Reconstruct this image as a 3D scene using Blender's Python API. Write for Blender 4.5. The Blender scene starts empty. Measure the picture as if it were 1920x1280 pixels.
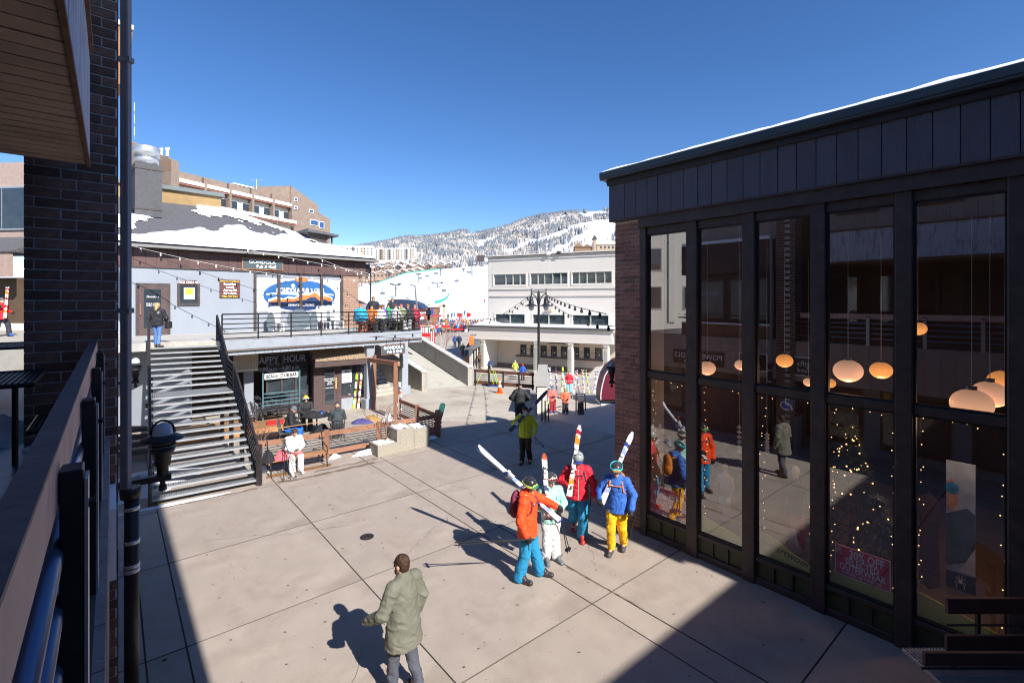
import bpy, math, random, sys
import numpy as np
from math import radians, sin, cos, pi, sqrt, atan2, hypot
from mathutils import Vector, Matrix
random.seed(7)
rng = np.random.RandomState(7)
SC = bpy.context.scene
COL = SC.collection

# ------------------------------------------------------------------ camera
CH, CF, CU, CV = 5.2, 900.0, 960.0, 565.0      # eye height, focal length / principal point in photo pixels
cam_d = bpy.data.cameras.new('camera'); cam = bpy.data.objects.new('camera', cam_d); COL.objects.link(cam)
cam.location = (0, 0, CH); cam.rotation_euler = (radians(90), 0, 0)
cam_d.sensor_width = 36; cam_d.lens = 36 * CF / 1920; cam_d.shift_y = -(640 - CV) / 1920
cam_d.clip_start = .05; cam_d.clip_end = 9000
SC.camera = cam
# ------------------------------------------------------------------ light
SUN_EL = 37.5
sx, sy = .645, -.764                            # horizontal direction towards the sun
W = bpy.data.worlds.new('World'); SC.world = W; W.use_nodes = True
nt = W.node_tree; nt.nodes.clear()
wo = nt.nodes.new('ShaderNodeOutputWorld'); bg = nt.nodes.new('ShaderNodeBackground')
sk = nt.nodes.new('ShaderNodeTexSky'); sk.sky_type = 'NISHITA'; sk.sun_disc = False
sk.sun_elevation = radians(SUN_EL); sk.sun_rotation = atan2(sx, sy); sk.altitude = 2100
sk.air_density = 1.0; sk.dust_density = .5; sk.ozone_density = 2.2
hs = nt.nodes.new('ShaderNodeHueSaturation'); hs.inputs['Saturation'].default_value = 1.24; hs.inputs['Hue'].default_value = .507
nt.links.new(sk.outputs[0], hs.inputs['Color']); nt.links.new(hs.outputs[0], bg.inputs[0])
nt.links.new(bg.outputs[0], wo.inputs[0]); bg.inputs[1].default_value = .106
sun_d = bpy.data.lights.new('sun', 'SUN'); sun = bpy.data.objects.new('sun', sun_d); COL.objects.link(sun)
sun_d.energy = 5.0; sun_d.angle = radians(.53); sun_d.color = (1, .955, .9)
sv = Vector((sx * cos(radians(SUN_EL)), sy * cos(radians(SUN_EL)), sin(radians(SUN_EL))))
sun.rotation_euler = sv.to_track_quat('Z', 'Y').to_euler()
SC.view_settings.view_transform = 'Standard'; SC.view_settings.look = 'None'
SC.view_settings.exposure = .75; SC.view_settings.gamma = 1; SC.view_settings.use_curve_mapping = False
SC.cycles.filter_width = 1.1; SC.cycles.max_bounces = 6; SC.cycles.transparent_max_bounces = 16

# ------------------------------------------------------------------ helpers
def P(u, v, Y):                                 # photo pixel + depth -> point in the place
    return Vector(((u - CU) / CF * Y, Y, CH - (v - CV) / CF * Y))
def G(u, v, z=0.0):                             # photo pixel + height -> point
    Y = (CH - z) * CF / (v - CV); return Vector(((u - CU) / CF * Y, Y, z))
A = Vector((-.64, .7684, 0)); B = Vector((.7684, .64, 0))
def AB(a, b, z=0.0): return A * a + B * b + Vector((0, 0, z))
def gz(x, y):                                   # the plaza falls gently towards the lift base
    t = min(1, max(0, (y - 24) / 14)); return -1.3 * t * t * (3 - 2 * t)

MATS = {}
def nd(t, k, **kw):
    n = t.nodes.new(k)
    for a_, b_ in kw.items(): setattr(n, a_, b_)
    return n
def mat(name, col, rough=.7, var=.12, scale=4.0, bump=0.0, bscale=30.0, metal=0.0, objvar=0.0, fine=0.0, spec=.4,
        stretch=(1, 1, 1), dirt=None, dirt_amt=.5, dirt_scale=1.2, emit=0.0, coat=0.0, coords='Object'):
    if name in MATS: return MATS[name]
    m = bpy.data.materials.new(name); m.use_nodes = True; t = m.node_tree; L = t.links
    bs = t.nodes['Principled BSDF']
    bs.inputs['Roughness'].default_value = rough; bs.inputs['Metallic'].default_value = metal
    bs.inputs['Specular IOR Level'].default_value = spec
    if coat: bs.inputs['Coat Weight'].default_value = coat; bs.inputs['Coat Roughness'].default_value = .1
    tc = nd(t, 'ShaderNodeTexCoord'); mp = nd(t, 'ShaderNodeMapping'); mp.inputs['Scale'].default_value = stretch
    L.new(tc.outputs[coords], mp.inputs[0])
    cur = nd(t, 'ShaderNodeRGB'); cur.outputs[0].default_value = (*col, 1); cur = cur.outputs[0]
    def mul(cur, fac_out, lo, hi):
        mr = nd(t, 'ShaderNodeMapRange'); mr.inputs['To Min'].default_value = lo; mr.inputs['To Max'].default_value = hi
        mr.inputs['From Min'].default_value = .25; mr.inputs['From Max'].default_value = .75
        L.new(fac_out, mr.inputs[0])
        mx = nd(t, 'ShaderNodeMix', data_type='RGBA', blend_type='MULTIPLY'); mx.inputs[0].default_value = 1
        L.new(cur, mx.inputs[6]); L.new(mr.outputs[0], mx.inputs[7]); return mx.outputs[2]
    if var:
        n = nd(t, 'ShaderNodeTexNoise'); n.inputs['Scale'].default_value = scale; n.inputs['Detail'].default_value = 5
        L.new(mp.outputs[0], n.inputs[0]); cur = mul(cur, n.outputs[0], 1 - var, 1 + var)
    if fine:
        n = nd(t, 'ShaderNodeTexNoise'); n.inputs['Scale'].default_value = 70; n.inputs['Detail'].default_value = 3
        L.new(mp.outputs[0], n.inputs[0]); cur = mul(cur, n.outputs[0], 1 - fine, 1 + fine)
    if objvar:
        oi = nd(t, 'ShaderNodeObjectInfo'); mr = nd(t, 'ShaderNodeMapRange')
        mr.inputs['To Min'].default_value = 1 - objvar; mr.inputs['To Max'].default_value = 1 + objvar
        L.new(oi.outputs['Random'], mr.inputs[0])
        mx = nd(t, 'ShaderNodeMix', data_type='RGBA', blend_type='MULTIPLY'); mx.inputs[0].default_value = 1
        L.new(cur, mx.inputs[6]); L.new(mr.outputs[0], mx.inputs[7]); cur = mx.outputs[2]
    if dirt:
        n = nd(t, 'ShaderNodeTexNoise'); n.inputs['Scale'].default_value = dirt_scale; n.inputs['Detail'].default_value = 9
        n.inputs['Roughness'].default_value = .65
        L.new(mp.outputs[0], n.inputs[0])
        cr = nd(t, 'ShaderNodeValToRGB'); cr.color_ramp.elements[0].position = .5; cr.color_ramp.elements[1].position = .66
        cr.color_ramp.elements[0].color = (0, 0, 0, 1); cr.color_ramp.elements[1].color = (dirt_amt,) * 3 + (1,)
        L.new(n.outputs[0], cr.inputs[0])
        mx = nd(t, 'ShaderNodeMix', data_type='RGBA'); L.new(cr.outputs[0], mx.inputs[0]); L.new(cur, mx.inputs[6])
        mx.inputs[7].default_value = (*dirt, 1); cur = mx.outputs[2]
    L.new(cur, bs.inputs['Base Color'])
    if bump:
        n = nd(t, 'ShaderNodeTexNoise'); n.inputs['Scale'].default_value = bscale; n.inputs['Detail'].default_value = 4
        L.new(mp.outputs[0], n.inputs[0]); bp = nd(t, 'ShaderNodeBump'); bp.inputs['Strength'].default_value = bump
        bp.inputs['Distance'].default_value = .02; L.new(n.outputs[0], bp.inputs['Height']); L.new(bp.outputs[0], bs.inputs['Normal'])
    if emit:
        bs.inputs['Emission Color'].default_value = (*col, 1); bs.inputs['Emission Strength'].default_value = emit
    MATS[name] = m; return m
def glass(name, tint=(.5, .55, .6), refl=.35, ior=1.9, rough=0.0):
    if name in MATS: return MATS[name]
    m = bpy.data.materials.new(name); m.use_nodes = True; t = m.node_tree; t.nodes.clear()
    o = nd(t, 'ShaderNodeOutputMaterial'); mx = nd(t, 'ShaderNodeMixShader'); tr = nd(t, 'ShaderNodeBsdfTransparent')
    gl = nd(t, 'ShaderNodeBsdfGlossy'); gl.inputs['Roughness'].default_value = rough; tr.inputs[0].default_value = (*tint, 1)
    gl.inputs[0].default_value = (.95, .97, 1, 1)
    f0 = ((ior - 1) / (ior + 1)) ** 2; lw = nd(t, 'ShaderNodeLayerWeight'); lw.inputs[0].default_value = .5
    pw = nd(t, 'ShaderNodeMath', operation='POWER'); pw.inputs[1].default_value = 4; t.links.new(lw.outputs['Facing'], pw.inputs[0])
    ma = nd(t, 'ShaderNodeMath', operation='MULTIPLY_ADD'); ma.inputs[1].default_value = 1 - f0; ma.inputs[2].default_value = f0; t.links.new(pw.outputs[0], ma.inputs[0])
    ge = nd(t, 'ShaderNodeNewGeometry'); inv = nd(t, 'ShaderNodeMath', operation='SUBTRACT'); inv.inputs[0].default_value = 1; t.links.new(ge.outputs['Backfacing'], inv.inputs[1])
    fm = nd(t, 'ShaderNodeMath', operation='MULTIPLY'); t.links.new(ma.outputs[0], fm.inputs[0]); t.links.new(inv.outputs[0], fm.inputs[1])
    t.links.new(fm.outputs[0], mx.inputs[0]); t.links.new(tr.outputs[0], mx.inputs[1]); t.links.new(gl.outputs[0], mx.inputs[2])
    t.links.new(mx.outputs[0], o.inputs[0]); MATS[name] = m; return m

def link(o, parent=None):
    COL.objects.link(o)
    if parent is not None: o.parent = parent
    return o
def tag(o, label=None, cat=None, group=None, kind=None):
    if label: o['label'] = label
    if cat: o['category'] = cat
    if group: o['group'] = group
    if kind: o['kind'] = kind
    return o
def T(name, label, cat, loc=(0, 0, 0), rz=0.0, group=None):
    o = bpy.data.objects.new(name, None); o.empty_display_size = .2; COL.objects.link(o)
    o.location = loc; o.rotation_euler = (0, 0, rz); return tag(o, label, cat, group)
def yaw(d): return atan2(d[1], d[0])            # local x axis towards d

class MB:
    def __init__(s): s.v = []; s.f = []; s.m = []; s.M = None; s.mi = 0
    def add(s, vs, fs):
        n = len(s.v)
        if s.M is not None: vs = [tuple(s.M @ Vector(p)) for p in vs]
        s.v += [tuple(p) for p in vs]; s.f += [tuple(i + n for i in f) for f in fs]; s.m += [s.mi] * len(fs); return s
    def box(s, x0, x1, y0, y1, z0, z1):
        return s.add([(x0, y0, z0), (x1, y0, z0), (x1, y1, z0), (x0, y1, z0), (x0, y0, z1), (x1, y0, z1), (x1, y1, z1), (x0, y1, z1)],
                     [(0, 3, 2, 1), (4, 5, 6, 7), (0, 1, 5, 4), (1, 2, 6, 5), (2, 3, 7, 6), (3, 0, 4, 7)])
    def bar(s, p, q, w, h=None, up=(0, 0, 1)):   # rectangular bar from p to q
        p = Vector(p); q = Vector(q); h = h or w; d = (q - p).normalized(); u = Vector(up)
        if abs(d.dot(u)) > .99: u = Vector((0, 1, 0))
        x = d.cross(u).normalized() * w / 2; z = x.cross(d).normalized() * h / 2
        return s.add([p - x - z, p + x - z, p + x + z, p - x + z, q - x - z, q + x - z, q + x + z, q - x + z],
                     [(0, 3, 2, 1), (4, 5, 6, 7), (0, 1, 5, 4), (1, 2, 6, 5), (2, 3, 7, 6), (3, 0, 4, 7)][::1])
    def tube(s, pts, r, n=8, cap=True):
        pts = [Vector(p) for p in pts]; rs = r if isinstance(r, (list, tuple)) else [r] * len(pts)
        vs = []; fs = []
        d0 = (pts[1] - pts[0]).normalized(); x = d0.orthogonal().normalized()
        for i, p in enumerate(pts):
            d = (pts[min(i + 1, len(pts) - 1)] - pts[max(i - 1, 0)])
            d = d.normalized() if d.length > 1e-9 else d0
            x = (x - d * x.dot(d)); x = x.normalized() if x.length > 1e-6 else d.orthogonal().normalized(); y = d.cross(x)
            for k in range(n):
                a_ = 2 * pi * k / n; vs.append(p + (x * cos(a_) + y * sin(a_)) * rs[i])
        for i in range(len(pts) - 1):
            for k in range(n): fs.append((i * n + k, i * n + (k + 1) % n, (i + 1) * n + (k + 1) % n, (i + 1) * n + k))
        if cap: fs.append(tuple(range(n))[::-1]); fs.append(tuple((len(pts) - 1) * n + k for k in range(n)))
        return s.add(vs, fs)
    def lathe(s, prof, c=(0, 0, 0), n=16):      # profile (r, z)
        vs = []; fs = []
        for r, z in prof:
            for k in range(n): vs.append((c[0] + r * cos(2 * pi * k / n), c[1] + r * sin(2 * pi * k / n), c[2] + z))
        for i in range(len(prof) - 1):
            for k in range(n): fs.append((i * n + k, i * n + (k + 1) % n, (i + 1) * n + (k + 1) % n, (i + 1) * n + k))
        if prof[0][0] > 1e-4: fs.append(tuple(range(n))[::-1])
        if prof[-1][0] > 1e-4: fs.append(tuple((len(prof) - 1) * n + k for k in range(n)))
        return s.add(vs, fs)
    def prism(s, poly, vec):                    # polygon of 3D points swept along vec
        n = len(poly); vec = Vector(vec); a_ = [Vector(p) for p in poly]; b_ = [p + vec for p in a_]
        return s.add(a_ + b_, [tuple(range(n))[::-1], tuple(range(n, 2 * n))] + [(i, (i + 1) % n, n + (i + 1) % n, n + i) for i in range(n)])
    def ell(s, c, r, n=12, m=8):
        vs = []; fs = []
        for i in range(m + 1):
            th = pi * i / m
            for k in range(n): vs.append((c[0] + r[0] * sin(th) * cos(2 * pi * k / n), c[1] + r[1] * sin(th) * sin(2 * pi * k / n), c[2] - r[2] * cos(th)))
        for i in range(m):
            for k in range(n): fs.append((i * n + k, i * n + (k + 1) % n, (i + 1) * n + (k + 1) % n, (i + 1) * n + k))
        return s.add(vs, fs)
    def build(s, name, mats, parent=None, smooth=False, bevel=0.0):
        me = bpy.data.meshes.new(name); me.from_pydata(s.v, [], s.f)
        mats = mats if isinstance(mats, (list, tuple)) else [mats]
        for m in mats: me.materials.append(m)
        if len(mats) > 1: me.polygons.foreach_set('material_index', s.m)
        if smooth: me.polygons.foreach_set('use_smooth', [True] * len(s.f))
        me.update(); o = bpy.data.objects.new(name, me); link(o, parent)
        if bevel:
            b_ = o.modifiers.new('bevel', 'BEVEL'); b_.width = bevel; b_.segments = 1; b_.limit_method = 'ANGLE'
        return o
def box(name, m, parent, *d, bevel=0.0): return MB().box(*d).build(name, m, parent, bevel=bevel)
def copy(o, loc=None, parent=None, rz=None):
    c = o.copy(); COL.objects.link(c)
    if parent is not None: c.parent = parent
    if loc is not None: c.location = loc
    if rz is not None: c.rotation_euler = (0, 0, rz)
    return c
def copy_thing(o, loc, rz, label=None, parent=None):
    c = o.copy(); COL.objects.link(c)
    if parent is None: c.location = loc; c.rotation_euler = (0, 0, rz)
    else: c.parent = parent
    if label: c['label'] = label
    for ch in list(o.children): copy_thing(ch, None, None, None, c)
    return c
def text(s, size, m, parent, loc, rot=(radians(90), 0, 0), ext=.004, name='lettering', align='CENTER', sx_=1.0, bold=0.0, shear=0.0, top=False):
    cu = bpy.data.curves.new('t', 'FONT'); cu.body = s; cu.size = size; cu.extrude = ext; cu.align_x = align; cu.align_y = 'CENTER'
    cu.offset = bold; cu.shear = shear; cu.resolution_u = 2
    o = bpy.data.objects.new('t', cu); COL.objects.link(o)
    bpy.context.view_layer.update()
    me = bpy.data.meshes.new_from_object(o.evaluated_get(bpy.context.evaluated_depsgraph_get()))
    bpy.data.objects.remove(o); me.materials.clear(); me.materials.append(m)
    r = bpy.data.objects.new(name, me); link(r, parent); r.location = loc; r.rotation_euler = rot; r.scale = (sx_, 1, 1)
    return r
def disc(cx, cz, rx, rz_, y, n=32, th=.006):
    return [(cx + rx * cos(2 * pi * k / n), y, cz + rz_ * sin(2 * pi * k / n)) for k in range(n)]

# ------------------------------------------------------------------ materials
M_pave = mat('paving_concrete', (.355, .298, .25), .85, .13, 1.1, .3, 45, objvar=.06, fine=.25, dirt=(.22, .17, .135), dirt_amt=.42, dirt_scale=.8, coords='Object')
M_joint = mat('joint_sand', (.10, .085, .07), .95)
M_ground = mat('plaza_concrete', (.42, .37, .32), .85, .12, .5, .2, 30, dirt=(.22, .19, .16), dirt_amt=.45, dirt_scale=.35)
M_conc = mat('cast_concrete', (.42, .40, .35), .85, .15, 1.5, .35, 25, dirt=(.25, .22, .18), dirt_amt=.6, dirt_scale=1.5)
M_agg = mat('exposed_aggregate', (.33, .30, .24), .9, .18, 30, .6, 90, fine=.3)
M_snow = mat('snow', (.86, .88, .92), .6, .03, 2, .35, 6)
M_dsnow = mat('old_snow', (.62, .63, .66), .8, .2, 5, .8, 14, dirt=(.3, .28, .26), dirt_amt=.6, dirt_scale=5)
M_mortar = mat('mortar', (.52, .50, .50), .95, .1, 20, .3, 60)
M_brickL = mat('brown_brick', (.19, .105, .08), .85, .3, 9, .5, 60, objvar=.4)
M_brickR = mat('red_brown_brick', (.27, .14, .105), .85, .25, 9, .5, 60, objvar=.35)
M_brickM = mat('red_mortar', (.60, .53, .49), .95, .1, 20)
M_dark = mat('dark_brown_paint', (.06, .045, .042), .55, .2, 6, .15, 30, dirt=(.14, .11, .09), dirt_amt=.25, dirt_scale=4)
M_navy = mat('charcoal_siding', (.10, .102, .13), .75, .12, 5, .5, 45, stretch=(1, 1, .25), objvar=.08)
M_black = mat('black_metal', (.018, .018, .02), .45, .2, 8)
M_bsteel = mat('black_painted_steel', (.025, .022, .024), .5, .3, 6, dirt=(.10, .06, .05), dirt_amt=.4, dirt_scale=6)
M_grat = mat('galvanised_grating', (.40, .42, .44), .45, .15, 10, .5, 80, metal=.55)
M_galv = mat('galvanised_steel', (.55, .57, .6), .4, .1, 4, metal=.7)
M_pipe = mat('grey_painted_pipe', (.24, .235, .26), .6, .12, 5)
M_rail = mat('brown_painted_beam', (.70, .42, .34), .6, .15, 3, .2, 20, dirt=(.14, .1, .1), dirt_amt=.5, dirt_scale=3)
M_fence = mat('russet_wood', (.30, .145, .085), .7, .2, 4, .3, 30, stretch=(1, 1, 1), dirt=(.15, .09, .07), dirt_amt=.5)
M_wood = mat('bench_wood', (.32, .17, .085), .6, .2, 4, .2, 30, objvar=.12)
M_soff = mat('soffit_boards', (.44, .34, .265), .8, .12, 3, .2, 30, objvar=.06, dirt=(.16, .11, .09), dirt_amt=.35, dirt_scale=2)
M_peel = mat('peeling_white_paint', (.50, .50, .56), .8, .2, 8, .5, 30, stretch=(3, 3, .5), dirt=(.16, .13, .13), dirt_amt=.8, dirt_scale=5)
M_sid = mat('tan_siding', (.36, .27, .235), .8, .12, 5, .3, 30, objvar=.06)
M_gwall = mat('grey_blue_wall', (.27, .295, .335), .8, .05, 1.2, .08, 20)
M_gtrim = mat('grey_blue_trim', (.30, .325, .36), .75, .1, 3, .2, 25, dirt=(.25, .25, .26), dirt_amt=.3)
M_bsid = mat('brown_siding', (.105, .062, .058), .8, .12, 4, .3, 30, objvar=.12)
M_bdoor = mat('dark_brown_door', (.085, .055, .052), .6, .15, 5, .2, 30)
M_shing = mat('asphalt_shingles', (.10, .10, .11), .95, .35, 6, .6, 12, stretch=(1, 6, 1), fine=.25)
M_shake = mat('cedar_shake', (.33, .235, .15), .85, .35, 12, .4, 30, objvar=.2)
M_cream = mat('cream_stucco', (.66, .615, .55), .85, .04, .6, .12, 50)
M_creamt = mat('cream_trim', (.66, .62, .55), .8, .04, 1)
M_sage = mat('sage_trim', (.37, .37, .31), .8, .06, 1)
M_white = mat('white_paint', (.78, .78, .78), .6, .05, 3)
M_whitep = mat('white_print', (.88, .88, .88), .6, 0)
M_tan = mat('tan_plastic', (.5, .42, .3), .6, .1, 3)
M_condo = mat('condo_brick', (.235, .18, .145), .9, .2, 1.5, .3, 8, fine=.1)
M_condow = mat('condo_render', (.62, .58, .52), .85, .06, 1)
M_red = mat('red_paint', (.5, .02, .02), .5, .1, 3)
M_maroon = mat('maroon_paint', (.13, .012, .03), .5, .08, 2)
M_orange = mat('orange_plastic', (.85, .16, .02), .5, .08, 4)
M_gold = mat('gold_print', (.75, .55, .05), .6, 0)
M_lime = mat('lime_print', (.55, .62, .12), .7, .25, 40)
M_teal = mat('teal_painted_steel', (.09, .19, .22), .5, .2, 6)
M_glass = glass('shop_glass', (.93, .94, .96), ior=3.1)
M_gl2 = glass('tinted_glass', (.25, .28, .3), ior=2.0)
M_gl3 = mat('window_glass', (.035, .045, .055), .06, .3, 2, spec=1.0)
M_clear = glass('lamp_glass', (.8, .85, .9), ior=1.6)
M_skin = mat('skin', (.55, .32, .23), .6, .08, 10)
# ------------------------------------------------------------------ ground
def grid_mesh(name, xs, ys, fn, m, kind='structure', smooth=True):
    nx, ny = len(xs), len(ys)
    vs = [(x, y, fn(x, y)) for y in ys for x in xs]
    fs = [(j * nx + i, j * nx + i + 1, (j + 1) * nx + i + 1, (j + 1) * nx + i) for j in range(ny - 1) for i in range(nx - 1)]
    b_ = MB(); b_.v = vs; b_.f = fs; b_.m = [0] * len(fs); o = b_.build(name, m, None, smooth); tag(o, kind=kind); return o
xs = [-400, -200, -120, -80, -60, -45] + list(np.arange(-36, 37, 3.0)) + [45, 60, 80, 120, 200, 400]
ys = [-60, -30, -10, 0, 8, 14, 18, 20, 22] + list(np.arange(24, 40, 1.0)) + [45, 55, 70, 90, 110, 132]
grid_mesh('ground', xs, ys, lambda x, y: gz(x, y) - (.022 if y < 26 else .01), M_ground)
pv = tag(bpy.data.objects.new('pavement', None), kind='structure'); COL.objects.link(pv)
jb = MB(); jb.M = None
jl = MB()
c4 = [AB(-2, -3.2, -.018), AB(-2, 15, -.018), AB(20.9, 15, -.018), AB(20.9, -3.2, -.018)]
jl.add(c4, [(0, 3, 2, 1)]); jl.build('joint_bed', M_joint, pv)
Aj = [-2, .9, 2.5, 5.47, 8.7, 11.7, 14.75, 17.8, 20.9]; Bj = [-3.2, -1.4, .37, .86, 3.6, 6.35, 6.88, 9.165, 12, 15]
gp = .0065
for i in range(len(Aj) - 1):
    for j in range(len(Bj) - 1):
        a0, a1, b0, b1 = Aj[i] + gp, Aj[i + 1] - gp, Bj[j] + gp, Bj[j + 1] - gp
        if b0 > 9.1 and a1 < 6: continue
        dz = random.uniform(-.002, .003)
        s = MB(); e = .006
        c = [AB(a0, b0), AB(a0, b1), AB(a1, b1), AB(a1, b0)]; ce = [AB(a0 + e, b0 + e), AB(a0 + e, b1 - e), AB(a1 - e, b1 - e), AB(a1 - e, b0 + e)]
        cen = (c[0] + c[2]) / 2
        vs = [p - cen + Vector((0, 0, -.03)) for p in c] + [p - cen + Vector((0, 0, -e + dz)) for p in c] + [p - cen + Vector((0, 0, dz)) for p in ce]
        s.add(vs, [(8, 11, 10, 9)] + [(k, 4 + k, 4 + (k + 1) % 4, (k + 1) % 4) for k in range(4)] + [(4 + k, 8 + k, 8 + (k + 1) % 4, 4 + (k + 1) % 4) for k in range(4)])
        s.m = [0] + [1] * 8; o = s.build('paving_slab', [M_pave, M_joint], pv); o.location = cen
# raised slab in front of the concrete ramp
rs = MB(); rs.prism([(-16, 21, -1.5), (1.05, 20.85, -1.5), (1.05, 28.3, -1.5), (-2.55, 30.0, -1.5), (-16, 33, -1.5)], (0, 0, 1.506))
tag(rs.build('ramp_apron', mat('apron_concrete', (.43, .385, .32), .85, .15, .6, .35, 25, dirt=(.24, .2, .15), dirt_amt=.6, dirt_scale=.5)), kind='structure')
# small drain, gum and damp stains
dr = tag(MB().lathe([(.0, .0), (.14, .0), (.14, .006), (.0, .006)], n=20).build('ground', M_joint), kind='structure'); bpy.data.objects.remove(dr)
d = T('drain_cover', 'small round iron drain cover set in the sunlit paving', 'drain cover', tuple(G(688, 1006)))
MB().lathe([(.15, .002), (.15, .008), (.12, .008), (.12, .004)], n=24).build('rim', M_bsteel, d)
gm = MB()
for k in range(-3, 4): gm.box(-.1, .1, k * .034 - .008, k * .034 + .008, .003, .008)
gm.build('grate', M_bsteel, d)
sp = MB()
for k in range(1100):
    a_, b_ = rng.uniform(2.6, 16), rng.uniform(-1, 9)
    p = AB(a_, b_, .0045); r = (rng.uniform(.008, .026) if k < 230 else rng.uniform(.003, .009)) * (1.6 if rng.rand() < .1 else 1); n = 7; ph = rng.uniform(0, 6)
    sp.add([(p.x + r * cos(ph + 2 * pi * q / n) * rng.uniform(.6, 1.2), p.y + r * .8 * sin(ph + 2 * pi * q / n) * rng.uniform(.6, 1.2), p.z) for q in range(n)], [tuple(range(n))])
tag(sp.build('paving_spots', mat('gum_spots', (.09, .06, .05), .9)), 'dark gum spots and grit scattered over the paving', 'grit', kind='stuff')
# damp streak by the shop kerb & along the bench
ds = MB()
def streak(pts, w, z=.0045):
    for (p, q) in zip(pts[:-1], pts[1:]):
        p = Vector(p); q = Vector(q); n = Vector((-(q - p).y, (q - p).x, 0)).normalized(); w0 = w * rng.uniform(.5, 1.2)
        ds.add([(p - n * w0 / 2).to_tuple()[:2] + (z,), (q - n * w0 / 2).to_tuple()[:2] + (z,), (q + n * w0 / 2).to_tuple()[:2] + (z,), (p + n * w0 / 2).to_tuple()[:2] + (z,)], [(0, 1, 2, 3)])
streak([G(1062 + k * 8, 1062 + k * 4.4 + rng.uniform(-1, 1)) for k in range(18)], .035)
streak([G(520 + k * 14, 905 - k * 2.9 + rng.uniform(-1.5, 1.5)) for k in range(14)], .16)
streak([G(300 + k * 13, 953 - k * 2.7 + rng.uniform(-1, 1)) for k in range(15)], .10)
streak([G(590 + k * 9, 884 - k * 1.9 + rng.uniform(-1, 1)) for k in range(14)], .10)
tag(ds.build('damp_streaks', mat('damp_concrete', (.17, .125, .085), .7)), 'dark damp streaks along the paving joints', 'stain', kind='stuff')

ck = MB()
for (a_, b_, n, da, db) in [(4.2, 1.3, 26, .10, .06), (9.0, 4.6, 22, .05, .10), (12.2, 1.6, 24, -.04, .11), (6.2, 7.3, 20, .06, .07), (10.4, 7.4, 14, .09, -.02)]:
    p = AB(a_, b_, .0044)
    for k in range(n):
        q = p + A * (da + rng.uniform(-.07, .07)) + B * (db + rng.uniform(-.07, .07)); w = Vector((-(q - p).y, (q - p).x, 0)).normalized() * rng.uniform(.001, .004); ck.add([p - w, q - w, q + w, p + w], [(0, 1, 2, 3)]); p = q
tag(ck.build('hairline_cracks', M_joint), 'fine wandering cracks across the paving slabs', 'cracks', kind='stuff')
# ------------------------------------------------------------------ shop on the right
FB = 9.165; A0 = 7.19
OR = AB(A0, FB)
shop = T('ski_shop', 'dark two storey ski shop with tall plate windows and charcoal fascia on the right', 'shop building', tuple(OR), yaw((.64, -.7684)))
def su(u, off=0.0):                              # position along the facade (metres from its far corner) seen at column u
    r = (u - CU) / CF; Y = (FB + off) / (r * B.x + B.y); return A0 - (r * Y * A.x + Y * A.y), Y
def sz(u, v, off=0.0): return CH - (v - CV) / CF * su(u, off)[1]
# brick pillar
box('pillar_core', M_brickM, shop, .008, .742, .008, .9, -.1, 7.08)
def bricks(parent, m, x0, x1, z0, z1, yf, bl=.305, bh=.1, g=.011, dep=.05, first=.5, jit=.002):
    bm_ = {}
    k = 0; z = z0
    while z + bh * .6 < z1:
        x = x0 - bl * (first if k % 2 else .12)
        while x < x1 - .02:
            xa, xb = max(x, x0), min(x + bl, x1)
            if xb - xa > .035:
                w = round(xb - xa, 2)
                if w not in bm_:
                    e = .003; W2 = w - g; H2 = bh - g
                    q = MB(); q.add([(0, e, 0), (W2, e, 0), (W2, e, H2), (0, e, H2), (e, 0, e), (W2 - e, 0, e), (W2 - e, 0, H2 - e), (e, 0, H2 - e), (0, dep, 0), (W2, dep, 0), (W2, dep, H2), (0, dep, H2)],
                        [(4, 5, 6, 7), (0, 1, 5, 4), (1, 2, 6, 5), (2, 3, 7, 6), (3, 0, 4, 7), (0, 8, 9, 1), (1, 9, 10, 2), (2, 10, 11, 3), (3, 11, 8, 0)])
                    me = bpy.data.meshes.new('brick'); me.from_pydata(q.v, [], q.f); me.materials.append(m); bm_[w] = me
                o = bpy.data.objects.new('brick', bm_[w]); link(o, parent); o.location = (xa + g / 2, yf + random.uniform(-jit, jit), z + g / 2)
            x += bl
        z += bh; k += 1
bricks(shop, M_brickR, 0, .75, 0, 7.05, 0.0)
sb = MB()
for k in range(70):
    for j in range(3): sb.box(-.002, .05, .02 + j * .305 + (.15 if k % 2 else 0), .31 + j * .305 + (.15 if k % 2 else 0), k * .1 + .005, k * .1 + .094)
tag(sb.build('side_bricks', M_brickR, shop), kind='stuff')
# end wall and body, roof
MB().prism([(0, 1.2, -.1), (0, 11, -.1), (0, 11, 6.1), (0, 5.4, 6.45), (0, 1.2, 7.3)], (.15, 0, 0)).build('end_wall', M_bsid, shop)
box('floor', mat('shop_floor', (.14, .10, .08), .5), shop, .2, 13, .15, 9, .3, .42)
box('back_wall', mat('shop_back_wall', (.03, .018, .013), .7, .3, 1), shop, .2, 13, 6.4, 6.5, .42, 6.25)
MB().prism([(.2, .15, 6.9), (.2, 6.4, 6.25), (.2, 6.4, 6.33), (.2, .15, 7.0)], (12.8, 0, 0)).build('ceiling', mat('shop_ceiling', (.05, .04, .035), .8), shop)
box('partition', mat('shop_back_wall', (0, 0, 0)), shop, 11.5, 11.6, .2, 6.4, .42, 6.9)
UM = [(1203, 1215), (1290, 1310), (1395, 1418), (1523, 1550), (1680, 1713), (1890, 1924)]
XM = [(su(a_)[0], su(b_)[0]) for a_, b_ in UM]
XM[0] = (.75, XM[0][1]); XM.append((8.35, 8.6)); XM.append((10.3, 10.6))
ZB, ZL, ZM0, ZM1, ZT = 0.12, .50, 3.52, 3.66, 6.68
for x0, x1 in XM: box('mullion', M_dark, shop, x0, x1, -.09, .14, 0, 6.9, bevel=.012)
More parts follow.
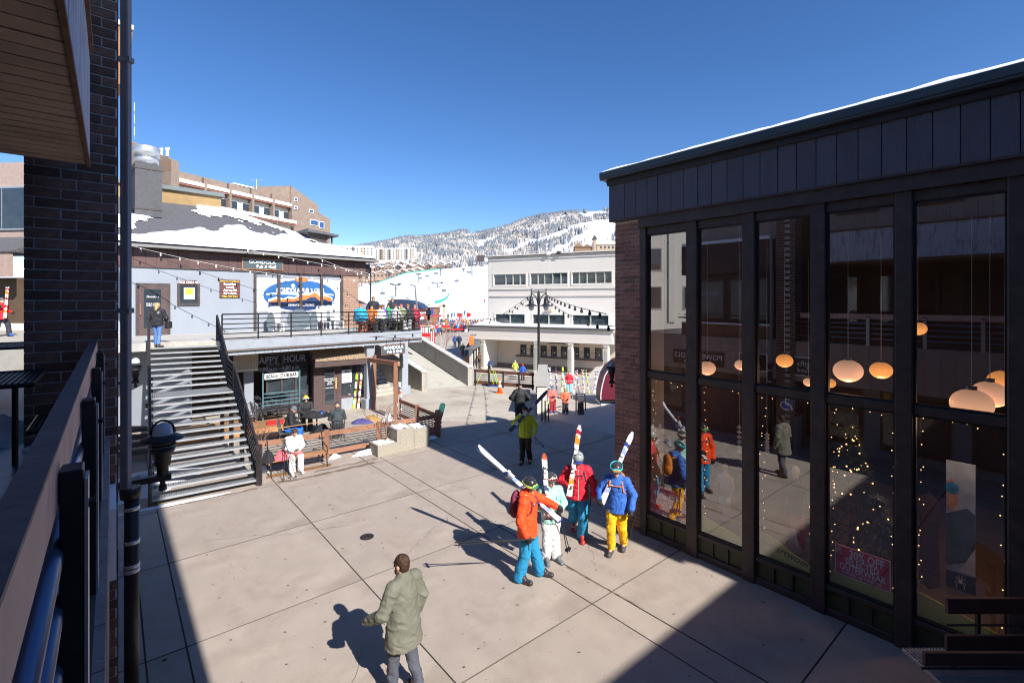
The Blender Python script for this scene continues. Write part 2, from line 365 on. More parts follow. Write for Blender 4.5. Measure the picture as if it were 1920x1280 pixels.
for i in range(len(XM) - 1):
    x0, x1 = XM[i][1], XM[i + 1][0]
    for z0, z1 in ((0.0, .13), (ZL - .08, ZL), (ZM0, ZM1), (ZT, ZT + .16)): box('window_rail', M_dark, shop, x0 - .002, x1 + .002, -.05, .1, z0, z1, bevel=.01)
    box('kick_panel', mat('olive_kick_panel', (.06, .07, .035), .6, .2, 5), shop, x0, x1, .01, .05, .13, ZL - .08)
    t_ = MB(); n3 = 3
    for k in range(1, n3): box('panel_trim', M_dark, shop, x0 + (x1 - x0) * k / n3 - .012, x0 + (x1 - x0) * k / n3 + .012, -.03, .02, .13, ZL - .08)
    for z0, z1 in ((ZL, ZM0), (ZM1, ZT)):
        f = MB(); w = .03
        f.box(x0, x0 + w, -.02, .06, z0, z1); f.box(x1 - w, x1, -.02, .06, z0, z1); f.box(x0 + w, x1 - w, -.02, .06, z0, z0 + w); f.box(x0 + w, x1 - w, -.02, .06, z1 - w, z1)
        fr = f.build('window_frame', M_black, shop)
        q = MB(); q.box(x0 + w, x1 - w, .018, .024, z0 + w, z1 - w); q.build('pane', M_glass, fr)
box('header', M_dark, shop, .75, 12.5, -.14, .1, 6.84, 7.06)
box('soffit', M_dark, shop, -.02, 12.5, -.2, .12, 7.06, 7.1)
# fascia boards
uj = [1143, 1171, 1191, 1213, 1233, 1258, 1282, 1308, 1334, 1363, 1393, 1425, 1458, 1493, 1530, 1568, 1609, 1653, 1700, 1749, 1801, 1857, 1913]
xj = [su(u, -.2)[0] for u in uj]; xj[0] = -.02
while xj[-1] < 12.4: xj.append(xj[-1] + .3)
for x0, x1 in zip(xj[:-1], xj[1:]):
    box('fascia_board', M_navy, shop, x0 + .006, x1 - .006, -.2 + random.uniform(-.002, .002), -.15, 7.1, 7.9)
box('fascia_backing', M_joint, shop, 0, 12.5, -.165, -.1, 7.1, 7.95)
for k in range(12): pass
fs_ = MB()
for k in range(3): fs_.box(-.02 + 0, .02, -.14 + k * .4, -.14 + k * .4 + .388, 7.1, 7.9 - k * .25)
tag(fs_.build('end_fascia', M_navy, shop), kind='stuff')
box('cornice', mat('dark_cornice', (.035, .035, .04), .6, .2, 5), shop, -.04, 12.5, -.26, .0, 7.9, 8.02, bevel=.01)
cg = MB(); cg.box(-.13, 7.6, -.40, .0, 8.02, 8.10); cg.box(-.13, 7.6, -.42, -.38, 8.06, 8.2)
cg.box(7.6, 12.5, -.41, .0, 8.02, 8.10); cg.box(7.6, 12.5, -.43, -.39, 8.06, 8.21); cg.build('gutter', mat('dark_gutter', (.06, .075, .08), .4, .1, 3, metal=.3), shop, bevel=.008)
MB().prism([(-.12, -.38, 8.1), (-.12, 1.0, 7.45), (-.12, 5.4, 6.5), (-.12, 11, 6.15), (-.12, 11, 6.25), (-.12, 5.4, 6.6), (-.12, 1.0, 7.55), (-.12, -.38, 8.19)], (12.6, 0, 0)).build('roof', M_shing, shop)
sn = MB(); n = 60; vs = []; 
for i in range(n + 1):
    x = -.08 + 12.5 * i / n; h = .035 + .03 * abs(sin(i * .7)) * rng.rand() + (.02 if i > 8 else 0)
    vs += [(x, -.40 + rng.uniform(0, .02), 8.19), (x, -.37, 8.19 + h), (x, .0, 8.10 + h), (x, 1.0, 7.62)]
sn.add(vs, [(i * 4 + j, (i + 1) * 4 + j, (i + 1) * 4 + j + 1, i * 4 + j + 1) for i in range(n) for j in range(3)])
tag(sn.build('roof_snow', M_snow, shop, True), kind='stuff')

# ---- things behind the glass (all standing inside the shop)
def globe_mat(name, col, s0, s1):
    m = mat(name, col, .35, 0, emit=1.0); t = m.node_tree; b_ = t.nodes['Principled BSDF']; tc = nd(t, 'ShaderNodeTexCoord'); sp_ = nd(t, 'ShaderNodeSeparateXYZ'); mr = nd(t, 'ShaderNodeMapRange')
    mr.inputs['To Min'].default_value = s1; mr.inputs['To Max'].default_value = s0; t.links.new(tc.outputs['Generated'], sp_.inputs[0]); t.links.new(sp_.outputs[2], mr.inputs[0]); t.links.new(mr.outputs[0], b_.inputs['Emission Strength']); return m
M_globe = globe_mat('glowing_orange_globe', (1.0, .38, .09), .35, .95)
M_globe2 = globe_mat('glowing_peach_globe', (1.0, .50, .28), .25, .85)
def inside(u, v, dep): # point dep metres behind the glass
    x, Y = su(u, dep); return Vector(((u - CU) / CF * Y, Y, CH - (v - CV) / CF * Y)), Y
globes = [(1721, 616, 14, 4.4, 0), (1471, 676, 14.5, 3.2, 0), (1590, 695, 24, 1.0, 1), (1652, 694, 18, 2.6, 0), (1326, 690, 15, 1.6, 1), (1389, 684, 11, 4.0, 1),
          (1516, 716, 9, 5.2, 1), (1556, 718, 10, 5.4, 0), (1822, 757, 32, .8, 1), (1856, 739, 28, 1.2, 1), (1884, 717, 26, 1.5, 0)]
gl_lab = ['small orange globe lamp hanging alone high in the right end pane', 'bright orange globe lamp in the third pane from the brick pillar',
          'large peach globe lamp left of its pair in the fourth pane', 'mid sized orange globe lamp right of its pair in the fourth pane',
          'peach globe lamp half hidden at the left of the second pane', 'pale globe lamp cut off by the mullion right of the second pane',
          'tiny pale globe lamp at the right edge of the third pane', 'tiny orange globe lamp at the left edge of the fourth pane',
          'largest peach globe lamp, lowest of the three at the right end', 'orange globe lamp in the middle of the three at the right end', 'orange globe lamp cut off by the right end mullion']
for (u, v, r, dep, k), lb in zip(globes, gl_lab):
    p, Y = inside(u, v, dep); R = r * Y / CF
    g = T('globe_lamp', lb, 'lamp', (p.x, p.y, p.z), 0, 'globe lamps hanging inside the ski shop')
    MB().ell((0, 0, 0), (R, R, R * .86), 20, 12).build('globe', M_globe2 if k else M_globe, g, True)
    MB().tube([(0, 0, R * .84), (0, 0, R * .84 + .05)], R * .25, 10).build('cap', M_black, g)
    if k or r > 14: pl_ = bpy.data.lights.new('lamp_light', 'POINT'); pl_.energy = 9 if u > 1560 else 3; pl_.color = (1, .6, .32); pl_.shadow_soft_size = .12; po_ = link(bpy.data.objects.new('lamp_light', pl_), g); po_.location = (0, 0, -R * .86 - .15)
    MB().tube([(0, 0, R * .86), (0, 0, 6.5 - p.z)], .006, 5).build('cord', mat('pale_cord', (.5, .48, .45), .6), g)
# display floor with hills of green card
for i in range(5):
    x0, x1 = XM[i][1] + .03, XM[i + 1][0] - .03
    g = T('green_hill_cutout', ['green card hill under the sale banner in the first pane', 'green card slope low in the second pane', 'green card slope with handwriting in the third pane',
          'green card mound under the red sign in the fourth pane', 'green card slope behind the rail in the last pane'][i], 'window display', tuple(shop.matrix_basis @ Vector((x0, .10, .5))), shop.rotation_euler.z, 'green hills along the bottom of the shop window')
    w = x1 - x0; n = 14
    hf = [lambda t: .42 - .22 * t, lambda t: .34 - .2 * t, lambda t: .42 - .26 * t + .03 * sin(t * 6), lambda t: .18 + .22 * sin(pi * min(1, t * 1.05)), lambda t: .36 - .2 * t][i]
    top = [(w * k / n, 0, hf(k / n)) for k in range(n + 1)]
    MB().prism([(0, 0, 0), (w, 0, 0)] + top[::-1], (0, .02, 0)).build('card', M_lime, g)
    if i == 2: text('smartwool', .17, M_black, g, (w * .5, -.012, .20), (radians(90), radians(10), 0), .002, shear=.3)
def sign_on_glass(label, us, vs_, m, y=.05, cat='sign'):
    x0, x1 = su(us[0], y)[0], su(us[1], y)[0]; zm = [sz(us[0], vs_[0], y), sz(us[0], vs_[1], y)]
    t_ = T('window_sign', label, cat, tuple(shop.matrix_basis @ Vector(((x0 + x1) / 2, y, (zm[0] + zm[1]) / 2))), shop.rotation_euler.z)
    w, h = x1 - x0, zm[0] - zm[1]
    return t_, w, h
M_sred = mat('red_sign_print', (.75, .04, .08), .6, .05, 4)
t_, w, h = sign_on_glass('red 30 percent off selected outerwear sign in the fourth shop pane', (1566, 1670), (1017, 1072), M_sred)
box('board', M_sred, t_, -w / 2, w / 2, 0, .01, -h / 2, h / 2)
b_ = MB()
for q in ((-w / 2, w / 2, -h / 2, -h / 2 + .012), (-w / 2, w / 2, h / 2 - .012, h / 2), (-w / 2, -w / 2 + .012, -h / 2, h / 2), (w / 2 - .012, w / 2, -h / 2, h / 2)): b_.box(q[0], q[1], -.003, .0, q[2], q[3])
b_.build('border', M_whitep, t_)
text('UP', .07, M_whitep, t_, (-w * .43, -.005, h * .34), sx_=.8); text('TO', .07, M_whitep, t_, (-w * .43, -.005, h * .22), sx_=.8)
text('30% OFF', .19, M_whitep, t_, (w * .08, -.005, h * .27), bold=.003, sx_=.66); text('SELECTED', .15, M_whitep, t_, (0, -.005, h * .02), bold=.002, sx_=.68)
text('OUTERWEAR', .15, M_whitep, t_, (0, -.005, -h * .2), bold=.002, sx_=.68); text('PRICED AS MARKED', .06, M_whitep, t_, (0, -.005, -h * .38))
t_, w, h = sign_on_glass('red and white 40 percent off skis boots and bindings banner in the first pane', (1218, 1289), (904, 968), M_sred)
box('board', mat('red_banner_print', (.75, .12, .12), .6, .5, 9), t_, -w / 2, w / 2, 0, .01, -h / 2, h / 2)
text('40% OFF', .2, M_whitep, t_, (0, -.005, h * .26), bold=.003); text('ALL SKIS BOOTS', .12, M_whitep, t_, (0, -.005, 0)); text('AND BINDINGS!', .12, M_whitep, t_, (0, -.005, -h * .26))
t_, w, h = sign_on_glass('small blue sticker with a white symbol high in the third pane', (1467, 1486), (748, 766), M_sred)
M_blue = mat('blue_print', (.03, .09, .4), .5, 0)
box('board', M_blue, t_, -w / 2, w / 2, 0, .008, -h / 2, h / 2)
s_ = MB(); s_.tube([(-.04 + .07 * cos(a_), -.004, -.02 + .07 * sin(a_)) for a_ in np.linspace(.3, 5.4, 12)], .010, 5); s_.tube([(-.03, -.004, .12), (-.03, -.004, .02), (.05, -.004, .0), (.08, -.004, -.08)], .012, 5); s_.build('symbol', M_whitep, t_)
# tall poster of a goggled skier
x0, Y0 = su(1774, 1.4); x1, _ = su(1829, 1.4); zt, zb = sz(1774, 862, 1.4), sz(1774, 1098, 1.4)
ps = T('skier_poster', 'tall blue banner of a bearded skier in goggles with a spider mark below', 'poster', tuple(shop.matrix_basis @ Vector((x0, 1.4, zb))), shop.rotation_euler.z)
w, h = x1 - x0, zt - zb
box('panel', mat('poster_sky', (.40, .55, .78), .6, .35, 3), ps, 0, w, 0, .02, .28, h)
box('foot_panel', M_black, ps, 0, w, 0, .02, 0, .28)
MB().prism([(0, -.004, .35), (w, -.004, .55), (w, -.004, 1.28), (w * .72, -.004, 1.36), (w * .45, -.004, 1.30), (0, -.004, 1.2)], (0, .003, 0)).build('printed_jacket', mat('poster_jacket', (.09, .15, .19), .7, .4, 6), ps)
MB().prism([(w * .25, -.006, .32), (w * .5, -.006, .35), (w, -.006, .75), (w, -.006, .3)], (0, .003, 0)).build('printed_snow', mat('poster_snow', (.75, .85, .98), .7), ps)
MB().prism([(w * .02, -.007, 1.32), (w * .2, -.007, 1.26), (w * .4, -.007, 1.36), (w * .42, -.007, 1.62), (w * .2, -.007, 1.8), (w * .02, -.007, 1.75)], (0, .002, 0)).build('printed_face', mat('poster_face', (.55, .30, .2), .7, .4, 12), ps)
MB().prism(disc(w * .22, 1.64, w * .24, .10, -.010), (0, .002, 0)).build('printed_goggles', mat('poster_goggles', (.05, .3, .7), .4, .5, 9), ps)
gb = MB(); 
cxs = w * .5; s_ = MB(); s_.ell((cxs, -.004, .15), (.02, .004, .035), 8, 6)
for sd in (-1, 1):
    for a_, l in ((70, .11), (35, .10), (-20, .10), (-55, .13)):
        kx, kz = cxs + sd * .05 * cos(radians(a_)), .15 + .05 * sin(radians(a_)); s_.tube([(cxs, -.004, .15), (cxs + sd * l * .55 * cos(radians(a_)), -.004, .15 + l * .6 * sin(radians(a_)) + .02), (cxs + sd * l * .7 * cos(radians(a_)), -.004, .15 + l * 1.05 * sin(radians(a_)))], .005, 4)
s_.build('spider_mark', M_whitep, ps)
# mannequins
M_man = mat('mannequin_white', (.8, .8, .8), .5)
def mannequin(u, top, dep, label, coat, legs):
    x, Y = su(u, dep); o = T('mannequin', label, 'mannequin', tuple(shop.matrix_basis @ Vector((x, dep, .5))), shop.rotation_euler.z)
    k = (sz(u, top, dep) - .5) / 1.85
    b_ = MB(); b_.ell((0, 0, 1.72 * k), (.08 * k, .1 * k, .12 * k)); b_.tube([(0, 0, 1.5 * k), (0, 0, 1.65 * k)], .05 * k); b_.tube([(0, 0, .42), (0, 0, .0)], [.03, .16], 10); b_.build('figure', M_man, o, True)
    b_ = MB(); b_.lathe([(.17 * k, .8 * k), (.16 * k, 1.1 * k), (.21 * k, 1.4 * k), (.08 * k, 1.53 * k)], n=12)
    for s in (-1, 1): b_.tube([(s * .2 * k, 0, 1.43 * k), (s * .27 * k, -.02, 1.12 * k), (s * .25 * k, -.12, .86 * k)], [.065 * k, .055 * k, .045 * k])
    b_.build('jacket', coat, o, True)
    b_ = MB()
    for s in (-1, 1): b_.tube([(s * .09 * k, 0, .86 * k), (s * .1 * k, -.02, .5 * k), (s * .1 * k, 0, .06)], [.095 * k, .075 * k, .08 * k])
    b_.build('trousers', legs, o, True)
mannequin(1360, 868, 1.0, 'white jacketed mannequin in the second shop pane', mat('white_jacket', (.8, .8, .8), .8), M_man)
mannequin(1492, 872, .8, 'mannequin in dark coat and red trousers in the third shop pane', mat('dark_coat', (.05, .04, .05), .8), mat('red_trousers', (.8, .03, .05), .8))
0 and mannequin(1846, 812, 2.3, 'mannequin in a blue grey coat deep in the right end pane', mat('blue_grey_coat', (.05, .07, .12), .8), M_black)
# christmas tree
def xmas(u, dep, hgt, label, col, zb=.45, n=2600, lights=70):
    x, Y = su(u, dep); o = T('christmas_tree', label, 'christmas tree', tuple(shop.matrix_basis @ Vector((x, dep, zb))), 0)
    MB().tube([(0, 0, 0), (0, 0, hgt * .95)], [.05, .01], 8).build('trunk', M_wood, o)
    b_ = MB(); L_ = MB()
    for k in range(n):
        t = rng.rand() ** .8; z = .2 + t * (hgt - .2); R = (1 - t) * hgt * .33 + .03; a_ = rng.uniform(0, 2 * pi); r = R * rng.uniform(.25, 1.05)
        p = Vector((r * cos(a_), r * sin(a_), z - r * .25)); d_ = Vector((cos(a_ + rng.uniform(-.5, .5)), sin(a_ + rng.uniform(-.5, .5)), rng.uniform(-.4, .2))) * rng.uniform(.06, .14)
        s_ = d_.cross(Vector((0, 0, 1))).normalized() * .018
        b_.add([p - s_, p + s_, p + d_], [(0, 1, 2)])
    tag(b_.build('needles', mat(col[0], col[1], .8, .4, 8), o), kind='stuff')
    if lights:
        for k in range(lights):
            t = rng.rand(); z = .3 + t * (hgt - .3); R = (1 - t) * hgt * .33 + .02; a_ = rng.uniform(0, 2 * pi); L_.ell((R * cos(a_), R * sin(a_), z - R * .25), (.014,) * 3, 5, 3)
        tag(L_.build('fairy_lights', mat('warm_bulb', (1, .55, .2), .5, 0, emit=3), o), kind='stuff')
xmas(1595, 1.1, 2.5, 'dark christmas tree with warm lights in the fourth shop pane', ('fir_needles', (.035, .06, .035)))
xmas(1645, .7, 1.5, 'frosted small christmas tree right of the dark one', ('frosted_needles', (.12, .15, .17)), n=900, lights=12)
xmas(1672, .8, 1.1, 'smallest frosted tree at the right of the fourth pane', ('frosted_needles', (0, 0, 0)), n=600, lights=0)
# fairy light curtains round each lower pane
for i in range(5):
    x0, x1 = XM[i][1] + .05, XM[i + 1][0] - .05
    o = T('fairy_light_string', ['fairy lights framing the first lower pane by the pillar', 'fairy lights framing the second lower pane', 'fairy lights framing the third lower pane', 'fairy lights framing the fourth lower pane', 'fairy lights framing the last lower pane on the right'][i], 'fairy lights', tuple(shop.matrix_basis @ Vector((x0, .14, .5))), shop.rotation_euler.z, 'fairy lights round the shop panes')
    b_ = MB(); w = x1 - x0; pts = [(0, 0, z) for z in np.arange(.2, 2.95, .16)] + [(x, 0, 2.95 + .03 * sin(x * 9)) for x in np.arange(0, w, .13)] + [(w, 0, z) for z in np.arange(2.95, .2, -.16)]
    for p in pts: b_.ell((p[0] + rng.uniform(-.05, .05), rng.uniform(0, .08), p[2] + rng.uniform(-.07, .07)), (.0075,) * 3, 5, 3)
    tag(b_.build('bulbs', mat('warm_bulb', (1, .55, .2), .5, 0, emit=3), o), kind='stuff')
    MB().tube([(p[0], .02, p[2]) for p in pts], .003, 4).build('wire', M_black, o)
# snowflake strands
for k, (u, v0, v1) in enumerate([(1386, 795, 850), (1438, 812, 850)]):
    x, Y = su(u, .5); z0, z1 = sz(u, v0, .5), sz(u, v1, .5)
    o = T('icicle_ornament', ['white icicle ornament at the right of the second pane', 'white icicle ornament at the left of the third pane'][k], 'ornament', tuple(shop.matrix_basis @ Vector((x, .5, z1))), shop.rotation_euler.z)
    n = 6
    b_ = MB()
    for q in range(n): z = (z0 - z1) * q / n; b_.lathe([(.0, z), (.05, z + .03), (.0, z + .09)], n=8)
    b_.build('beads', M_man, o, True); MB().tube([(0, 0, z0 - z1), (0, 0, 6.9 - z1)], .003, 4).build('thread', M_man, o)
# display racks and skis inside
rk = T('display_rack', 'wooden rack of dark clothes deep inside the last shop pane', 'clothes rack', tuple(shop.matrix_basis @ Vector((6.3, 2.6, .42))), shop.rotation_euler.z)
b_ = MB(); b_.box(0, .06, 0, .5, 0, 1.9); b_.box(1.8, 1.86, 0, .5, 0, 1.9); b_.box(0, 1.86, .2, .26, 1.8, 1.86); b_.build('frame', mat('rack_wood', (.28, .13, .05), .6), rk)
for k in range(14): MB().box(.1 + k * .12, .18 + k * .12, .0, .46, .7 + .1 * (k % 3), 1.76).build('garment', mat('garment%d' % (k % 4), [(.03, .03, .04), (.06, .06, .1), (.12, .03, .03), (.02, .05, .06)][k % 4], .9), rk)
bp = T('leaning_snowboard', 'brown snowboard standing in the dark of the last shop pane', 'snowboard', tuple(shop.matrix_basis @ Vector((su(1742, 1.2)[0], 1.2, .45))), shop.rotation_euler.z)
b_ = MB(); b_.prism([(-.14, 0, .1), (0, 0, 0), (.14, 0, .1), (.12, 0, .8), (.14, 0, 1.45), (0, 0, 1.6), (-.14, 0, 1.45), (-.12, 0, .8)], (0, .015, 0)); b_.build('board', mat('orange_board', (.12, .06, .03), .5), bp)

# ------------------------------------------------------------------ our own building on the left
LB = T('terrace_building', 'brown brick and tan board building with an upper terrace, at the left edge', 'building', (0, 0, 0), yaw(A))
# local frame: x = A (away), y = -B (into the building)
zt_ = 3.82
box('terrace_floor', mat('wet_terrace', (.10, .11, .12), .35, .4, 1.2, .3, 8), LB, -4, 13.5, .14, 9, 3.5, zt_)
def boards(x0, x1, y, z0, z1, w, m, parent, name, th=.04, gap=.008):
    x = x0
    while x < x1 - .01:
        box(name, m, parent, x + gap / 2, min(x + w, x1) - gap / 2, y + random.uniform(-.002, .002), y + th, z0, z1); x += w
box('lower_band_backing', M_joint, LB, -1, 13.5, .06, .14, 2.4, zt_ - .02)
boards(-1, 13.5, .02, 2.42, 3.8, .34, M_sid, LB, 'siding_board')
box('shopfront_wall', M_gwall, LB, -1, 13.5, 1.2, 1.4, 0, 3.5)
for k in range(6):
    x = .5 + k * 2.2; f = box('shopfront_frame', M_dark, LB, x, x + 1.7, 1.12, 1.198, .3, 2.5); box('pane', M_gl3, f, x + .08, x + 1.62, 1.10, 1.118, .38, 2.42)
sg = T('power_tools_sign', 'black power tools ski rental signboard on the left building, seen mirrored in the glass', 'sign', tuple(AB(10.2, .03, 2.9)), yaw(A) + pi)
box('board', M_black, sg, -1.1, 1.1, .0, .05, -.28, .28); text('POWER TOOLS', .3, M_whitep, sg, (0, -.006, .06)); text('SKI RENTAL REPAIR', .14, M_whitep, sg, (0, -.006, -.17))
sg.rotation_euler = (0, 0, yaw(A))
for k, (a_, w1, w2) in enumerate([(8.0, 'toys', '& stuff'), (6.3, 'gifts', 'food')]):
    sg2 = T('oval_shop_sign', ['white rimmed toys and stuff sign on the left building', 'white rimmed gifts and food sign on the left building'][k], 'sign', tuple(AB(a_ + (0 if k == 0 else .0), .03, 2.95)), yaw(A))
    box('board', M_whitep, sg2, -.52, .52, 0, .05, -.33, .33); box('face', M_black, sg2, -.48, .48, -.01, 0, -.29, .29); text(w1, .26, M_whitep, sg2, (0, -.014, .1)); text(w2, .2, M_whitep, sg2, (0, -.014, -.13))
# second, narrower part of the building beyond the column (mirrored in the shop glass)
ub = T('rental_shop', 'brown boarded rental shop storey beyond the column, seen mirrored in the shop glass', 'shop building', (0, 0, 0), yaw(A))
box('wall', M_bsid, ub, 7.4, 10.9, .35, .66, 0, 6.4); box('fascia', M_bsid, ub, 7.38, 11, .12, .35, 6.3, 7.5); box('snow_line', M_snow, ub, 7.38, 11, .14, .66, 7.5, 7.62); box('upper_storey', M_sid, ub, 7.4, 10.8, .5, .66, 7.62, 9.6)
for k in range(2):
    f = box('window_frame', M_dark, ub, 7.55 + k * 1.65, 9.05 + k * 1.65, .30, .349, 4.4, 6.1); box('pane', mat('grey_window', (.16, .17, .16), .1, .3, 2), f, 7.63 + k * 1.65, 8.97 + k * 1.65, .28, .298, 4.5, 6.0)
    text('REPAIR' if k != 1 else 'RENTAL', .24, mat('pale_blue_lettering', (.4, .5, .7), .7), f, (8.3 + k * 1.65, .27, 5.5))
box('balcony_front', mat('russet_board', (.20, .085, .05), .7, .2, 3), ub, 7.38, 11, .12, .16, 3.7, 4.3); box('balcony_snow', M_snow, ub, 7.38, 11, .11, .2, 4.3, 4.36)
for z in (4.5, 4.65): MB().tube([(7.4, .14, z), (10.9, .14, z)], .02, 6).build('bar', M_black, ub)
cw_ = T('cream_wing', 'cream rendered building left of the picture, seen mirrored in the first shop panes', 'building', (-25, -4, 0), pi / 2)
box('wall', M_cream, cw_, 0, 23, 0, 8, 0, 11)
for k in range(7):
    box('pilaster', M_creamt, cw_, .4 + k * 3.2, .9 + k * 3.2, -.12, -.002, 3.6, 11)
    for j in range(2): f = box('window_frame', M_sage, cw_, 1.4 + k * 3.2, 3.0 + k * 3.2, -.06, -.002, 4.6 + j * 3, 6.4 + j * 3); box('pane', M_gl3, f, 1.5 + k * 3.2, 2.9 + k * 3.2, -.09, -.062, 4.7 + j * 3, 6.3 + j * 3)
# upper wall behind terrace (only seen mirrored) and upper balcony
box('upper_wall', M_bsid, LB, -4, 9.6, 3.0, 3.2, zt_, 9.5)
for k in range(5):
    f = box('upper_window_frame', M_dark, LB, -1.2 + k * 2.2, .5 + k * 2.2, 2.9, 2.998, zt_ + .5, 6.2); box('pane', M_gl3, f, -1.1 + k * 2.2, .4 + k * 2.2, 2.88, 2.898, zt_ + .6, 6.1)
zs = 6.5
b0 = .165                                        # fascia plane: y = .165
xk = 6.1; k = 0
while xk > -2.2:
    w_ = .165; o = box('soffit_board', M_soff, LB, xk - w_ + .006, xk - .006, b0 + .02, 3.0, zs + random.uniform(0, .003), zs + .03); xk -= w_; k += 1
box('soffit_backing', M_joint, LB, -4, 6.1, b0 + .03, 3.0, zs + .03, zs + .08)
box('soffit_trim', mat('rust_trim', (.17, .085, .05), .8, .3, 10), LB, -4, 6.12, b0 - .006, b0 + .02, zs - .015, zs + .02)
boards(-4, 6.12, b0, zs + .02, 7.5, .9, M_peel, LB, 'fascia_board', .03, .004)
box('cap_board', mat('rust_trim', (0, 0, 0)), LB, -4, 5.9, b0 - .03, b0 + .1, 7.5, 7.56)
boards(-4, 6.12, .6, 7.56, 9.4, .3, M_sid, LB, 'siding_board')
for k in range(2):
    f = box('upper_window_frame', M_bdoor, LB, 2.3 + k * 2, 3.9 + k * 2 - .4, .55, .598, 8.1, 9.1); box('pane', M_gl3, f, 2.38 + k * 2, 3.42 + k * 2, .53, .548, 8.2, 9.0)
box('upper_roof', M_dark, LB, -4, 6.2, .5, 5, 9.4, 9.6)
# brick column
Lc = Vector((-4.71, 4.62, 0)); lc = T('brick_column', 'dark brown brick column rising past the terrace at the left', 'brick column', tuple(Lc), yaw(B))
box('mortar_core', M_mortar, lc, .010, .70, .010, .62, 0, 9.4)
bricks(lc, M_brickL, 0, .712, 1.15, 8.75, 0.0, bl=.308, bh=.1015, g=.014, first=.75)
sb = MB()
for k in range(92):
    for j in range(2): sb.box(.66, .712, .02 + j * .308 + (.0 if k % 2 else -.15) * (1 if j else 0), .308 + j * .3 - (.15 if (k % 2 and j == 0) else 0), k * .1015 + .005, k * .1015 + .094)
tag(sb.build('side_bricks', M_brickL, lc), kind='stuff')
# terrace railing
tr = T('terrace_railing', 'brown beam railing with black steel posts at the lower left', 'railing', (0, 0, 0), yaw(A))
xe = 6.45
box('top_beam', M_rail, tr, -.6, xe, .115, .155, 4.63, 4.80, bevel=.004)
box('cap_rail', mat('dark_cap', (.12, .085, .095), .6, .25, 5, .3, 20), tr, -.6, xe, .112, .168, 4.801, 4.812)
for k, yy in enumerate((1.34, 2.29, 3.36, 4.41)):
    s = (yy + .064) / .7684
    b_ = MB(); b_.box(s - .02, s + .07, .062, .112, 2.78, 4.73); p_ = b_.build('post', M_bsteel, tr, bevel=.004)
    box('lit_edge', M_galv, p_, s - .018, s + .07, .052, .06, 2.78, 4.7)  # bright strip stands in for light along the post's edge
    for z in (4.62, 3.2): MB().tube([(s + .02, .062, z), (s + .02, .035, z)], .014, 6).build('bolt', M_bsteel, p_)
for z, r in ((4.50, .028), (4.34, .028), (4.18, .028), (4.02, .028)): MB().tube([(-.6, .13, z), (xe, .13, z)], r, 10).build('steel_rail', mat('blue_grey_rail', (.16, .2, .3), .3, .1, 3, metal=.6), tr, True)
# terrace furniture
def mesh_seat(name, label, p, w, d_, rz):
    o = T(name, label, 'table' if 'table' in name else 'bench', p, rz)
    f = MB(); f.tube([(-w / 2, -d_ / 2, 0), (w / 2, -d_ / 2, 0), (w / 2, d_ / 2, 0), (-w / 2, d_ / 2, 0), (-w / 2, -d_ / 2, 0)], .02, 6); f.build('rim', M_black, o)
    m_ = MB(); n = int(w / .035)
    for k in range(1, n): m_.box(-w / 2 + k * w / n - .007, -w / 2 + k * w / n + .007, -d_ / 2, d_ / 2, -.006, .006)
    n = int(d_ / .05)
    for k in range(1, n): m_.box(-w / 2, w / 2, -d_ / 2 + k * d_ / n - .005, -d_ / 2 + k * d_ / n + .005, -.004, .004)
    tag(m_.build('mesh_top', M_black, o), kind='stuff')
    for s in (-1, 1): MB().tube([(s * w * .3, 0, 0), (s * w * .3, 0, zt_ - p[2])], .022, 6).build('leg', M_black, o)
    return o
mesh_seat('metal_table', 'black mesh picnic table cut off by the left edge of the picture', (P(0, 712, 3.9).x - .2, 3.9, 4.55), .75, 1.0, yaw(B))
mesh_seat('metal_bench', 'black mesh picnic bench seat between the column and the beam rail', (P(118, 785, 3.95).x, 3.95, 4.22), .34, .62, yaw(B))
mesh_seat('metal_table', 'farther black metal table with snow on it beside the column', (P(10, 640, 7.5).x, 7.6, 4.5), .9, 1.3, yaw(B))
def lump(name, label, c, rx, ry, h, m=M_dsnow, seed=0, res=26):
    r_ = np.random.RandomState(seed); vs = []; fs = []
    ph = r_.uniform(0, 6, 4)
    for j in range(8):
        for i in range(res):
            a_ = 2 * pi * i / res; e = 1 + .18 * sin(2 * a_ + ph[0]) + .12 * sin(5 * a_ + ph[1]) + .05 * sin(11 * a_ + ph[2]); t = j / 7
            vs.append((rx * e * t * cos(a_), ry * e * t * sin(a_), h * (1 - t * t) * (1 + .25 * r_.uniform(-1, 1)) if j < 7 else -.01))
    for j in range(7):
        for i in range(res): fs.append((j * res + i, (j + 1) * res + i, (j + 1) * res + (i + 1) % res, j * res + (i + 1) % res))
    b_ = MB(); b_.v = vs; b_.f = fs; b_.m = [0] * len(fs); o = b_.build(name, m, None, True); o.location = c; tag(o, label, 'snow', kind='stuff'); return o
lump('snow_patch', 'trodden snow on the terrace left of the brick column', (-5.6, 4.9, zt_), .75, .55, .2, seed=1)
lump('snow_patch', 'thin snow at the foot of the brick column', (-4.3, 4.45, zt_), .25, .12, .05, seed=2)
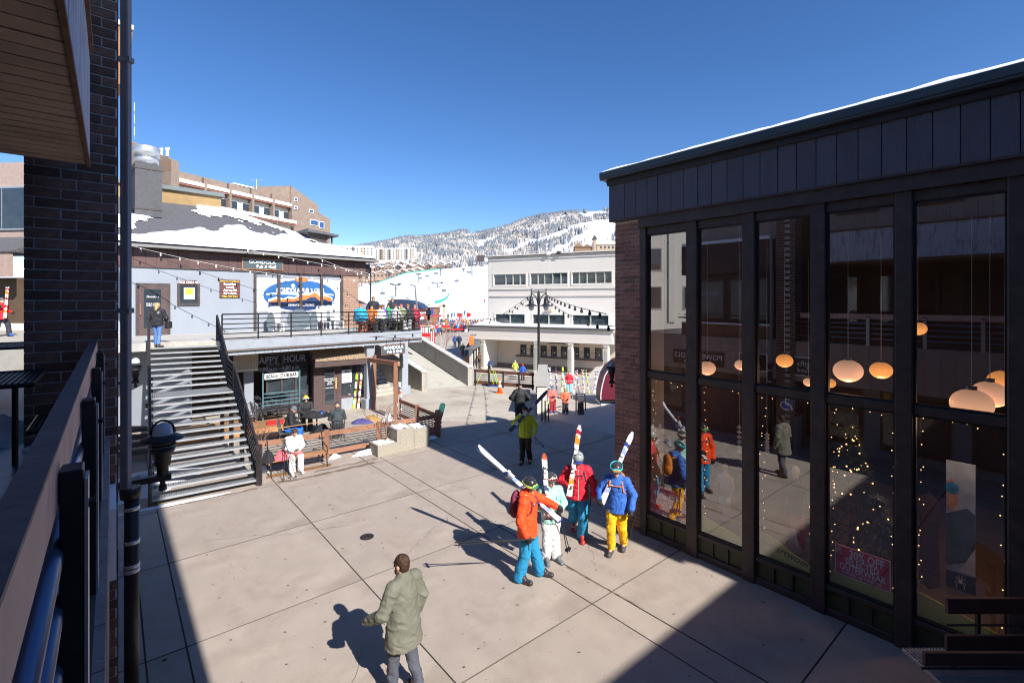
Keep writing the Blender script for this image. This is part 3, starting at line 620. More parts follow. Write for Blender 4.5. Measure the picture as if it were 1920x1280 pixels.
# downpipe
dp = T('downpipe', 'grey ribbed downpipe running into a black drain pipe beside the column', 'downpipe', (P(236, 0, 5.7).x, 5.7, 0))
b_ = MB(); b_.box(-.045, .045, -.03, .03, 2.92, 9.6)
for k in (-.028, 0, .028): b_.box(k - .005, k + .005, -.036, -.03, 2.92, 9.6)
b_.build('grey_pipe', M_pipe, dp)
for v in (113, 582): MB().box(-.07, .07, -.04, .04, P(0, v, 5.7).z - .03, P(0, v, 5.7).z + .03).build('bracket', M_pipe, dp)
MB().lathe([(.075, 0), (.075, 2.9)], (.03, .05, 0), 14).build('black_pipe', M_black, dp, True)
MB().lathe([(.10, 2.86), (.11, 2.98), (.09, 2.98)], (.03, .03, 0), 14).build('funnel', M_black, dp, True)
for v in (955, 1018, 1063, 1072):
    z = P(0, v, 5.7).z; MB().lathe([(.08, z - .022), (.083, z), (.08, z + .022)], (.03, .05, 0), 14).build('clamp', M_galv, dp, True)

# ------------------------------------------------------------------ wall lamps
def wall_lamp(label, p, arm_dir, arm, k=1.0):
    o = T('wall_lamp', label, 'wall lamp', tuple(p), yaw(arm_dir), 'bell shaped wall lamps on bracket arms')
    MB().box(-arm, .1 * k, -.04 * k, .04 * k, -.62 * k, -.54 * k).build('arm', M_bsteel, o)
    MB().lathe([(.0, -.78 * k), (.05 * k, -.76 * k), (.05 * k, -.70 * k), (.03 * k, -.66 * k), (.04 * k, -.62 * k)], n=12).build('finial', M_bsteel, o, True)
    MB().lathe([(.07 * k, -.54 * k), (.07 * k, -.42 * k), (.1 * k, -.40 * k), (.1 * k, -.24 * k), (.14 * k, -.22 * k), (.16 * k, -.16 * k), (.05 * k, -.15 * k)], n=18).build('body', M_bsteel, o, True)
    MB().lathe([(.125 * k, -.15 * k), (.13 * k, .02 * k), (.12 * k, .10 * k), (.08 * k, .17 * k), (.0, .2 * k)], n=18).build('glass', mat('frosted_lamp_glass', (.42, .46, .5), .15, .05, 4), o, True)
    b_ = MB(); b_.lathe([(.145 * k, .03 * k), (.26 * k, -.02 * k), (.265 * k, -.035 * k), (.15 * k, .0)], n=24)
    for z in (-.06, -.11): b_.lathe([(.155 * k, z * k - .012 * k), (.17 * k, z * k), (.155 * k, z * k + .012 * k), (.15 * k, z * k)], n=20)
    b_.build('shade', M_bsteel, o, True)
    b_ = MB()
    for rot in (0,): b_.tube([(.14 * k * cos(a_), 0, .04 * k + .19 * k * sin(a_)) for a_ in np.linspace(0, pi, 10)], .016 * k, 6)
    b_.build('hoop', M_bsteel, o, True)
    return o
wall_lamp('black bell wall lamp nearest the camera, in front of the metal stairs', P(305, 818, 6.35), B, .72, .93)
wall_lamp('smaller looking wall lamp on the grey wall left of the stairs', P(254, 682, 15.5), B, .8, 1.0)
wall_lamp('bell wall lamp on the far side of the right brick pillar, before the maroon panel', P(1147, 688, 13.2), Vector((-1, .2, 0)), .5, .72)
# building behind the photographer (casts the shade on the near paving)
bb = T('building_behind', 'tall tan board building behind the photographer, out of the picture', 'building', (0, 0, 0), yaw(A))
box('tower', M_sid, bb, -14, -1.3, -1.1, 2.6, 0, 19); 
sh = T('low_shop_behind', 'low dark shop closing the alley behind the photographer', 'building', (0, 0, 0), yaw(A))
box('body', M_navy, sh, -16, -6.45, -13, -1.12, 0, 8.2)
# rail of the stairs at the lower right
rr = T('stair_railing', 'dark brown board railing above metal grating at the lower right corner', 'railing', tuple(P(1775, 1128, 6.0)))
for k, (u0, u1, v0, v1, Y) in enumerate([(1778, 2050, 1122, 1151, 6.0), (1776, 2050, 1192, 1221, 5.9), (1735, 2050, 1224, 1249, 5.6)]):
    p, q = P(u0, v0, Y) - rr.location, P(u1, v1, Y) - rr.location
    box('rail_board', mat('dark_russet', (.10, .045, .035), .6, .2, 4), rr, p.x, q.x, p.y, p.y + .045, q.z, p.z, bevel=.005)
for u0, v0, Y in ((1776, 1171, 6.0), (1728, 1252, 5.6)):
    p = P(u0, v0, Y) - rr.location; MB().tube([p, p + Vector((1.8, 0, 0))], .014, 6).build('steel_bar', M_black, rr)
for u0, v0, v1, Y in ((1836, 1140, 1300, 6.06), (1790, 1225, 1310, 5.66)):
    p, q = P(u0, v0, Y) - rr.location, P(u0, v1, Y) - rr.location; box('post', M_black, rr, p.x - .02, p.x + .02, p.y, p.y + .04, q.z, p.z)
b_ = MB(); p = P(1765, 1262, 5.45) - rr.location
for k in range(46): b_.box(p.x + k * .04, p.x + k * .04 + .012, p.y - .5, p.y + .55, p.z - .14, p.z - .1)
for k in range(9): b_.box(p.x, p.x + 1.85, p.y - .5 + k * .12, p.y - .49 + k * .12, p.z - .13, p.z - .105)
tag(b_.build('grating', M_grat, rr), kind='stuff')
# ------------------------------------------------------------------ generic facade frame
class Fr:
    def __init__(s, O, d): s.O = Vector((O[0], O[1], 0)); s.d = Vector((d[0], d[1], 0)).normalized(); s.n = Vector((-s.d.y, s.d.x, 0)); s.rz = yaw(s.d)
    def w(s, x, y, z=0.0): return s.O + s.d * x + s.n * y + Vector((0, 0, z))
    def x(s, u, off=0.0):                        # local x of the plane y=off at photo column u, and its depth
        r = (u - CU) / CF; O = s.O + s.n * off
        x_ = (r * O.y - O.x) / (s.d.x - r * s.d.y); return x_, O.y + s.d.y * x_
    def z(s, u, v, off=0.0): return CH - (v - CV) / CF * s.x(u, off)[1]
    def X(s, u, v, off=0.0): x_, Y = s.x(u, off); return x_, CH - (v - CV) / CF * Y
GF = Fr((-16.5, 22), (.70, .714)); DZ = 3.65
gon = T('pub_building', 'grey and brown pub building with snowy shingle roof behind the upper deck', 'building', tuple(GF.O), GF.rz)
xr = GF.x(672)[0]; xl = GF.x(150)[0]; xw = GF.x(641)[0]
zf = 6.75                                        # underside of the brown fascia
xa = GF.x(478)[0]                                # window band starts
box('wall', M_gwall, gon, xl, xa, 0, .25, DZ - .3, 7.3)
box('rear_body', M_gwall, gon, xl, xr - .02, .26, 13, 0, 7.3)
# door, ice cream window, menu board
def gz_(u, v, off=0.0): return GF.X(u, v, off)
x0, x1 = GF.x(254)[0], GF.x(319)[0]; zt = gz_(285, 531)[1]
f = box('door_frame', M_dark, gon, x0, x1, -.06, -.002, DZ, zt)
dr = box('door', M_bdoor, f, x0 + .12, x1 - .12, -.09, -.062, DZ + .02, zt - .12)
gx0, gx1 = GF.x(269)[0], GF.x(301)[0]
gp_ = box('pane', M_gl3, dr, gx0, gx1, -.115, -.092, DZ + .35, zt - .28)
text('Gondola', .13, M_whitep, dr, ((gx0 + gx1) / 2, -.122, zt - .62)); text('PUB & GRILL\nOPEN DAILY', .085, M_whitep, dr, ((gx0 + gx1) / 2, -.122, zt - .98))
hx = GF.x(262)[0]; MB().tube([(hx, -.15, DZ + .95), (hx, -.15, DZ + 1.45)], .03, 6).build('handle', M_fence, dr)
x0, z0 = gz_(332, 572); x1, z1 = gz_(374, 532); f = box('ice_cream_window', M_dark, gon, x0, x1, -.1, -.002, z0, z1); f.name = 'window'
box('pane', M_gl3, f, x0 + .1, x1 - .1, -.104, -.101, z0 + .1, z1 - .1); box('poster', M_whitep, f, x0 + .25, x1 - .22, -.112, -.106, z0 + .28, z1 - .2)
box('poster_print', M_gold, f, x0 + .3, x1 - .27, -.116, -.113, z0 + .5, z1 - .23)
def board_sign(label, u0, v0, u1, v1, fr, off, m, lines, ms, border=None, cat='sign', name='sign', th=.05):
    x0, zt1 = fr.X(u0, v0, off); x1, _ = fr.X(u1, v0, off); _, zb1 = fr.X(u0, v1, off); w, h = x1 - x0, zt1 - zb1
    o = T(name, label, cat, tuple(fr.w((x0 + x1) / 2, off, (zt1 + zb1) / 2)), fr.rz)
    if border: box('rim', border, o, -w / 2 - .03, w / 2 + .03, .01, th, -h / 2 - .03, h / 2 + .03)
    box('board', m, o, -w / 2, w / 2, 0, th - .005, -h / 2, h / 2)
    n = len(lines)
    for i, ln in enumerate(lines):
        s_, k = ln[0], ln[1]; z_ = ln[2] if len(ln) > 2 else (.5 - (i + .5) / n); x_ = ln[3] if len(ln) > 3 else 0
        text(s_, h * k, ms[i % len(ms)], o, (w * x_, -.006, h * z_), bold=.004)
    return o
M_chalk = mat('slate_board', (.07, .09, .10), .8, .1, 4)
M_bb = mat('brown_board', (.12, .045, .035), .6, .1, 3)
board_sign('small white ice cream sign above the little window', 338, 525, 369, 533, GF, -.14, M_bb, [('ICE CREAM', .72)], [M_whitep])
board_sign('brown menu board listing breakfast lunch and apres ski on the grey wall', 412, 524, 450, 558, GF, -.06, M_bb,
           [('Where The Good Eats Are', .085), ('Breakfast', .17), ('Lunch', .17), ('Apres-Ski', .17), ('8am-6pm', .17), ('Happy Hour 3-6pm', .1)], [M_gold, M_whitep, M_whitep, M_whitep, M_whitep, M_gold])
# window band with the oval mural
zs0, zs1 = DZ + .95, zf
box('mural_panel', mat('pale_window_panel', (.60, .62, .64), .5, .04, 2), gon, xa, xw, .10, .2, DZ + 1.0, zf + .05)
box('shade_strip', mat('shade_tone_grey', (.22, .24, .27), .5), gon, xa, xw, .085, .098, zf - .28, zf)  # grey strip added as the shade beneath the fascia
box('apron_wall', M_gwall, gon, xa, xw, .04, .2, DZ - .2, DZ + .98)
for u in (478, 523, 564, 603, 641):
    x = GF.x(u)[0]; box('mullion', M_dark, gon, x - .07, x + .07, -.05, .12, DZ, zf)
mu = T('oval_mural', 'blue oval gondola pub and grill mural of orange mountains behind the window bars', 'mural', tuple(GF.w(GF.x(567, .08)[0], .075, 0)), GF.rz)
cx, cz = 0, GF.z(567, 554, .08); rx = (GF.x(630, .08)[0] - GF.x(492, .08)[0]) / 2; rz_ = (GF.z(567, 525, .08) - GF.z(567, 583, .08)) / 2
xo = GF.x(492, .08)[0] + rx - GF.x(567, .08)[0]
def el(k, y, m, name): MB().prism(disc(xo, cz, rx * k, rz_ * k, y), (0, .004, 0)).build(name, m, mu)
el(1.02, 0, M_white, 'rim'); el(.985, -.006, M_blue, 'rim_line'); el(.955, -.012, mat('mural_blue', (.02, .11, .30), .6, .2, 2), 'sky')
def cut(pts, y, m, name):                         # clip polyline ridge to the oval's lower part
    top = [(xo + rx * .95 * a_, cz + rz_ * b_) for a_, b_ in pts]
    top = [(x, min(z, cz + rz_ * .94 * sqrt(max(0, 1 - ((x - xo) / (rx * .955)) ** 2)))) for x, z in top]
    bot = [(x, cz - rz_ * .94 * sqrt(max(0.0, 1 - ((x - xo) / (rx * .955)) ** 2))) for x, z in top][::-1]
    MB().prism([(x, y, z) for x, z in top] + [(x, y, z) for x, z in bot if True], (0, .004, 0)).build(name, m, mu)
ridge = [(-.9, -.25), (-.7, -.1), (-.5, -.2), (-.35, -.05), (-.2, -.12), (0, .1), (.12, .2), (.25, .16), (.4, .28), (.55, .1), (.7, .05), (.85, -.05), (.93, -.12)]
cut([(-.96, .12), (-.5, .2), (0, .12), (.5, .22), (.97, .1)], -.016, mat('mural_cloud', (.55, .68, .8), .6), 'cloud_band')
cut([(-.96, .02), (-.5, .06), (0, .02), (.5, .1), (.97, 0)], -.020, mat('mural_blue', (0, 0, 0)), 'lower_sky')
cut(ridge, -.024, M_whitep, 'snow_ridge'); cut([(a_, b_ - .1 + .05 * ((i * 7) % 3 - 1)) for i, (a_, b_) in enumerate(ridge)], -.028, mat('mural_orange', (.6, .18, .04), .6, .5, 6), 'orange_mountains')
cut([(a_, b_ - .38 + .1 * ((i * 5) % 3 - 1)) for i, (a_, b_) in enumerate(ridge)], -.032, mat('mural_navy', (.01, .03, .10), .6, .3, 4), 'valley')
text('GONDOLA PUB & GRILL', rz_ * .46, M_whitep, mu, (xo, -.04, cz + rz_ * .30), sx_=.62, bold=.008)
text('STEAMBOAT SPRINGS, COLORADO', rz_ * .19, M_whitep, mu, (xo, -.042, cz - rz_ * .62), sx_=.55)
MB().prism(disc(xo - rx * .22, cz + rz_ * .62, rz_ * .12, rz_ * .12, -.02), (0, .004, 0)).build('moon', M_whitep, mu)
MB().prism(disc(xo, cz + rz_ * 1.02, rz_ * .42, rz_ * .16, -.02), (0, .004, 0)).build('badge', mat('mural_orange', (0, 0, 0)), mu)
# brick pier
pb = MB(); z = DZ - .2; k = 0
while z < zf:
    x = xw + .09 - (.15 if k % 2 else 0)
    while x < xr - .03: pb.box(max(x, xw + .08) + .006, min(x + .3, xr) - .006, -.02, .05, z + .008, z + .092); x += .3
    y = 0
    z += .1; k += 1
box('brick_pier', M_brickM, gon, xw + .08, xr, -.01, .3, DZ - .2, zf); tag(pb.build('pier_bricks', mat('orange_brown_brick', (.27, .155, .10), .85, .3, 9, .3, 40), gon), kind='stuff')
# fascia of brown boards
xe_ = xr + .45; oh = 0.55
x = -3.2
box('fascia_backing', M_joint, gon, xl, xe_ - .02, -.05, .3, zf, 7.6)
while x < xe_ - .05:
    box('fascia_board', M_bsid, gon, x + .006, min(x + .42, xe_) - .006, -.08 + random.uniform(-.003, .003), -.045, zf, 7.58); x += .42
eb = MB()
for k in range(14): eb.box(xe_ - .03, xe_, -.04 + k * .42, .37 + k * .42, zf, 7.58)
tag(eb.build('end_fascia', M_bsid, gon), kind='stuff')
box('eave_soffit', M_dark, gon, xl, xe_ + oh, -oh, .3, 7.60, 7.66)
box('gutter', mat('grey_gutter', (.22, .21, .2), .5, .1, 3, metal=.2), gon, xl, xe_ + oh + .05, -oh - .06, -oh + .02, 7.62, 7.74)
# hipped roof
z0r = 7.72; hx1 = xe_ + oh; ry = 8.6; rzt = z0r + 3.75; hxr = 4.6
hx1y = -oh - .05
rf = MB(); rf.add([(xl, hx1y, z0r), (hx1, hx1y, z0r), (hxr, ry, rzt), (xl, ry, rzt), (hx1, 18, z0r), (xl, 18, z0r),
                   (xl, hx1y, z0r - .05), (hx1, hx1y, z0r - .05), (hx1, 18, z0r - .05), (xl, 18, z0r - .05)],
                  [(0, 1, 2, 3), (1, 4, 2), (2, 4, 5, 3), (6, 9, 8, 7), (0, 6, 7, 1), (1, 7, 8, 4)])
rf.build('roof', M_shing, gon)
# shingle courses: thin proud strips
sc = MB(); nrow = 40
for k in range(nrow):
    t0 = k / nrow; x_end = hx1 + (hxr - hx1) * t0
    y = hx1y + (ry - hx1y) * t0; z = z0r + (rzt - z0r) * t0
    x = -4.0 + (k % 2) * .15
    while x < x_end - .3:
        w = rng.choice([.3, .3, .6]); h = rng.uniform(.004, .018)
        sc.add([(x, y, z + h), (x + w - .01, y, z + h), (x + w - .01, y + .2, z + .095), (x, y + .2, z + .095), (x, y, z), (x + w - .01, y, z)], [(0, 1, 2, 3), (0, 4, 5, 1)]); x += w
tag(sc.build('shingles', M_shing, gon), kind='stuff')
# snow lying on the roof
def inpoly(x, y, poly):
    c = False; j = len(poly) - 1
    for i in range(len(poly)):
        xi, yi = poly[i]; xj_, yj = poly[j]
        if (yi > y) != (yj > y) and x < (xj_ - xi) * (y - yi) / (yj - yi + 1e-12) + xi: c = not c
        j = i
    return c
low = [(200, 442), (300, 437), (380, 427), (395, 436), (420, 424), (455, 424), (470, 432), (520, 440), (540, 434), (560, 395), (740, 480), (740, 520), (200, 520)]
up = [(358, 374), (365, 386), (358, 398), (385, 406), (440, 411), (480, 420), (528, 432), (545, 442), (640, 480), (720, 500), (700, 470), (560, 400), (420, 372)]
lf = [(180, 400), (262, 402), (285, 412), (262, 420), (245, 430), (180, 430)]
holes = [[(505, 433), (535, 437), (520, 444), (508, 440)], [(592, 451), (615, 455), (618, 461), (600, 458)]]
cs = .11; nx = int((hx1 + 4.2) / cs); ny = int((ry - hx1y) / cs)
vals = np.zeros((nx + 1, ny + 1)); gw = lambda x, y, z: GF.w(x, y, z)
for i in range(nx + 1):
    for j in range(ny + 1):
        x = -4.2 + i * cs; t = j / ny; y = hx1y + (ry - hx1y) * t; z = z0r + (rzt - z0r) * t
        if x > hx1 + (hxr - hx1) * t + .02: continue
        p = GF.w(x, y, z); u = CU + CF * p.x / p.y; v = CV - CF * (p.z - CH) / p.y
        u += 7 * sin(y * 3 + x) + 5 * sin(x * 9 + y * 5) + rng.uniform(-3, 3); v += 1.5 * sin(x * 3.1) + 1.2 * sin(x * 7.3 + y) + rng.uniform(-.8, .8)
        ok = inpoly(u, v, low) or inpoly(u, v, up) or inpoly(u, v, lf)
        if ok and any(inpoly(u, v, h_) for h_ in holes): ok = False
        vals[i, j] = ok
hgt = np.zeros_like(vals)
for i in range(nx + 1):
    for j in range(ny + 1):
        if vals[i, j]:
            a_ = vals[max(0, i - 2):i + 3, max(0, j - 2):j + 3].mean(); hgt[i, j] = .03 + .13 * max(0, a_ - .35)
idx = {}; sm = MB()
for i in range(nx):
    for j in range(ny):
        if vals[i, j] and vals[i + 1, j] and vals[i, j + 1] and vals[i + 1, j + 1]:
            q = []
            for (a_, c_) in ((i, j), (i + 1, j), (i + 1, j + 1), (i, j + 1)):
                if (a_, c_) not in idx:
                    t = c_ / ny; idx[(a_, c_)] = len(sm.v)
                    sm.v.append((-4.2 + a_ * cs, hx1y + (ry - hx1y) * t, z0r + (rzt - z0r) * t + hgt[a_, c_]))
                q.append(idx[(a_, c_)])
            sm.f.append(tuple(q)); sm.m.append(0)
# skirt: hip side snow sheet
tag(sm.build('roof_snow', M_snow, gon, True), kind='stuff')
hs_ = MB(); n = 30; vs = []
for i in range(n + 1):
    t = i / n; vs += [(hx1 + (hxr - hx1) * t * .97 + .02, hx1y + (ry - hx1y) * t * .97, z0r + (rzt - z0r) * t * .97 + .09), (hx1 + .03, 2 + 14 * t * .9, z0r + .06 + 3.0 * t * .1)]
hs_.add([(hx1, hx1y + .1, z0r + .07), (hx1, 17.5, z0r + .07), (hxr + .15, ry + .2, rzt + .06)], [(0, 1, 2)]); tag(hs_.build('hip_snow', M_snow, gon), kind='stuff')
# clerestory strip on the ridge
x0, x1 = GF.x(300, 8)[0], GF.x(412, 8)[0]
box('clerestory_wall', mat('ochre_board', (.30, .20, .09), .8), gon, x0 - 3, x1, 7.7, 9.6, GF.z(360, 372, 8) - .6, GF.z(412, 371, 8)); box('clerestory_roof', mat('grey_metal_roof', (.13, .16, .16), .5, .1, 2), gon, x0 - 3, x1 + .15, 7.5, 9.8, GF.z(412, 371, 8), GF.z(412, 364, 8))
# dark chimney housing with steel cowl
x0, x1 = GF.x(247, 4)[0], GF.x(309, 4)[0]; zb_, zt2 = GF.z(280, 392, 4), GF.z(280, 308, 4)
ch = T('roof_exhaust', 'dark square exhaust housing with a bright round steel cowl on the pub roof', 'exhaust vent', tuple(GF.w((x0 + x1) / 2, 4.5, zb_ - .4)), GF.rz)
w = (x1 - x0) * .41; H = zt2 - zb_ + .4
box('housing', mat('charcoal_render', (.085, .085, .092), .9, .12, 6, .4, 30), ch, -w, w, -.55, .7, 0, H); box('flange', M_dark, ch, -w - .03, w + .03, -.58, .73, H - .3, H - .24); box('flange', M_dark, ch, -w - .03, w + .03, -.58, .73, .35, .42)
MB().lathe([(w * .92, H), (w * .92, H + .62)], n=28).build('drum', M_galv, ch, True); MB().lathe([(w * 1.0, H + .42), (w * 1.03, H + .95), (w * .9, H + 1.0), (0, H + 1.0)], n=28).build('cowl', M_galv, ch, True)
# small canopy near the roof end
cp = T('roof_canopy', 'small dark canopy hatch on one post near the right end of the pub roof', 'canopy', tuple(GF.w(GF.x(604, 2.2)[0], 2.2, 0)), GF.rz)
zc = GF.z(604, 437, 2.2); b_ = MB(); b_.prism([(-1.0, -.3, zc + .15), (.9, -.4, zc - .05), (.9, -.4, zc - .18), (-1.0, -.3, zc + .0)], (0, 2.2, 0)); b_.build('roof', M_shing, cp)
b_ = MB(); b_.prism([(-.9, .1, zc), (.45, .0, zc - .18), (-.05, .1, zc - 1.15)], (0, 1.2, 0)); b_.build('cheek', M_dark, cp); box('post', M_dark, cp, .6, .68, 0, .08, zc - 1.15, zc - .15)
# name sign on the fascia
board_sign('gondola pub and grill slate sign with orange rim on the brown fascia', 455, 484, 530, 503, GF, -.16, M_chalk, [('GONDOLA', .5, .2, -.02), ('Pub & Grill', .42, -.25, .08)], [M_whitep], border=mat('orange_rim', (.5, .2, .05), .6))
box('corner_speaker', M_black, gon, xe_ + .02, xe_ + .3, -.05, .25, 6.9, 7.5)

# ------------------------------------------------------------------ upper deck
DF = Fr((-4.75, 25.05), (.70, .714))              # x<0 along the front edge, y to the back
dk = T('upper_deck', 'grey edged concrete deck with black bar railing in front of the pub', 'deck', tuple(DF.O), DF.rz)
xd = -9.25
TL, TR = Vector((-13.5, 17.9, 0)), Vector((-11.7, 18.97, 0))
dl = []
inv = lambda p: (((p - DF.O).dot(DF.d)), (p - DF.O).dot(DF.n))
M_deck = mat('deck_concrete', (.44, .43, .40), .85, .12, 1, .2, 20, dirt=(.25, .23, .2), dirt_amt=.5, dirt_scale=.8)
poly = [(0, .05), (xd, .05), inv(TR), inv(TL), inv(TL) if False else (inv(TL)[0] - 3.2, inv(TL)[1] + .2), (inv(TL)[0] - 3.2, 22), (0, 22)]
MB().prism([(x, y, DZ - .3) for x, y in poly], (0, 0, .3)).build('slab', M_deck, dk)
box('edge_board', M_gtrim, dk, xd, .02, -.04, .045, DZ - .34, DZ + .03, bevel=.008)
box('drip_flashing', mat('brown_flashing', (.16, .13, .11), .5, .2, 4), dk, xd, .05, -.07, .0, DZ - .40, DZ - .342)
k = 0; x = xd
while x < -.02:
    box('skirt_board', M_gtrim, dk, x + .004, min(x + .32, 0) - .004, .02, .07, DZ - .56, DZ - .402); x += .32
box('end_skirt', M_gtrim, dk, -.0, .05, .0, 6, DZ - .56, DZ + .03)
# steps landing fascia above the stairs
ld = MB(); tl, trr = inv(TL), inv(TR); ld.prism([(tl[0], tl[1], DZ - .18), (trr[0], trr[1], DZ - .18), (trr[0] - .02, trr[1] - .03, DZ - .18), (tl[0] - .02, tl[1] - .03, DZ - .18)], (0, 0, .20)); ld.build('landing_edge', M_conc, dk)
# light wall under the left part
wl = MB(); a_, b_2 = TL + Vector((-3, 1.5, 0)), TL + Vector((.5, 1.5, 0)); wl.bar((*inv(a_), 1.75), (*inv(b_2), 1.75), .2, 3.1); wl.build('under_wall', M_gwall, dk)
# railing
rl = T('deck_railing', 'black steel bar railing along the front of the upper deck', 'railing', tuple(DF.O + Vector((0, 0, DZ))), DF.rz)
def railing(o, p, q, n, H=1.05, bars=6, m=M_black, post_r=.03, first=True):
    p = Vector(p); q = Vector(q)
    for i in range(n + 1):
        if i == 0 and not first: continue
        c = p.lerp(q, i / n); MB().tube([c, c + Vector((0, 0, H))], post_r, 6).build('post', m, o)
    for k in range(bars):
        z = .1 + (H - .1) * k / (bars - 1); MB().tube([p + Vector((0, 0, z)), q + Vector((0, 0, z))], .022 if k < bars - 1 else .03, 6).build('bar', m, o)
railing(rl, (xd + .1, .1, 0), (-.05, .1, 0), 7)
railing(rl, (-.05, .1, 0), (-.05, 5.5, 0), 3, first=False)
# posts under the deck
for k, (u, nm) in enumerate([(692, 1), (757, 1)]):
    x, Y = DF.x(u, .4 if k == 0 else 2.2); off = .4 if k == 0 else 2.2
    box('post', M_gtrim, dk, x - .2, x + .2, off - .16, off + .16, 0, DZ - .5, bevel=.02)
    box('post_base', M_gtrim, dk, x - .3, x + .3, off - .25, off + .25, 0, .5, bevel=.03)
MB().tube([(DF.x(703, .1)[0], .1, 0), (DF.x(703, .1)[0], .1, 2.6)], .07, 8).build('rust_pipe', mat('rust_pipe', (.25, .09, .05), .7, .2, 6), dk)
# second stair seen under the deck at the right
s2 = T('rear_stairs', 'snowy concrete steps rising under the deck between the grey posts', 'stairs', tuple(DF.w(DF.x(726, 2.6)[0], 2.6)), DF.rz)
for k in range(13): box('step', M_conc, s2, -.9, .6, .1 + k * .3, .45 + k * .3, k * .17, k * .17 + .17); 
for k in range(5): MB().tube([(-.6, -.1, .45 + k * .15), (-.6, 3.9, 2.7 + k * .15)], .02, 5).build('hand_bar', M_fence if k == 4 else M_black, s2)

# ------------------------------------------------------------------ metal stairs
st = T('metal_stairs', 'wide open riser metal grating stairs climbing to the upper deck', 'stairs', (0, 0, 0))
BL, BR = Vector((-9.12, 12.16, 0)), Vector((-7.19, 13.57, 0))
nr = 22; rise = DZ / nr; Lr = .0
runs = []; s = 0
for i in range(1, nr):
    dpt = 1.15 if i == 13 else .285
    runs.append((s, s + dpt, i * rise)); s += dpt
tot = s
for (s0, s1, z) in runs:
    a0, a1 = BL.lerp(TL, s0 / tot), BL.lerp(TL, min(1, (s1 + .02) / tot)); c0, c1 = BR.lerp(TR, s0 / tot), BR.lerp(TR, min(1, (s1 + .02) / tot))
    o = MB(); up = Vector((0, 0, z))
    fr0 = (c0 - a0).normalized(); dn = (a1 - a0).normalized()
    # nosing channel, rear channel and slats of the tread
    o.prism([a0 + up - Vector((0, 0, .045)), c0 + up - Vector((0, 0, .045)), c0 + up + dn * .05 - Vector((0, 0, .045)), a0 + up + dn * .05 - Vector((0, 0, .045))], (0, 0, .05))
    tr_ = o.build('tread', mat('tread_nosing', (.42, .43, .44), .4, .12, 5, metal=.4), st)
    g_ = MB(); n = max(3, int((s1 - s0 - .06) / .032))
    for k in range(n):
        t = (.055 + (s1 - s0 - .05) * k / n) / (s1 - s0 + .02)
        p, q = a0.lerp(a1, t) + up, c0.lerp(c1, t) + up
        w = dn * .029
        g_.add([p - w * .5, q - w * .5, q + w * .5, p + w * .5, p - w * .5 - Vector((0, 0, .03)), q - w * .5 - Vector((0, 0, .03))], [(0, 1, 2, 3), (4, 5, 1, 0)])
    m = 46
    for k in range(m + 1):
        t = k / m; p, q = a0.lerp(c0, t) + up, a1.lerp(c1, t) + up; w = fr0 * .009
        g_.add([p - w + dn * .05, p + w + dn * .05, q + w, q - w], [(0, 1, 2, 3)])
    tag(g_.build('grating', M_grat, tr_), kind='stuff')
for (b0_, t0_, sgn) in ((BL, TL, -1), (BR, TR, 1)):
    # stringers stepped in two flights
    side = (BR - BL).normalized() * sgn * .04
    pts = [(0, 0), (runs[11][1], runs[11][2] + .02), (runs[12][0], runs[12][2]), (runs[12][1], runs[12][2]), (tot, DZ)]
    P3 = [b0_.lerp(t0_, s_ / tot) + side + Vector((0, 0, z_)) for s_, z_ in pts]
    o = MB()
    for p, q in zip(P3[:-1], P3[1:]): o.bar(p - Vector((0, 0, .12)), q - Vector((0, 0, .12)), .05, .27)
    o.build('stringer', M_bsteel, st)
    # railing: posts, five sloping bars
    P3 = [P3[0], P3[1], P3[3], P3[4]]
    h1 = Vector((0, 0, 1.0))
    for k in range(6):
        hv = Vector((0, 0, .12 + .88 * k / 5)); MB().tube([p + hv for p in P3], (.02 if k < 5 else .032) * (1.4 if sgn < 0 else 1), 6).build('hand_rail', M_bsteel, st)
    for s_ in (0, .25, .5, .53, .75, 1):
        i_ = s_ * tot; z_ = np.interp(i_, [q[0] for q in pts], [q[1] for q in pts]); c = b0_.lerp(t0_, s_) + side
        MB().bar(c + Vector((0, 0, z_ - (z_ if s_ == 0 else .1))), c + Vector((0, 0, z_ + 1.0)), .06, .06).build('post', M_bsteel, st)
    if sgn > 0: MB().bar(b0_ + side + Vector((0, 0, 0)), b0_ + side + Vector((0, 0, 1.15)), .12, .1).build('end_post', M_bsteel, st)
for s_ in (.3, .55, .8):
    i_ = s_ * tot; z_ = np.interp(i_, [q[0] for q in pts], [q[1] for q in pts]) - .2
    for b0_, t0_ in ((BL, TL), (BR, TR)):
        c = b0_.lerp(t0_, s_); MB().bar(c, c + Vector((0, 0, z_)), .1, .1).build('support', M_bsteel, st)
lump('snow_patch', 'grey trodden snow on the ground left of the metal stairs', (-10.6, 13.4, 0), 1.3, 1.6, .22, seed=4, res=40)
lump('snow_patch', 'thin snow along the bottom step', (-8.6, 12.4, 0), 1.1, .12, .04, seed=5).rotation_euler = (0, 0, .63)
for k in range(4):
    o = tag(box('plank_step', M_dark, None, -1.0, 1.0, -.14, .14, 0, .12), 'dark plank step by the snow left of the stairs, number %s from the front' % ['first', 'second', 'third', 'fourth'][k], 'step')
    o['label'] = ['frontmost', 'second', 'third', 'rearmost'][k] + ' dark plank step beside the snow left of the stairs'; o['group'] = 'plank steps'
    o.location = (-12.7 - k * .2, 15.2 + k * .35, .25 + k * .16); o.rotation_euler = (0, 0, .63)

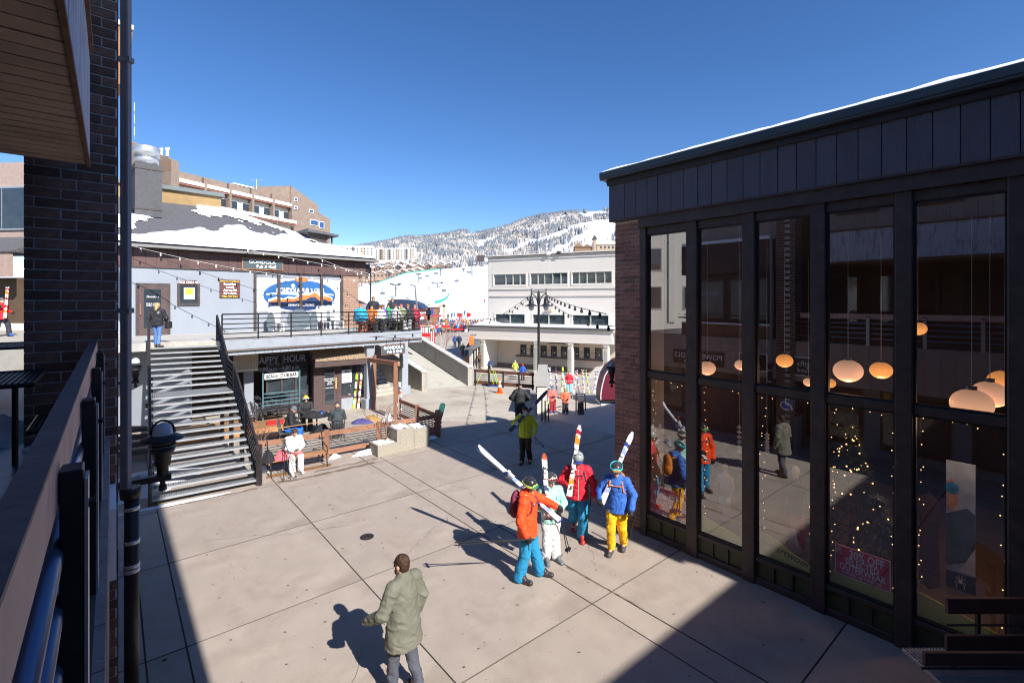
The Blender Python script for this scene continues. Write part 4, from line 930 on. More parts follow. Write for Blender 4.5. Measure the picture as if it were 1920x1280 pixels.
# ------------------------------------------------------------------ ground floor bar under the deck
SF = Fr((-9.35, 22.15), (.80, .60))
bar = T('ground_floor_bar', 'dark ground floor bar front with shingled entrance hood under the deck', 'bar front', tuple(SF.O), SF.rz)
box('interior_back', M_dark, bar, -7, 3.2, 3.5, 3.7, 0, 3.0)
xs0 = SF.x(590)[0]; xs1 = SF.x(676)[0]
# entrance box
for u0, u1, nm in ((588, 604, 'jamb_panel'), (632, 640, 'jamb_panel'), (668, 676, 'jamb_panel')):
    box(nm, M_bdoor, bar, SF.x(u0)[0], SF.x(u1)[0], -.02, .1, 0, 2.35)
d0, d1 = SF.x(604)[0], SF.x(632)[0]
dr = box('door', M_bdoor, bar, d0 + .01, d1 - .01, .0, .06, .02, 2.2)
box('pane', M_gl3, dr, d0 + .14, d1 - .14, -.012, -.002, .35, 2.0)
text('Gondola', .14, M_whitep, dr, ((d0 + d1) / 2, -.018, 1.8)); text('RESTAURANT\nPUB & GRILL\nAND\nPATIO', .085, M_whitep, dr, ((d0 + d1) / 2, -.018, 1.42)); text('OPEN DAILY', .07, M_whitep, dr, ((d0 + d1) / 2, -.018, 1.12))
MB().box(d1 - .10, d1 - .03, -.08, -.04, 1.05, 1.6).build('handle', mat('brass_handle', (.6, .3, .1), .4), dr)
w0, w1 = SF.x(640)[0], SF.x(668)[0]
box('kick_wall', M_gtrim, bar, w0, w1, -.02, .1, 0, .55); f = box('window_frame', M_bdoor, bar, w0, w1, .0, .08, .55, .68); box('pane', M_gl3, f, w0 + .02, w1 - .02, .03, .05, .69, 2.2)
bx = board_sign('framed white menu poster in the bar entrance window', 641, 694, 659, 718, SF, -.05, M_whitep, [('MENU', .12, .36)], [M_black]); box('print', mat('grey_print', (.4, .42, .45), .7, .5, 30), bx, -.2, .2, -.004, -.001, -.25, .2)
box('side_wall', M_bdoor, bar, xs0 - .02, xs0 + .08, .1, 2.6, 0, 2.5)
# hood
hd = MB(); hx0, hx1_ = xs0 - .12, xs1 + .15; hd.prism([(hx0, -.55, 2.42), (hx0, .3, 2.95), (hx0, .3, 2.42)], (hx1_ - hx0, 0, 0)); hd.build('hood', M_bdoor, bar)
box('hood_fascia', M_bdoor, bar, hx0 - .03, hx1_ + .03, -.62, -.555, 2.2, 2.5)
sk_ = MB()
for r in range(5):
    t0 = r / 5; x = hx0 - (.07 if r % 2 else 0)
    while x < hx1_ - .03:
        w = rng.uniform(.09, .16); y0 = -.66 + .9 * t0; z0 = 2.47 + .54 * t0; h = rng.uniform(.02, .04)
        sk_.add([(x, y0, z0 + h), (x + w - .012, y0, z0 + h), (x + w - .012, y0 + .22, z0 + .15), (x, y0 + .22, z0 + .15), (x, y0, z0), (x + w - .012, y0, z0)], [(0, 1, 2, 3), (4, 5, 1, 0)]); x += w
tag(sk_.build('shakes', M_shake, bar), kind='stuff')
# window band left of the entrance
gx0 = SF.x(420, .6)[0]
f = box('window_frame', M_dark, bar, gx0, xs0 - .1, .5, .6, 2.75, 3.0)
xx = np.linspace(SF.x(500, .6)[0], xs0 - .1, 4)
for k in range(3): pf = box('mullion', M_dark, bar, xx[k] - .04, xx[k] + .04, .5, .62, 0, 2.9); box('pane', M_gl3, pf, xx[k] + .04, xx[k + 1] - .04, .56, .57, .3, 2.75)
box('sill_wall', M_dark, bar, gx0, xs0 - .1, .5, .65, 0, .3)
box('grey_pier', M_gwall, bar, SF.x(457, .5)[0], SF.x(474, .5)[0], .3, .6, 0, 3)
box('beige_box', M_tan, bar, SF.x(441, -.4)[0], SF.x(484, -.4)[0], -.4, .2, 2.35, 2.95); 
for k in range(8): x = SF.x(441 + k * 5.4, -.42)[0]; MB().box(x - .008, x + .008, -.415, -.402, 2.38, 2.95).build('rib', mat('pale_tan', (.6, .54, .4), .7), bar)
box('sill_strip', mat('pale_tan', (0, 0, 0)), bar, SF.x(441, -.42)[0], SF.x(484, -.42)[0], -.46, -.40, 2.25, 2.36)
M_txt = mat('chalk_blue_lettering', (.32, .36, .48), .8)
hp = T('happy_hour_lettering', 'happy hour 3 to 6 pm hand lettering across the dark bar window', 'lettering', tuple(SF.w(SF.x(525, .52)[0], .5, 2.45)), SF.rz)
text('HAPPY  HOUR', .44, M_txt, hp, (0, 0, .1), sx_=.78, bold=.006); text('3:00 p.m. - 6:00 p.m.', .26, M_txt, hp, (0, 0, -.3), sx_=.8, bold=.004)

# ------------------------------------------------------------------ patio in front of the bar
pf = T('wooden_platform', 'low orange brown wooden platform along the bar front', 'platform', tuple(SF.w(-3.2, -1.3)), SF.rz)
for k in range(7): box('deck_plank', M_wood, pf, -2.3, 1.9, -.9 + k * .28, -.63 + k * .28, .17, .2)
box('edge', mat('orange_edge', (.42, .2, .07), .7, .2, 4), pf, -2.3, 1.9, -.93, -.9, 0, .2)
# fence boards
fn = T('patio_fence', 'russet board and black bar fence round the bar patio', 'fence', (0, 0, 0))
F0, F1, F2 = Vector((-7.8, 14.75, 0)), Vector((-2.85, 18.45, 0)), Vector((-5.0, 21.3, 0))
def fence_side(o, p, q, posts, wob=0):
    for z0, z1 in ((.72, .88), (.1, .26)): MB().bar(p + Vector((0, 0, (z0 + z1) / 2)), q + Vector((0, 0, (z0 + z1) / 2)), .05, z1 - z0).build('rail_board', M_fence, o, bevel=.006)
    for k in range(5): z = .32 + k * .085; MB().tube([p + Vector((0, 0, z)), q + Vector((0, 0, z))], .016, 5).build('steel_bar', M_black, o)
    for t in posts: c = p.lerp(q, t); MB().bar(c, c + Vector((0, 0, .93)), .15, .15).build('post', M_fence, o, bevel=.008)
fence_side(fn, F0, F1, (.33, .62)); fence_side(fn, F1, F2, (.5,))
cpst = MB(); cpst.bar(F1, F1 + Vector((0, 0, 1.02)), .2, .2)
for z in (.2, .35, .5, .65, .8): cpst.bar(F1 + Vector((0, 0, z)), F1 + Vector((0, 0, z + .06)), .26, .26)
cpst.build('corner_post', M_fence, fn)
tl_ = T('trellis_frame', 'russet post and beam frame between the fence and the grey pier', 'post and beam', (0, 0, 0))
pA = G(742, 786); MB().bar(pA, pA + Vector((0, 0, 2.5)), .16, .16).build('post', M_fence, tl_, bevel=.01)
pBm = P(690, 674, 23.2); MB().bar(pA + Vector((.15, -.05, 2.45)), pBm, .14, .2).build('beam', M_fence, tl_, bevel=.01)
MB().bar(Vector((pBm.x + .35, pBm.y - .1, 0)), Vector((pBm.x + .35, pBm.y - .1, 2.3)), .12, .12).build('post', M_fence, tl_)
# bench with slats
def bench(label, p, q, name='park_bench', back=1):
    p = Vector(p); q = Vector(q); L_ = (q - p).length; o = T(name, label, 'bench', tuple(p), yaw(q - p))
    for k in range(5): box('seat_slat', M_wood, o, 0, L_, .02 + k * .095, .10 + k * .095, .43, .455)
    for k in range(4): MB().box(0, L_, 0, .02, 0, .08).build('back_slat', M_wood, o); s_ = o.children[-1]; s_.location = (0, .52 + k * .035, .52 + k * .105); s_.rotation_euler = (radians(-14), 0, 0)
    for x in (.12, L_ / 2, L_ - .12):
        b_ = MB(); b_.tube([(x, .0, 0), (x, .08, .42), (x, .47, .42), (x, .66, .95)], .018, 6); b_.tube([(x, .48, .42), (x, .60, 0)], .018, 6)
        if x != L_ / 2: b_.tube([(x, .02, .42), (x, -.02, .62), (x, .5, .66)], .016, 6)
        b_.build('frame', M_black, o, True)
    return o
bench('brown slatted park bench in front of the patio fence', G(500, 897), G(621, 873))
# planters
pl = T('stepped_planter', 'stepped exposed aggregate planter boxes with snow in front of the fence', 'planter', tuple(G(711, 857)), yaw(B))
def planter_box(x0, x1, y0, y1, h, n):
    b_ = MB(); t = .07; b_.box(x0, x1, y0, y0 + t, 0, h); b_.box(x0, x1, y1 - t, y1, 0, h); b_.box(x0, x0 + t, y0 + t, y1 - t, 0, h); b_.box(x1 - t, x1, y0 + t, y1 - t, 0, h); b_.box(x0 + t, x1 - t, y0 + t, y1 - t, 0, h - .08); b_.build('box', M_agg, pl, bevel=.006)
    g_ = grid_snow(x0 + t, x1 - t, y0 + t, y1 - t, h - .06, .09, n); tag(g_, kind='stuff')
def grid_snow(x0, x1, y0, y1, z, amp, seed):
    r_ = np.random.RandomState(seed); n = 12; b_ = MB(); ph = r_.uniform(0, 6, 3)
    b_.v = [(x0 + (x1 - x0) * i / n, y0 + (y1 - y0) * j / n, z + amp * (.5 + .5 * sin(i * .9 + ph[0]) * cos(j * .8 + ph[1])) + r_.uniform(-.01, .02)) for j in range(n + 1) for i in range(n + 1)]
    b_.f = [(j * (n + 1) + i, j * (n + 1) + i + 1, (j + 1) * (n + 1) + i + 1, (j + 1) * (n + 1) + i) for j in range(n) for i in range(n)]; b_.m = [0] * len(b_.f); return b_.build('snow', M_snow, pl, True)
planter_box(-.05, .66, 0, .72, .38, 1); planter_box(.67, 1.32, .05, .85, .78, 2); planter_box(1.33, 1.94, .05, .85, .70, 3)
def shrub(label, p, h, seed, k=1.0):
    r_ = np.random.RandomState(seed); o = T('bare_shrub', label, 'shrub', tuple(p)); b_ = MB()
    def br(p_, d_, l, r, n):
        q = p_ + d_ * l; b_.tube([p_, (p_ + q) / 2 + Vector(r_.uniform(-.03, .03, 3)) * l * 2, q], [r, r * .8, r * .55], 4)
        if n:
            for _ in range(3): br(p_.lerp(q, r_.uniform(.5, 1)), (d_ + Vector(r_.uniform(-.7, .7, 3))).normalized(), l * .65, r * .6, n - 1)
    for _ in range(5): br(Vector((0, 0, 0)), Vector((r_.uniform(-.5, .5) * k, r_.uniform(-.5, .5) * k, 1)).normalized(), h * .45, .014, 3)
    b_.build('twigs', mat('reddish_twigs', (.22, .12, .09), .9), o)
shrub('bare reddish shrub growing from the low planter', AB(0, 0) + G(718, 850) + Vector((0, .4, .3)), 1.7, 3)
shrub('bare twigs beside the bottom of the stairs inside the fence', G(492, 838), .9, 5)
shrub('leafless young tree by the concrete ramp wall', P(830, 662, 36), 2.6, 8)
for k, (u, v, rx, ry, h) in enumerate([(690, 850, .55, .12, .14), (627, 858, .2, .12, .12), (810, 822, .2, .1, .1), (492, 885, .18, .15, .2)]):
    s_ = lump('snow_patch', ['snow heap along the fence left of the planter', 'small snow heap at the fence post by the bench', 'snow scrap at the corner post of the fence', 'snow heap at the foot of the stairs rail'][k], tuple(G(u, v)), rx, ry, h, M_snow, 20 + k); s_.rotation_euler = (0, 0, yaw(B))
# chairs, chairlift bench and clutter on the patio
def chair(p, rz, label, m=mat('weathered_chair_steel', (.11, .11, .12), .4, .4, 9, metal=.3), sc_=1.0):
    o = T('patio_chair', label, 'chair', tuple(p), rz, 'black metal patio chairs')
    b_ = MB()
    for k in range(9): b_.box(-.2 + k * .046, -.17 + k * .046, -.22, .2, .44, .455)
    b_.tube([(-.22, -.22, .45), (.22, -.22, .45), (.22, .22, .45), (-.22, .22, .45), (-.22, -.22, .45)], .016, 5); b_.build('seat', m, o)
    b_ = MB(); b_.tube([(-.22, .22, .45), (-.23, .30, .8), (-.12, .33, .93), (.12, .33, .93), (.23, .30, .8), (.22, .22, .45)], .016, 5)
    for k in range(6): x = -.15 + k * .06; b_.tube([(x, .23, .47), (x, .32, .9)], .009, 4)
    b_.build('backrest', m, o)
    for sx__ in (-1, 1):
        MB().tube([(sx__ * .21, -.2, .45), (sx__ * .24, -.25, 0)], .015, 5).build('leg', m, o); MB().tube([(sx__ * .21, .2, .45), (sx__ * .24, .28, 0)], .015, 5).build('leg', m, o)
        MB().tube([(sx__ * .24, .28, .68), (sx__ * .27, 0, .68), (sx__ * .26, -.2, .62), (sx__ * .22, -.2, .45)], .014, 5).build('armrest', m, o)
    return o
ch0 = chair(G(470, 800), .4, 'black metal patio chair nearest the stairs railing')
spots = [(486, 792, 2.3, 'second patio chair from the stairs railing'), (463, 786, .9, 'patio chair pushed against the stairs behind the first'), (500, 780, 3.6, 'patio chair on the left end of the wooden platform'),
         (478, 776, 1.6, 'rear patio chair in the jumble by the stairs'), (515, 776, .2, 'patio chair just left of the chairlift seat'), (574, 772, 2.9, 'patio chair right of the chairlift seat'),
         (585, 766, 5.0, 'patio chair against the bar entrance'), (540, 766, .3, 'patio chair behind the chairlift seat'), (497, 768, 4.4, 'patio chair in the shade before the bar window'), (456, 778, 2.0, 'leftmost patio chair, half hidden by the stairs railing'), (468, 770, 5.2, 'patio chair at the back left beside the grey pier'), (488, 784, 1.1, 'patio chair turned sideways in the middle of the jumble'), (506, 788, 4.0, 'patio chair at the front edge of the wooden platform'), (524, 786, 2.6, 'patio chair in front of the chairlift seat')]
for u, v, rz, lb in spots: copy_thing(ch0, tuple(G(u, v)), rz, lb)
cl = T('chairlift_seat', 'old teal chairlift seat with a black and white sign hung across its frame', 'chairlift seat', tuple(SF.w(SF.x(528, -1.0)[0], -1.0, .2)), SF.rz)
for x in (-.72, .72): MB().tube([(x, 0, 0), (x, 0, 2.0)], .03, 6).build('upright', M_teal, cl)
for k in range(4): MB().tube([(-.72, .05 + k * .02, .62 + k * .16), (.72, .05 + k * .02, .62 + k * .16)], .022, 6).build('back_bar', M_teal, cl)
for k in range(5): box('seat_slat', M_bsteel, cl, -.85, .85, -.5 + k * .1, -.42 + k * .1, .5, .53)
box('sign_board', M_whitep, cl, -.66, .66, -.03, 0, 1.72, 1.96); text('BEACH CLUB BAR', .2, M_black, cl, (0, -.035, 1.84), sx_=.75, bold=.008)
tbl = T('patio_table', 'round black patio table covered with bags and a blue helmet', 'table', tuple(G(594, 812)))
MB().lathe([(.0, .70), (.55, .70), (.55, .73), (.0, .73)], n=24).build('table_top', M_black, tbl); MB().tube([(0, 0, 0), (0, 0, .7)], .03, 8).build('column', M_black, tbl); MB().lathe([(.3, 0), (.28, .03), (.03, .08)], n=16).build('foot', M_black, tbl)
def helmet_thing(label, p, m):
    o = T('ski_helmet', label, 'helmet', tuple(p)); MB().lathe([(.13, -.02), (.14, .05), (.12, .12), (.07, .16), (0, .175)], n=16).build('shell', m, o, True); MB().lathe([(.135, -.03), (.142, -.02), (.142, .0), (.135, .01)], n=16).build('rim', M_black, o)
tc = G(594, 812)
helmet_thing('dark blue ski helmet lying on the patio table', tc + Vector((.22, -.1, .75)), mat('navy_helmet', (.02, .04, .12), .3))
helmet_thing('grey ski helmet on the patio table beside the blue one', tc + Vector((-.2, .1, .75)), mat('grey_helmet', (.15, .15, .16), .4))
lump('bag_heap', 'heap of black gloves and bags on the patio table', tuple(tc + Vector((-.05, -.25, .73))), .4, .22, .2, mat('black_fabric', (.02, .02, .024), .9), 9)['category'] = 'bags'
lump('bag_heap', 'black backpacks dumped under the patio table', tuple(tc + Vector((.35, -.35, 0))), .5, .35, .4, mat('black_fabric', (0, 0, 0)), 10)['category'] = 'bags'
lump('clothes_heap', 'purple blue jacket thrown on the patio floor behind the fence', tuple(G(678, 793)), .42, .25, .18, mat('violet_fabric', (.06, .06, .19), .9, .3, 8), 11)['category'] = 'clothes'
lump('clothes_heap', 'tan canvas jacket lying on the patio floor next to the purple one', tuple(G(698, 790)), .4, .25, .25, mat('tan_fabric', (.33, .2, .07), .9, .3, 8), 12)['category'] = 'clothes'
lump('clothes_heap', 'pale grey bag on the patio floor by the shrub', tuple(G(727, 790)), .3, .25, .35, mat('pale_fabric', (.5, .5, .5), .9, .3, 8), 13)['category'] = 'bag'
cr_ = T('red_crate', 'red plastic drink crate with white print on the patio floor', 'crate', tuple(G(516, 803)), .5)
b_ = MB(); b_.box(-.3, .3, -.2, -.18, 0, .3); b_.box(-.3, .3, .18, .2, 0, .3); b_.box(-.3, -.28, -.18, .18, 0, .3); b_.box(.28, .3, -.18, .18, 0, .3); b_.box(-.28, .28, -.18, .18, 0, .03); b_.build('crate_body', M_red, cr_); 
MB().box(-.2, .2, -.205, -.201, .1, .2).build('print', M_whitep, cr_)
for k in range(3): MB().box(-.29, .29, -.17 + k * .12, -.16 + k * .12, .2, .3).build('divider', M_red, cr_)
for k, (u, v, sx__) in enumerate([(478, 800, 1.3), (512, 818, 1.5)]):
    o = T('fallen_parasol', ['black and white cable reel table lying flat beside the stairs', 'dark oval table top lying on the patio behind the fence'][k], 'table top', tuple(G(u, v) + Vector((0, 0, .03))), .5)
    MB().prism([(sx__ * .5 * cos(a_), .45 * sin(a_), 0) for a_ in np.linspace(0, 2 * pi, 20)[:-1]], (0, 0, .04)).build('top', M_black, o)
    if k == 0: MB().box(-.4, .2, -.1, .05, .041, .06).build('white_strip', M_whitep, o)
# hanging name sign at the deck corner
hg = board_sign('white lettered gondola pub and grill sign hanging under the deck corner', 716, 648, 759, 665, DF, -.35, M_chalk, [('GONDOLA', .5, .2, 0), ('Pub & Grill', .44, -.25, .04)], [M_whitep], border=mat('russet_rim', (.25, .08, .05), .6))
for x in (-.4, .4): MB().tube([(x, 0, .15), (x, 0, .5)], .01, 4).build('hanger', M_black, hg)
# tables and white chairs on the deck
def white_chair(u, v, off, label, rz=0):
    x, Y = GF.x(u, off); o = T('plastic_chair', label, 'chair', tuple(GF.w(x, off, DZ)), GF.rz + rz, 'white plastic chairs on the deck')
    b_ = MB(); b_.box(-.28, .28, -.26, .25, .42, .46); b_.build('seat', M_white, o, bevel=.02); b_ = MB(); b_.prism([(-.28, .25, .46), (.28, .25, .46), (.3, .3, 1.2), (.2, .3, 1.3), (-.2, .3, 1.3), (-.3, .3, 1.2)], (0, .03, 0)); b_.build('backrest', M_white, o)
    for a_ in (-1, 1):
        for c_ in (-1, 1): MB().box(a_ * .25 - .025, a_ * .25 + .025, c_ * .23 - .025, c_ * .23 + .025, 0, .42).build('leg', M_white, o)
        MB().box(a_ * .28 - .03, a_ * .28 + .03, -.26, .28, .66, .69).build('armrest', M_white, o)
white_chair(519, 0, -1.3, 'white plastic chair left of the tipped table'); white_chair(607, 0, -1.3, 'white plastic chair right of the tipped table'); white_chair(632, 0, -1.2, 'white plastic chair next to the brick pier')
tt = T('tipped_table', 'round glass patio table tipped on its side against the deck rail', 'table', tuple(GF.w(GF.x(561, -1.5)[0], -1.5, DZ + .6)), GF.rz)
MB().prism(disc(0, 0, .62, .55, 0), (0, .03, 0)).build('table_top', mat('dark_glass_top', (.12, .15, .17), .3), tt)
for k in range(6): MB().tube([(0, .03, 0), (.5 * cos(k), .25, .45 * sin(k))], .012, 4).build('leg', M_black, tt)
for k, u in enumerate((508, 589)):
    o = T('tipped_table', ['dark round table edge on, left end of the deck furniture', 'dark round table edge on, right of the big tipped table'][k], 'table', tuple(GF.w(GF.x(u, -1.6)[0], -1.6, DZ + .5)), GF.rz); MB().prism(disc(0, 0, .2, .5, 0), (0, .04, 0)).build('table_top', mat('dark_glass_top', (0, 0, 0)), o)
# ------------------------------------------------------------------ ticket building
TF = Fr((-4.15, 46.9), (.89, -.45)); GZ = -1.3
tk = T('ticket_building', 'cream three storey ticket office with a single storey front wing', 'ticket office', tuple(TF.O), TF.rz)
x9 = 24.0
# main block, set back
ob = 3.2
xm, _ = TF.x(916, ob)
zr = TF.z(1030, 478, ob)
zc0 = TF.z(1000, 632, 0)                         # underside of the wing's parapet
xcs = [TF.x(u, 0)[0] for u in (905, 1005, 1069, 1136)]
x = xm
def wallholes(parent, name, m, x0, x1, y, z0, z1, holes, th=.3):   # wall with window openings
    zs = sorted({z0, z1, *[h[2] for h in holes], *[h[3] for h in holes]}); b_ = MB()
    for za, zb in zip(zs[:-1], zs[1:]):
        hh = sorted([(h[0], h[1]) for h in holes if h[2] < zb - 1e-6 and h[3] > za + 1e-6]); xx = x0
        for h0, h1 in hh: b_.box(xx, h0, y, y + th, za, zb); xx = h1
        b_.box(xx, x1, y, y + th, za, zb)
    return b_.build(name, m, parent)
rows = []
for (u0, u1, v0, v1, panes) in [(926, 986, 515, 534, (0, .37, .60, .82, 1)), (995, 1064, 513, 532.5, (0, .2, .38, .6, .82, 1)), (1073, 1147, 511, 532, (0, .18, .38, .6, .82, 1)),
                                (929, 984, 588, 605, (0, .5, 1)), (999, 1059, 590, 606, (0, .5, 1)), (1074, 1141, 591, 610, (0, .5, 1))]:
    a_, zt1 = TF.X(u0, v0, ob); b_, _ = TF.X(u1, v0, ob); zb1 = TF.z(u0, v1, ob); rows.append((a_, b_, zb1, zt1, panes))
for k in range(3):                               # level the two rows
    pass
zA = (np.mean([r[2] for r in rows[:3]]), np.mean([r[3] for r in rows[:3]])); zB = (np.mean([r[2] for r in rows[3:]]), np.mean([r[3] for r in rows[3:]]))
rows = [(r[0], r[1], (zA if i < 3 else zB)[0], (zA if i < 3 else zB)[1], r[4]) for i, r in enumerate(rows)]
for k in range(3): w_ = rows[2][1] - rows[2][0]; rows.append((rows[2][1] + 1 + k * (w_ + 1), rows[2][1] + 1 + k * (w_ + 1) + w_, zA[0], zA[1], rows[2][4]))
wallholes(tk, 'front_wall', M_cream, xm, x9, ob, GZ + 3, zr, [r[:4] for r in rows])
box('body', M_cream, tk, xm, x9, ob + .9, 16, GZ, zr - .05); box('wall_return', M_cream, tk, xm, xm + .25, ob + .3, ob + .9, GZ + 3, zr)
for r in rows:
    f = MB(); w = .12
    f.box(r[0] - .12, r[1] + .12, ob - .05, ob - .002, r[2] - .22, r[2]); f.box(r[0] - .12, r[1] + .12, ob - .05, ob - .002, r[3], r[3] + .12); f.box(r[0] - .12, r[0], ob - .05, ob - .002, r[2], r[3]); f.box(r[1], r[1] + .12, ob - .05, ob - .002, r[2], r[3])
    f = f.build('window', M_creamt, tk)
    for p0, p1 in zip(r[4][:-1], r[4][1:]):
        xa_, xb_ = r[0] + (r[1] - r[0]) * p0, r[0] + (r[1] - r[0]) * p1
        box('pane', mat('ticket_glass', (.03, .045, .05), .08, .6, 1.5, spec=1.0), f, xa_ + .05, xb_ - .05, ob + .12, ob + .14, r[2], r[3])
    for p0 in r[4][1:-1]: xx = r[0] + (r[1] - r[0]) * p0; box('mullion', M_sage, f, xx - .05, xx + .05, ob + .02, ob + .16, r[2], r[3])
for v0, v1, pr, m in ((474, 479, .14, M_creamt), (481.5, 484, .08, M_creamt), (537, 541.5, .10, M_creamt), (552.5, 555, .10, M_creamt)):
    z1, z0 = TF.z(1030, v0, ob), TF.z(1030, v1, ob); box('cornice_band', m, tk, xm - pr, x9, ob - pr, ob - .003, z0, z1)
box('parapet_cap', M_dark, tk, xm - .2, x9, ob - .2, ob + .35, zr, zr + .08)
box('corner_strip', M_sage, tk, xm - .06, xm - .004, ob + .05, ob + .5, GZ + 3, zr - .2)
# wing: roof, parapet, columns, recess
zp1 = TF.z(1000, 613, 0); zp0 = TF.z(1000, 640, 0)
zcl = zp0
wx0 = -.05; wx1 = TF.x(1142, 0)[0]
box('wing_roof', M_cream, tk, wx0 + .2, wx1 + 2, .3, ob, zp1 - .35, zp1 - .12)
box('wing_parapet', M_cream, tk, wx0, wx1 + .25, -.02, .28, zp0, zp1 - .25); box('wing_parapet_side', M_cream, tk, wx0 + .01, wx0 + .3, .28, 9, zp0, zp1 - .25); box('wing_parapet_side', M_cream, tk, wx1 - .05, wx1 + .24, .28, 5, zp0, zp1 - .25)
box('wing_cornice', M_sage, tk, wx0 - .12, wx1 + .4, -.16, .38, zp1 - .25, zp1 - .06); box('wing_cornice', M_sage, tk, wx0 - .12, wx0 + .3, .39, 9, zp1 - .25, zp1 - .06); box('wing_cap', M_dark, tk, wx0 - .2, wx1 + .48, -.24, .42, zp1 - .058, zp1)
box('frieze_line', M_creamt, tk, wx0 - .04, wx1 + .3, -.06, -.022, zp0 + .02, zp0 + .14)
wsn = box('wing_snow', M_snow, tk, wx0 + .2, wx1 + .1, .3, ob - .01, zp1 - .10, zp1 + .1); tag(wsn, kind='stuff')
sd = lump('roof_snow_drift', 'shaded snow drift on the left corner of the ticket wing roof', tuple(TF.w(1.2, 1.8, zp1)), 1.2, 1.0, .45, M_snow, 31)
for xx in xcs:
    f = MB(); f.box(xx - .22, xx + .22, -.02, .42, GZ, zp0 - .004); c_ = f.build('column', M_creamt, tk); box('column_inset', M_sage, c_, xx - .12, xx + .12, -.045, -.022, GZ + .3, zp0 - .5); box('column_cap', M_sage, c_, xx - .16, xx + .16, -.05, -.022, zp0 - .36, zp0 - .12)
xrc = xcs[0] + .22
# left solid part with door, poster window
ww, _ = TF.x(880, 0)
dx0, dz = TF.X(912, 650, 0); 
hl = [(TF.x(912.5)[0], TF.x(925)[0], GZ + .02, GZ + 2.15), (TF.x(928.5)[0], TF.x(940)[0], GZ + .9, GZ + 2.2)]
nar = [(TF.x(895.5)[0], TF.x(907)[0], GZ + .02, GZ + 2.1)]
xL0 = wx0; xLc = xcs[0] - .22
hl = [(.95, 1.65, GZ + .02, GZ + 2.15), (1.85, 2.5, GZ + .02, GZ + 2.15), (2.75, 3.45, GZ + .6, GZ + 2.1)]
xcs0 = xcs[0]
k_ = (xcs0 - .3) / 3.7; hl = [(a_ * k_, b_ * k_, c_, d_) for a_, b_, c_, d_ in hl]
wallholes(tk, 'wing_wall', M_cream, wx0, xcs0 - .22, .05, GZ, zp0, hl, .25)
for i, h_ in enumerate(hl):
    f = box('door' if i < 2 else 'window', M_black, tk, h_[0] + .02, h_[1] - .02, .2, .24, h_[2], h_[3]); box('pane', M_gl3, f, h_[0] + .1, h_[1] - .1, .18, .198, h_[2] + .15, h_[3] - .1)
h_ = hl[2]; box('red_neon_sign', M_red, tk, h_[0] + .15, h_[1] - .12, .16, .178, h_[3] - .65, h_[3] - .25)
text('TICKETS', .2, M_whitep, tk, ((h_[0] + h_[1]) / 2, .15, h_[3] - .45), sx_=.6); box('red_poster', mat('dull_red_print', (.25, .05, .05), .6, .4, 9), tk, h_[0] + .2, h_[1] - .2, .16, .178, h_[2] + .2, h_[2] + .75)
box('left_end_wall', mat('shaded_cream_tone', (.45, .40, .36), .85), tk, wx0, wx0 + .2, .3, 9, GZ, zp0)  # end wall: cream stucco with its shade put into the colour
f = box('side_window', M_dark, tk, wx0 - .03, wx0 - .004, 1, 3.5, GZ + .9, GZ + 2.3); box('side_poster', mat('orange_poster', (.45, .14, .05), .7, .4, 5), tk, wx0 - .04, wx0 - .004, 1.2, 2.6, zp0 + .1, zp0 + 1.0 - .3)
box('brown_counter', M_fence, tk, wx0 - .7, wx0 - .25, .4, 4.5, GZ, GZ + 1.1)
# awning
aw = T('black_awning', 'black slanted entrance awning on the cream ticket wing', 'awning', tuple(TF.w(hl[0][0] - .1, 0, GZ + 2.25)), TF.rz)
b_ = MB(); b_.prism([(0, -.02, .55), (0, -1.3, -.25), (0, -1.3, -.35), (0, -.02, .0)], (1.0, 0, 0)); b_.build('cover', mat('grey_canvas', (.12, .125, .13), .8, .1, 3), aw)
hs2 = T('hanging_sign', 'small orange sign hanging from a black bracket on the ticket wing', 'sign', tuple(TF.w(hl[2][0] - .1, -.9, 2.0)), TF.rz)
box('plate', M_orange, hs2, -.04, .0, -.35, .35, -.95, -.1); MB().tube([(0, -.3, 0), (0, .9, 0)], .03, 5).build('bracket', M_black, hs2); text('S', .6, M_whitep, hs2, (-.045, 0, -.52), (radians(90), 0, -radians(90)))
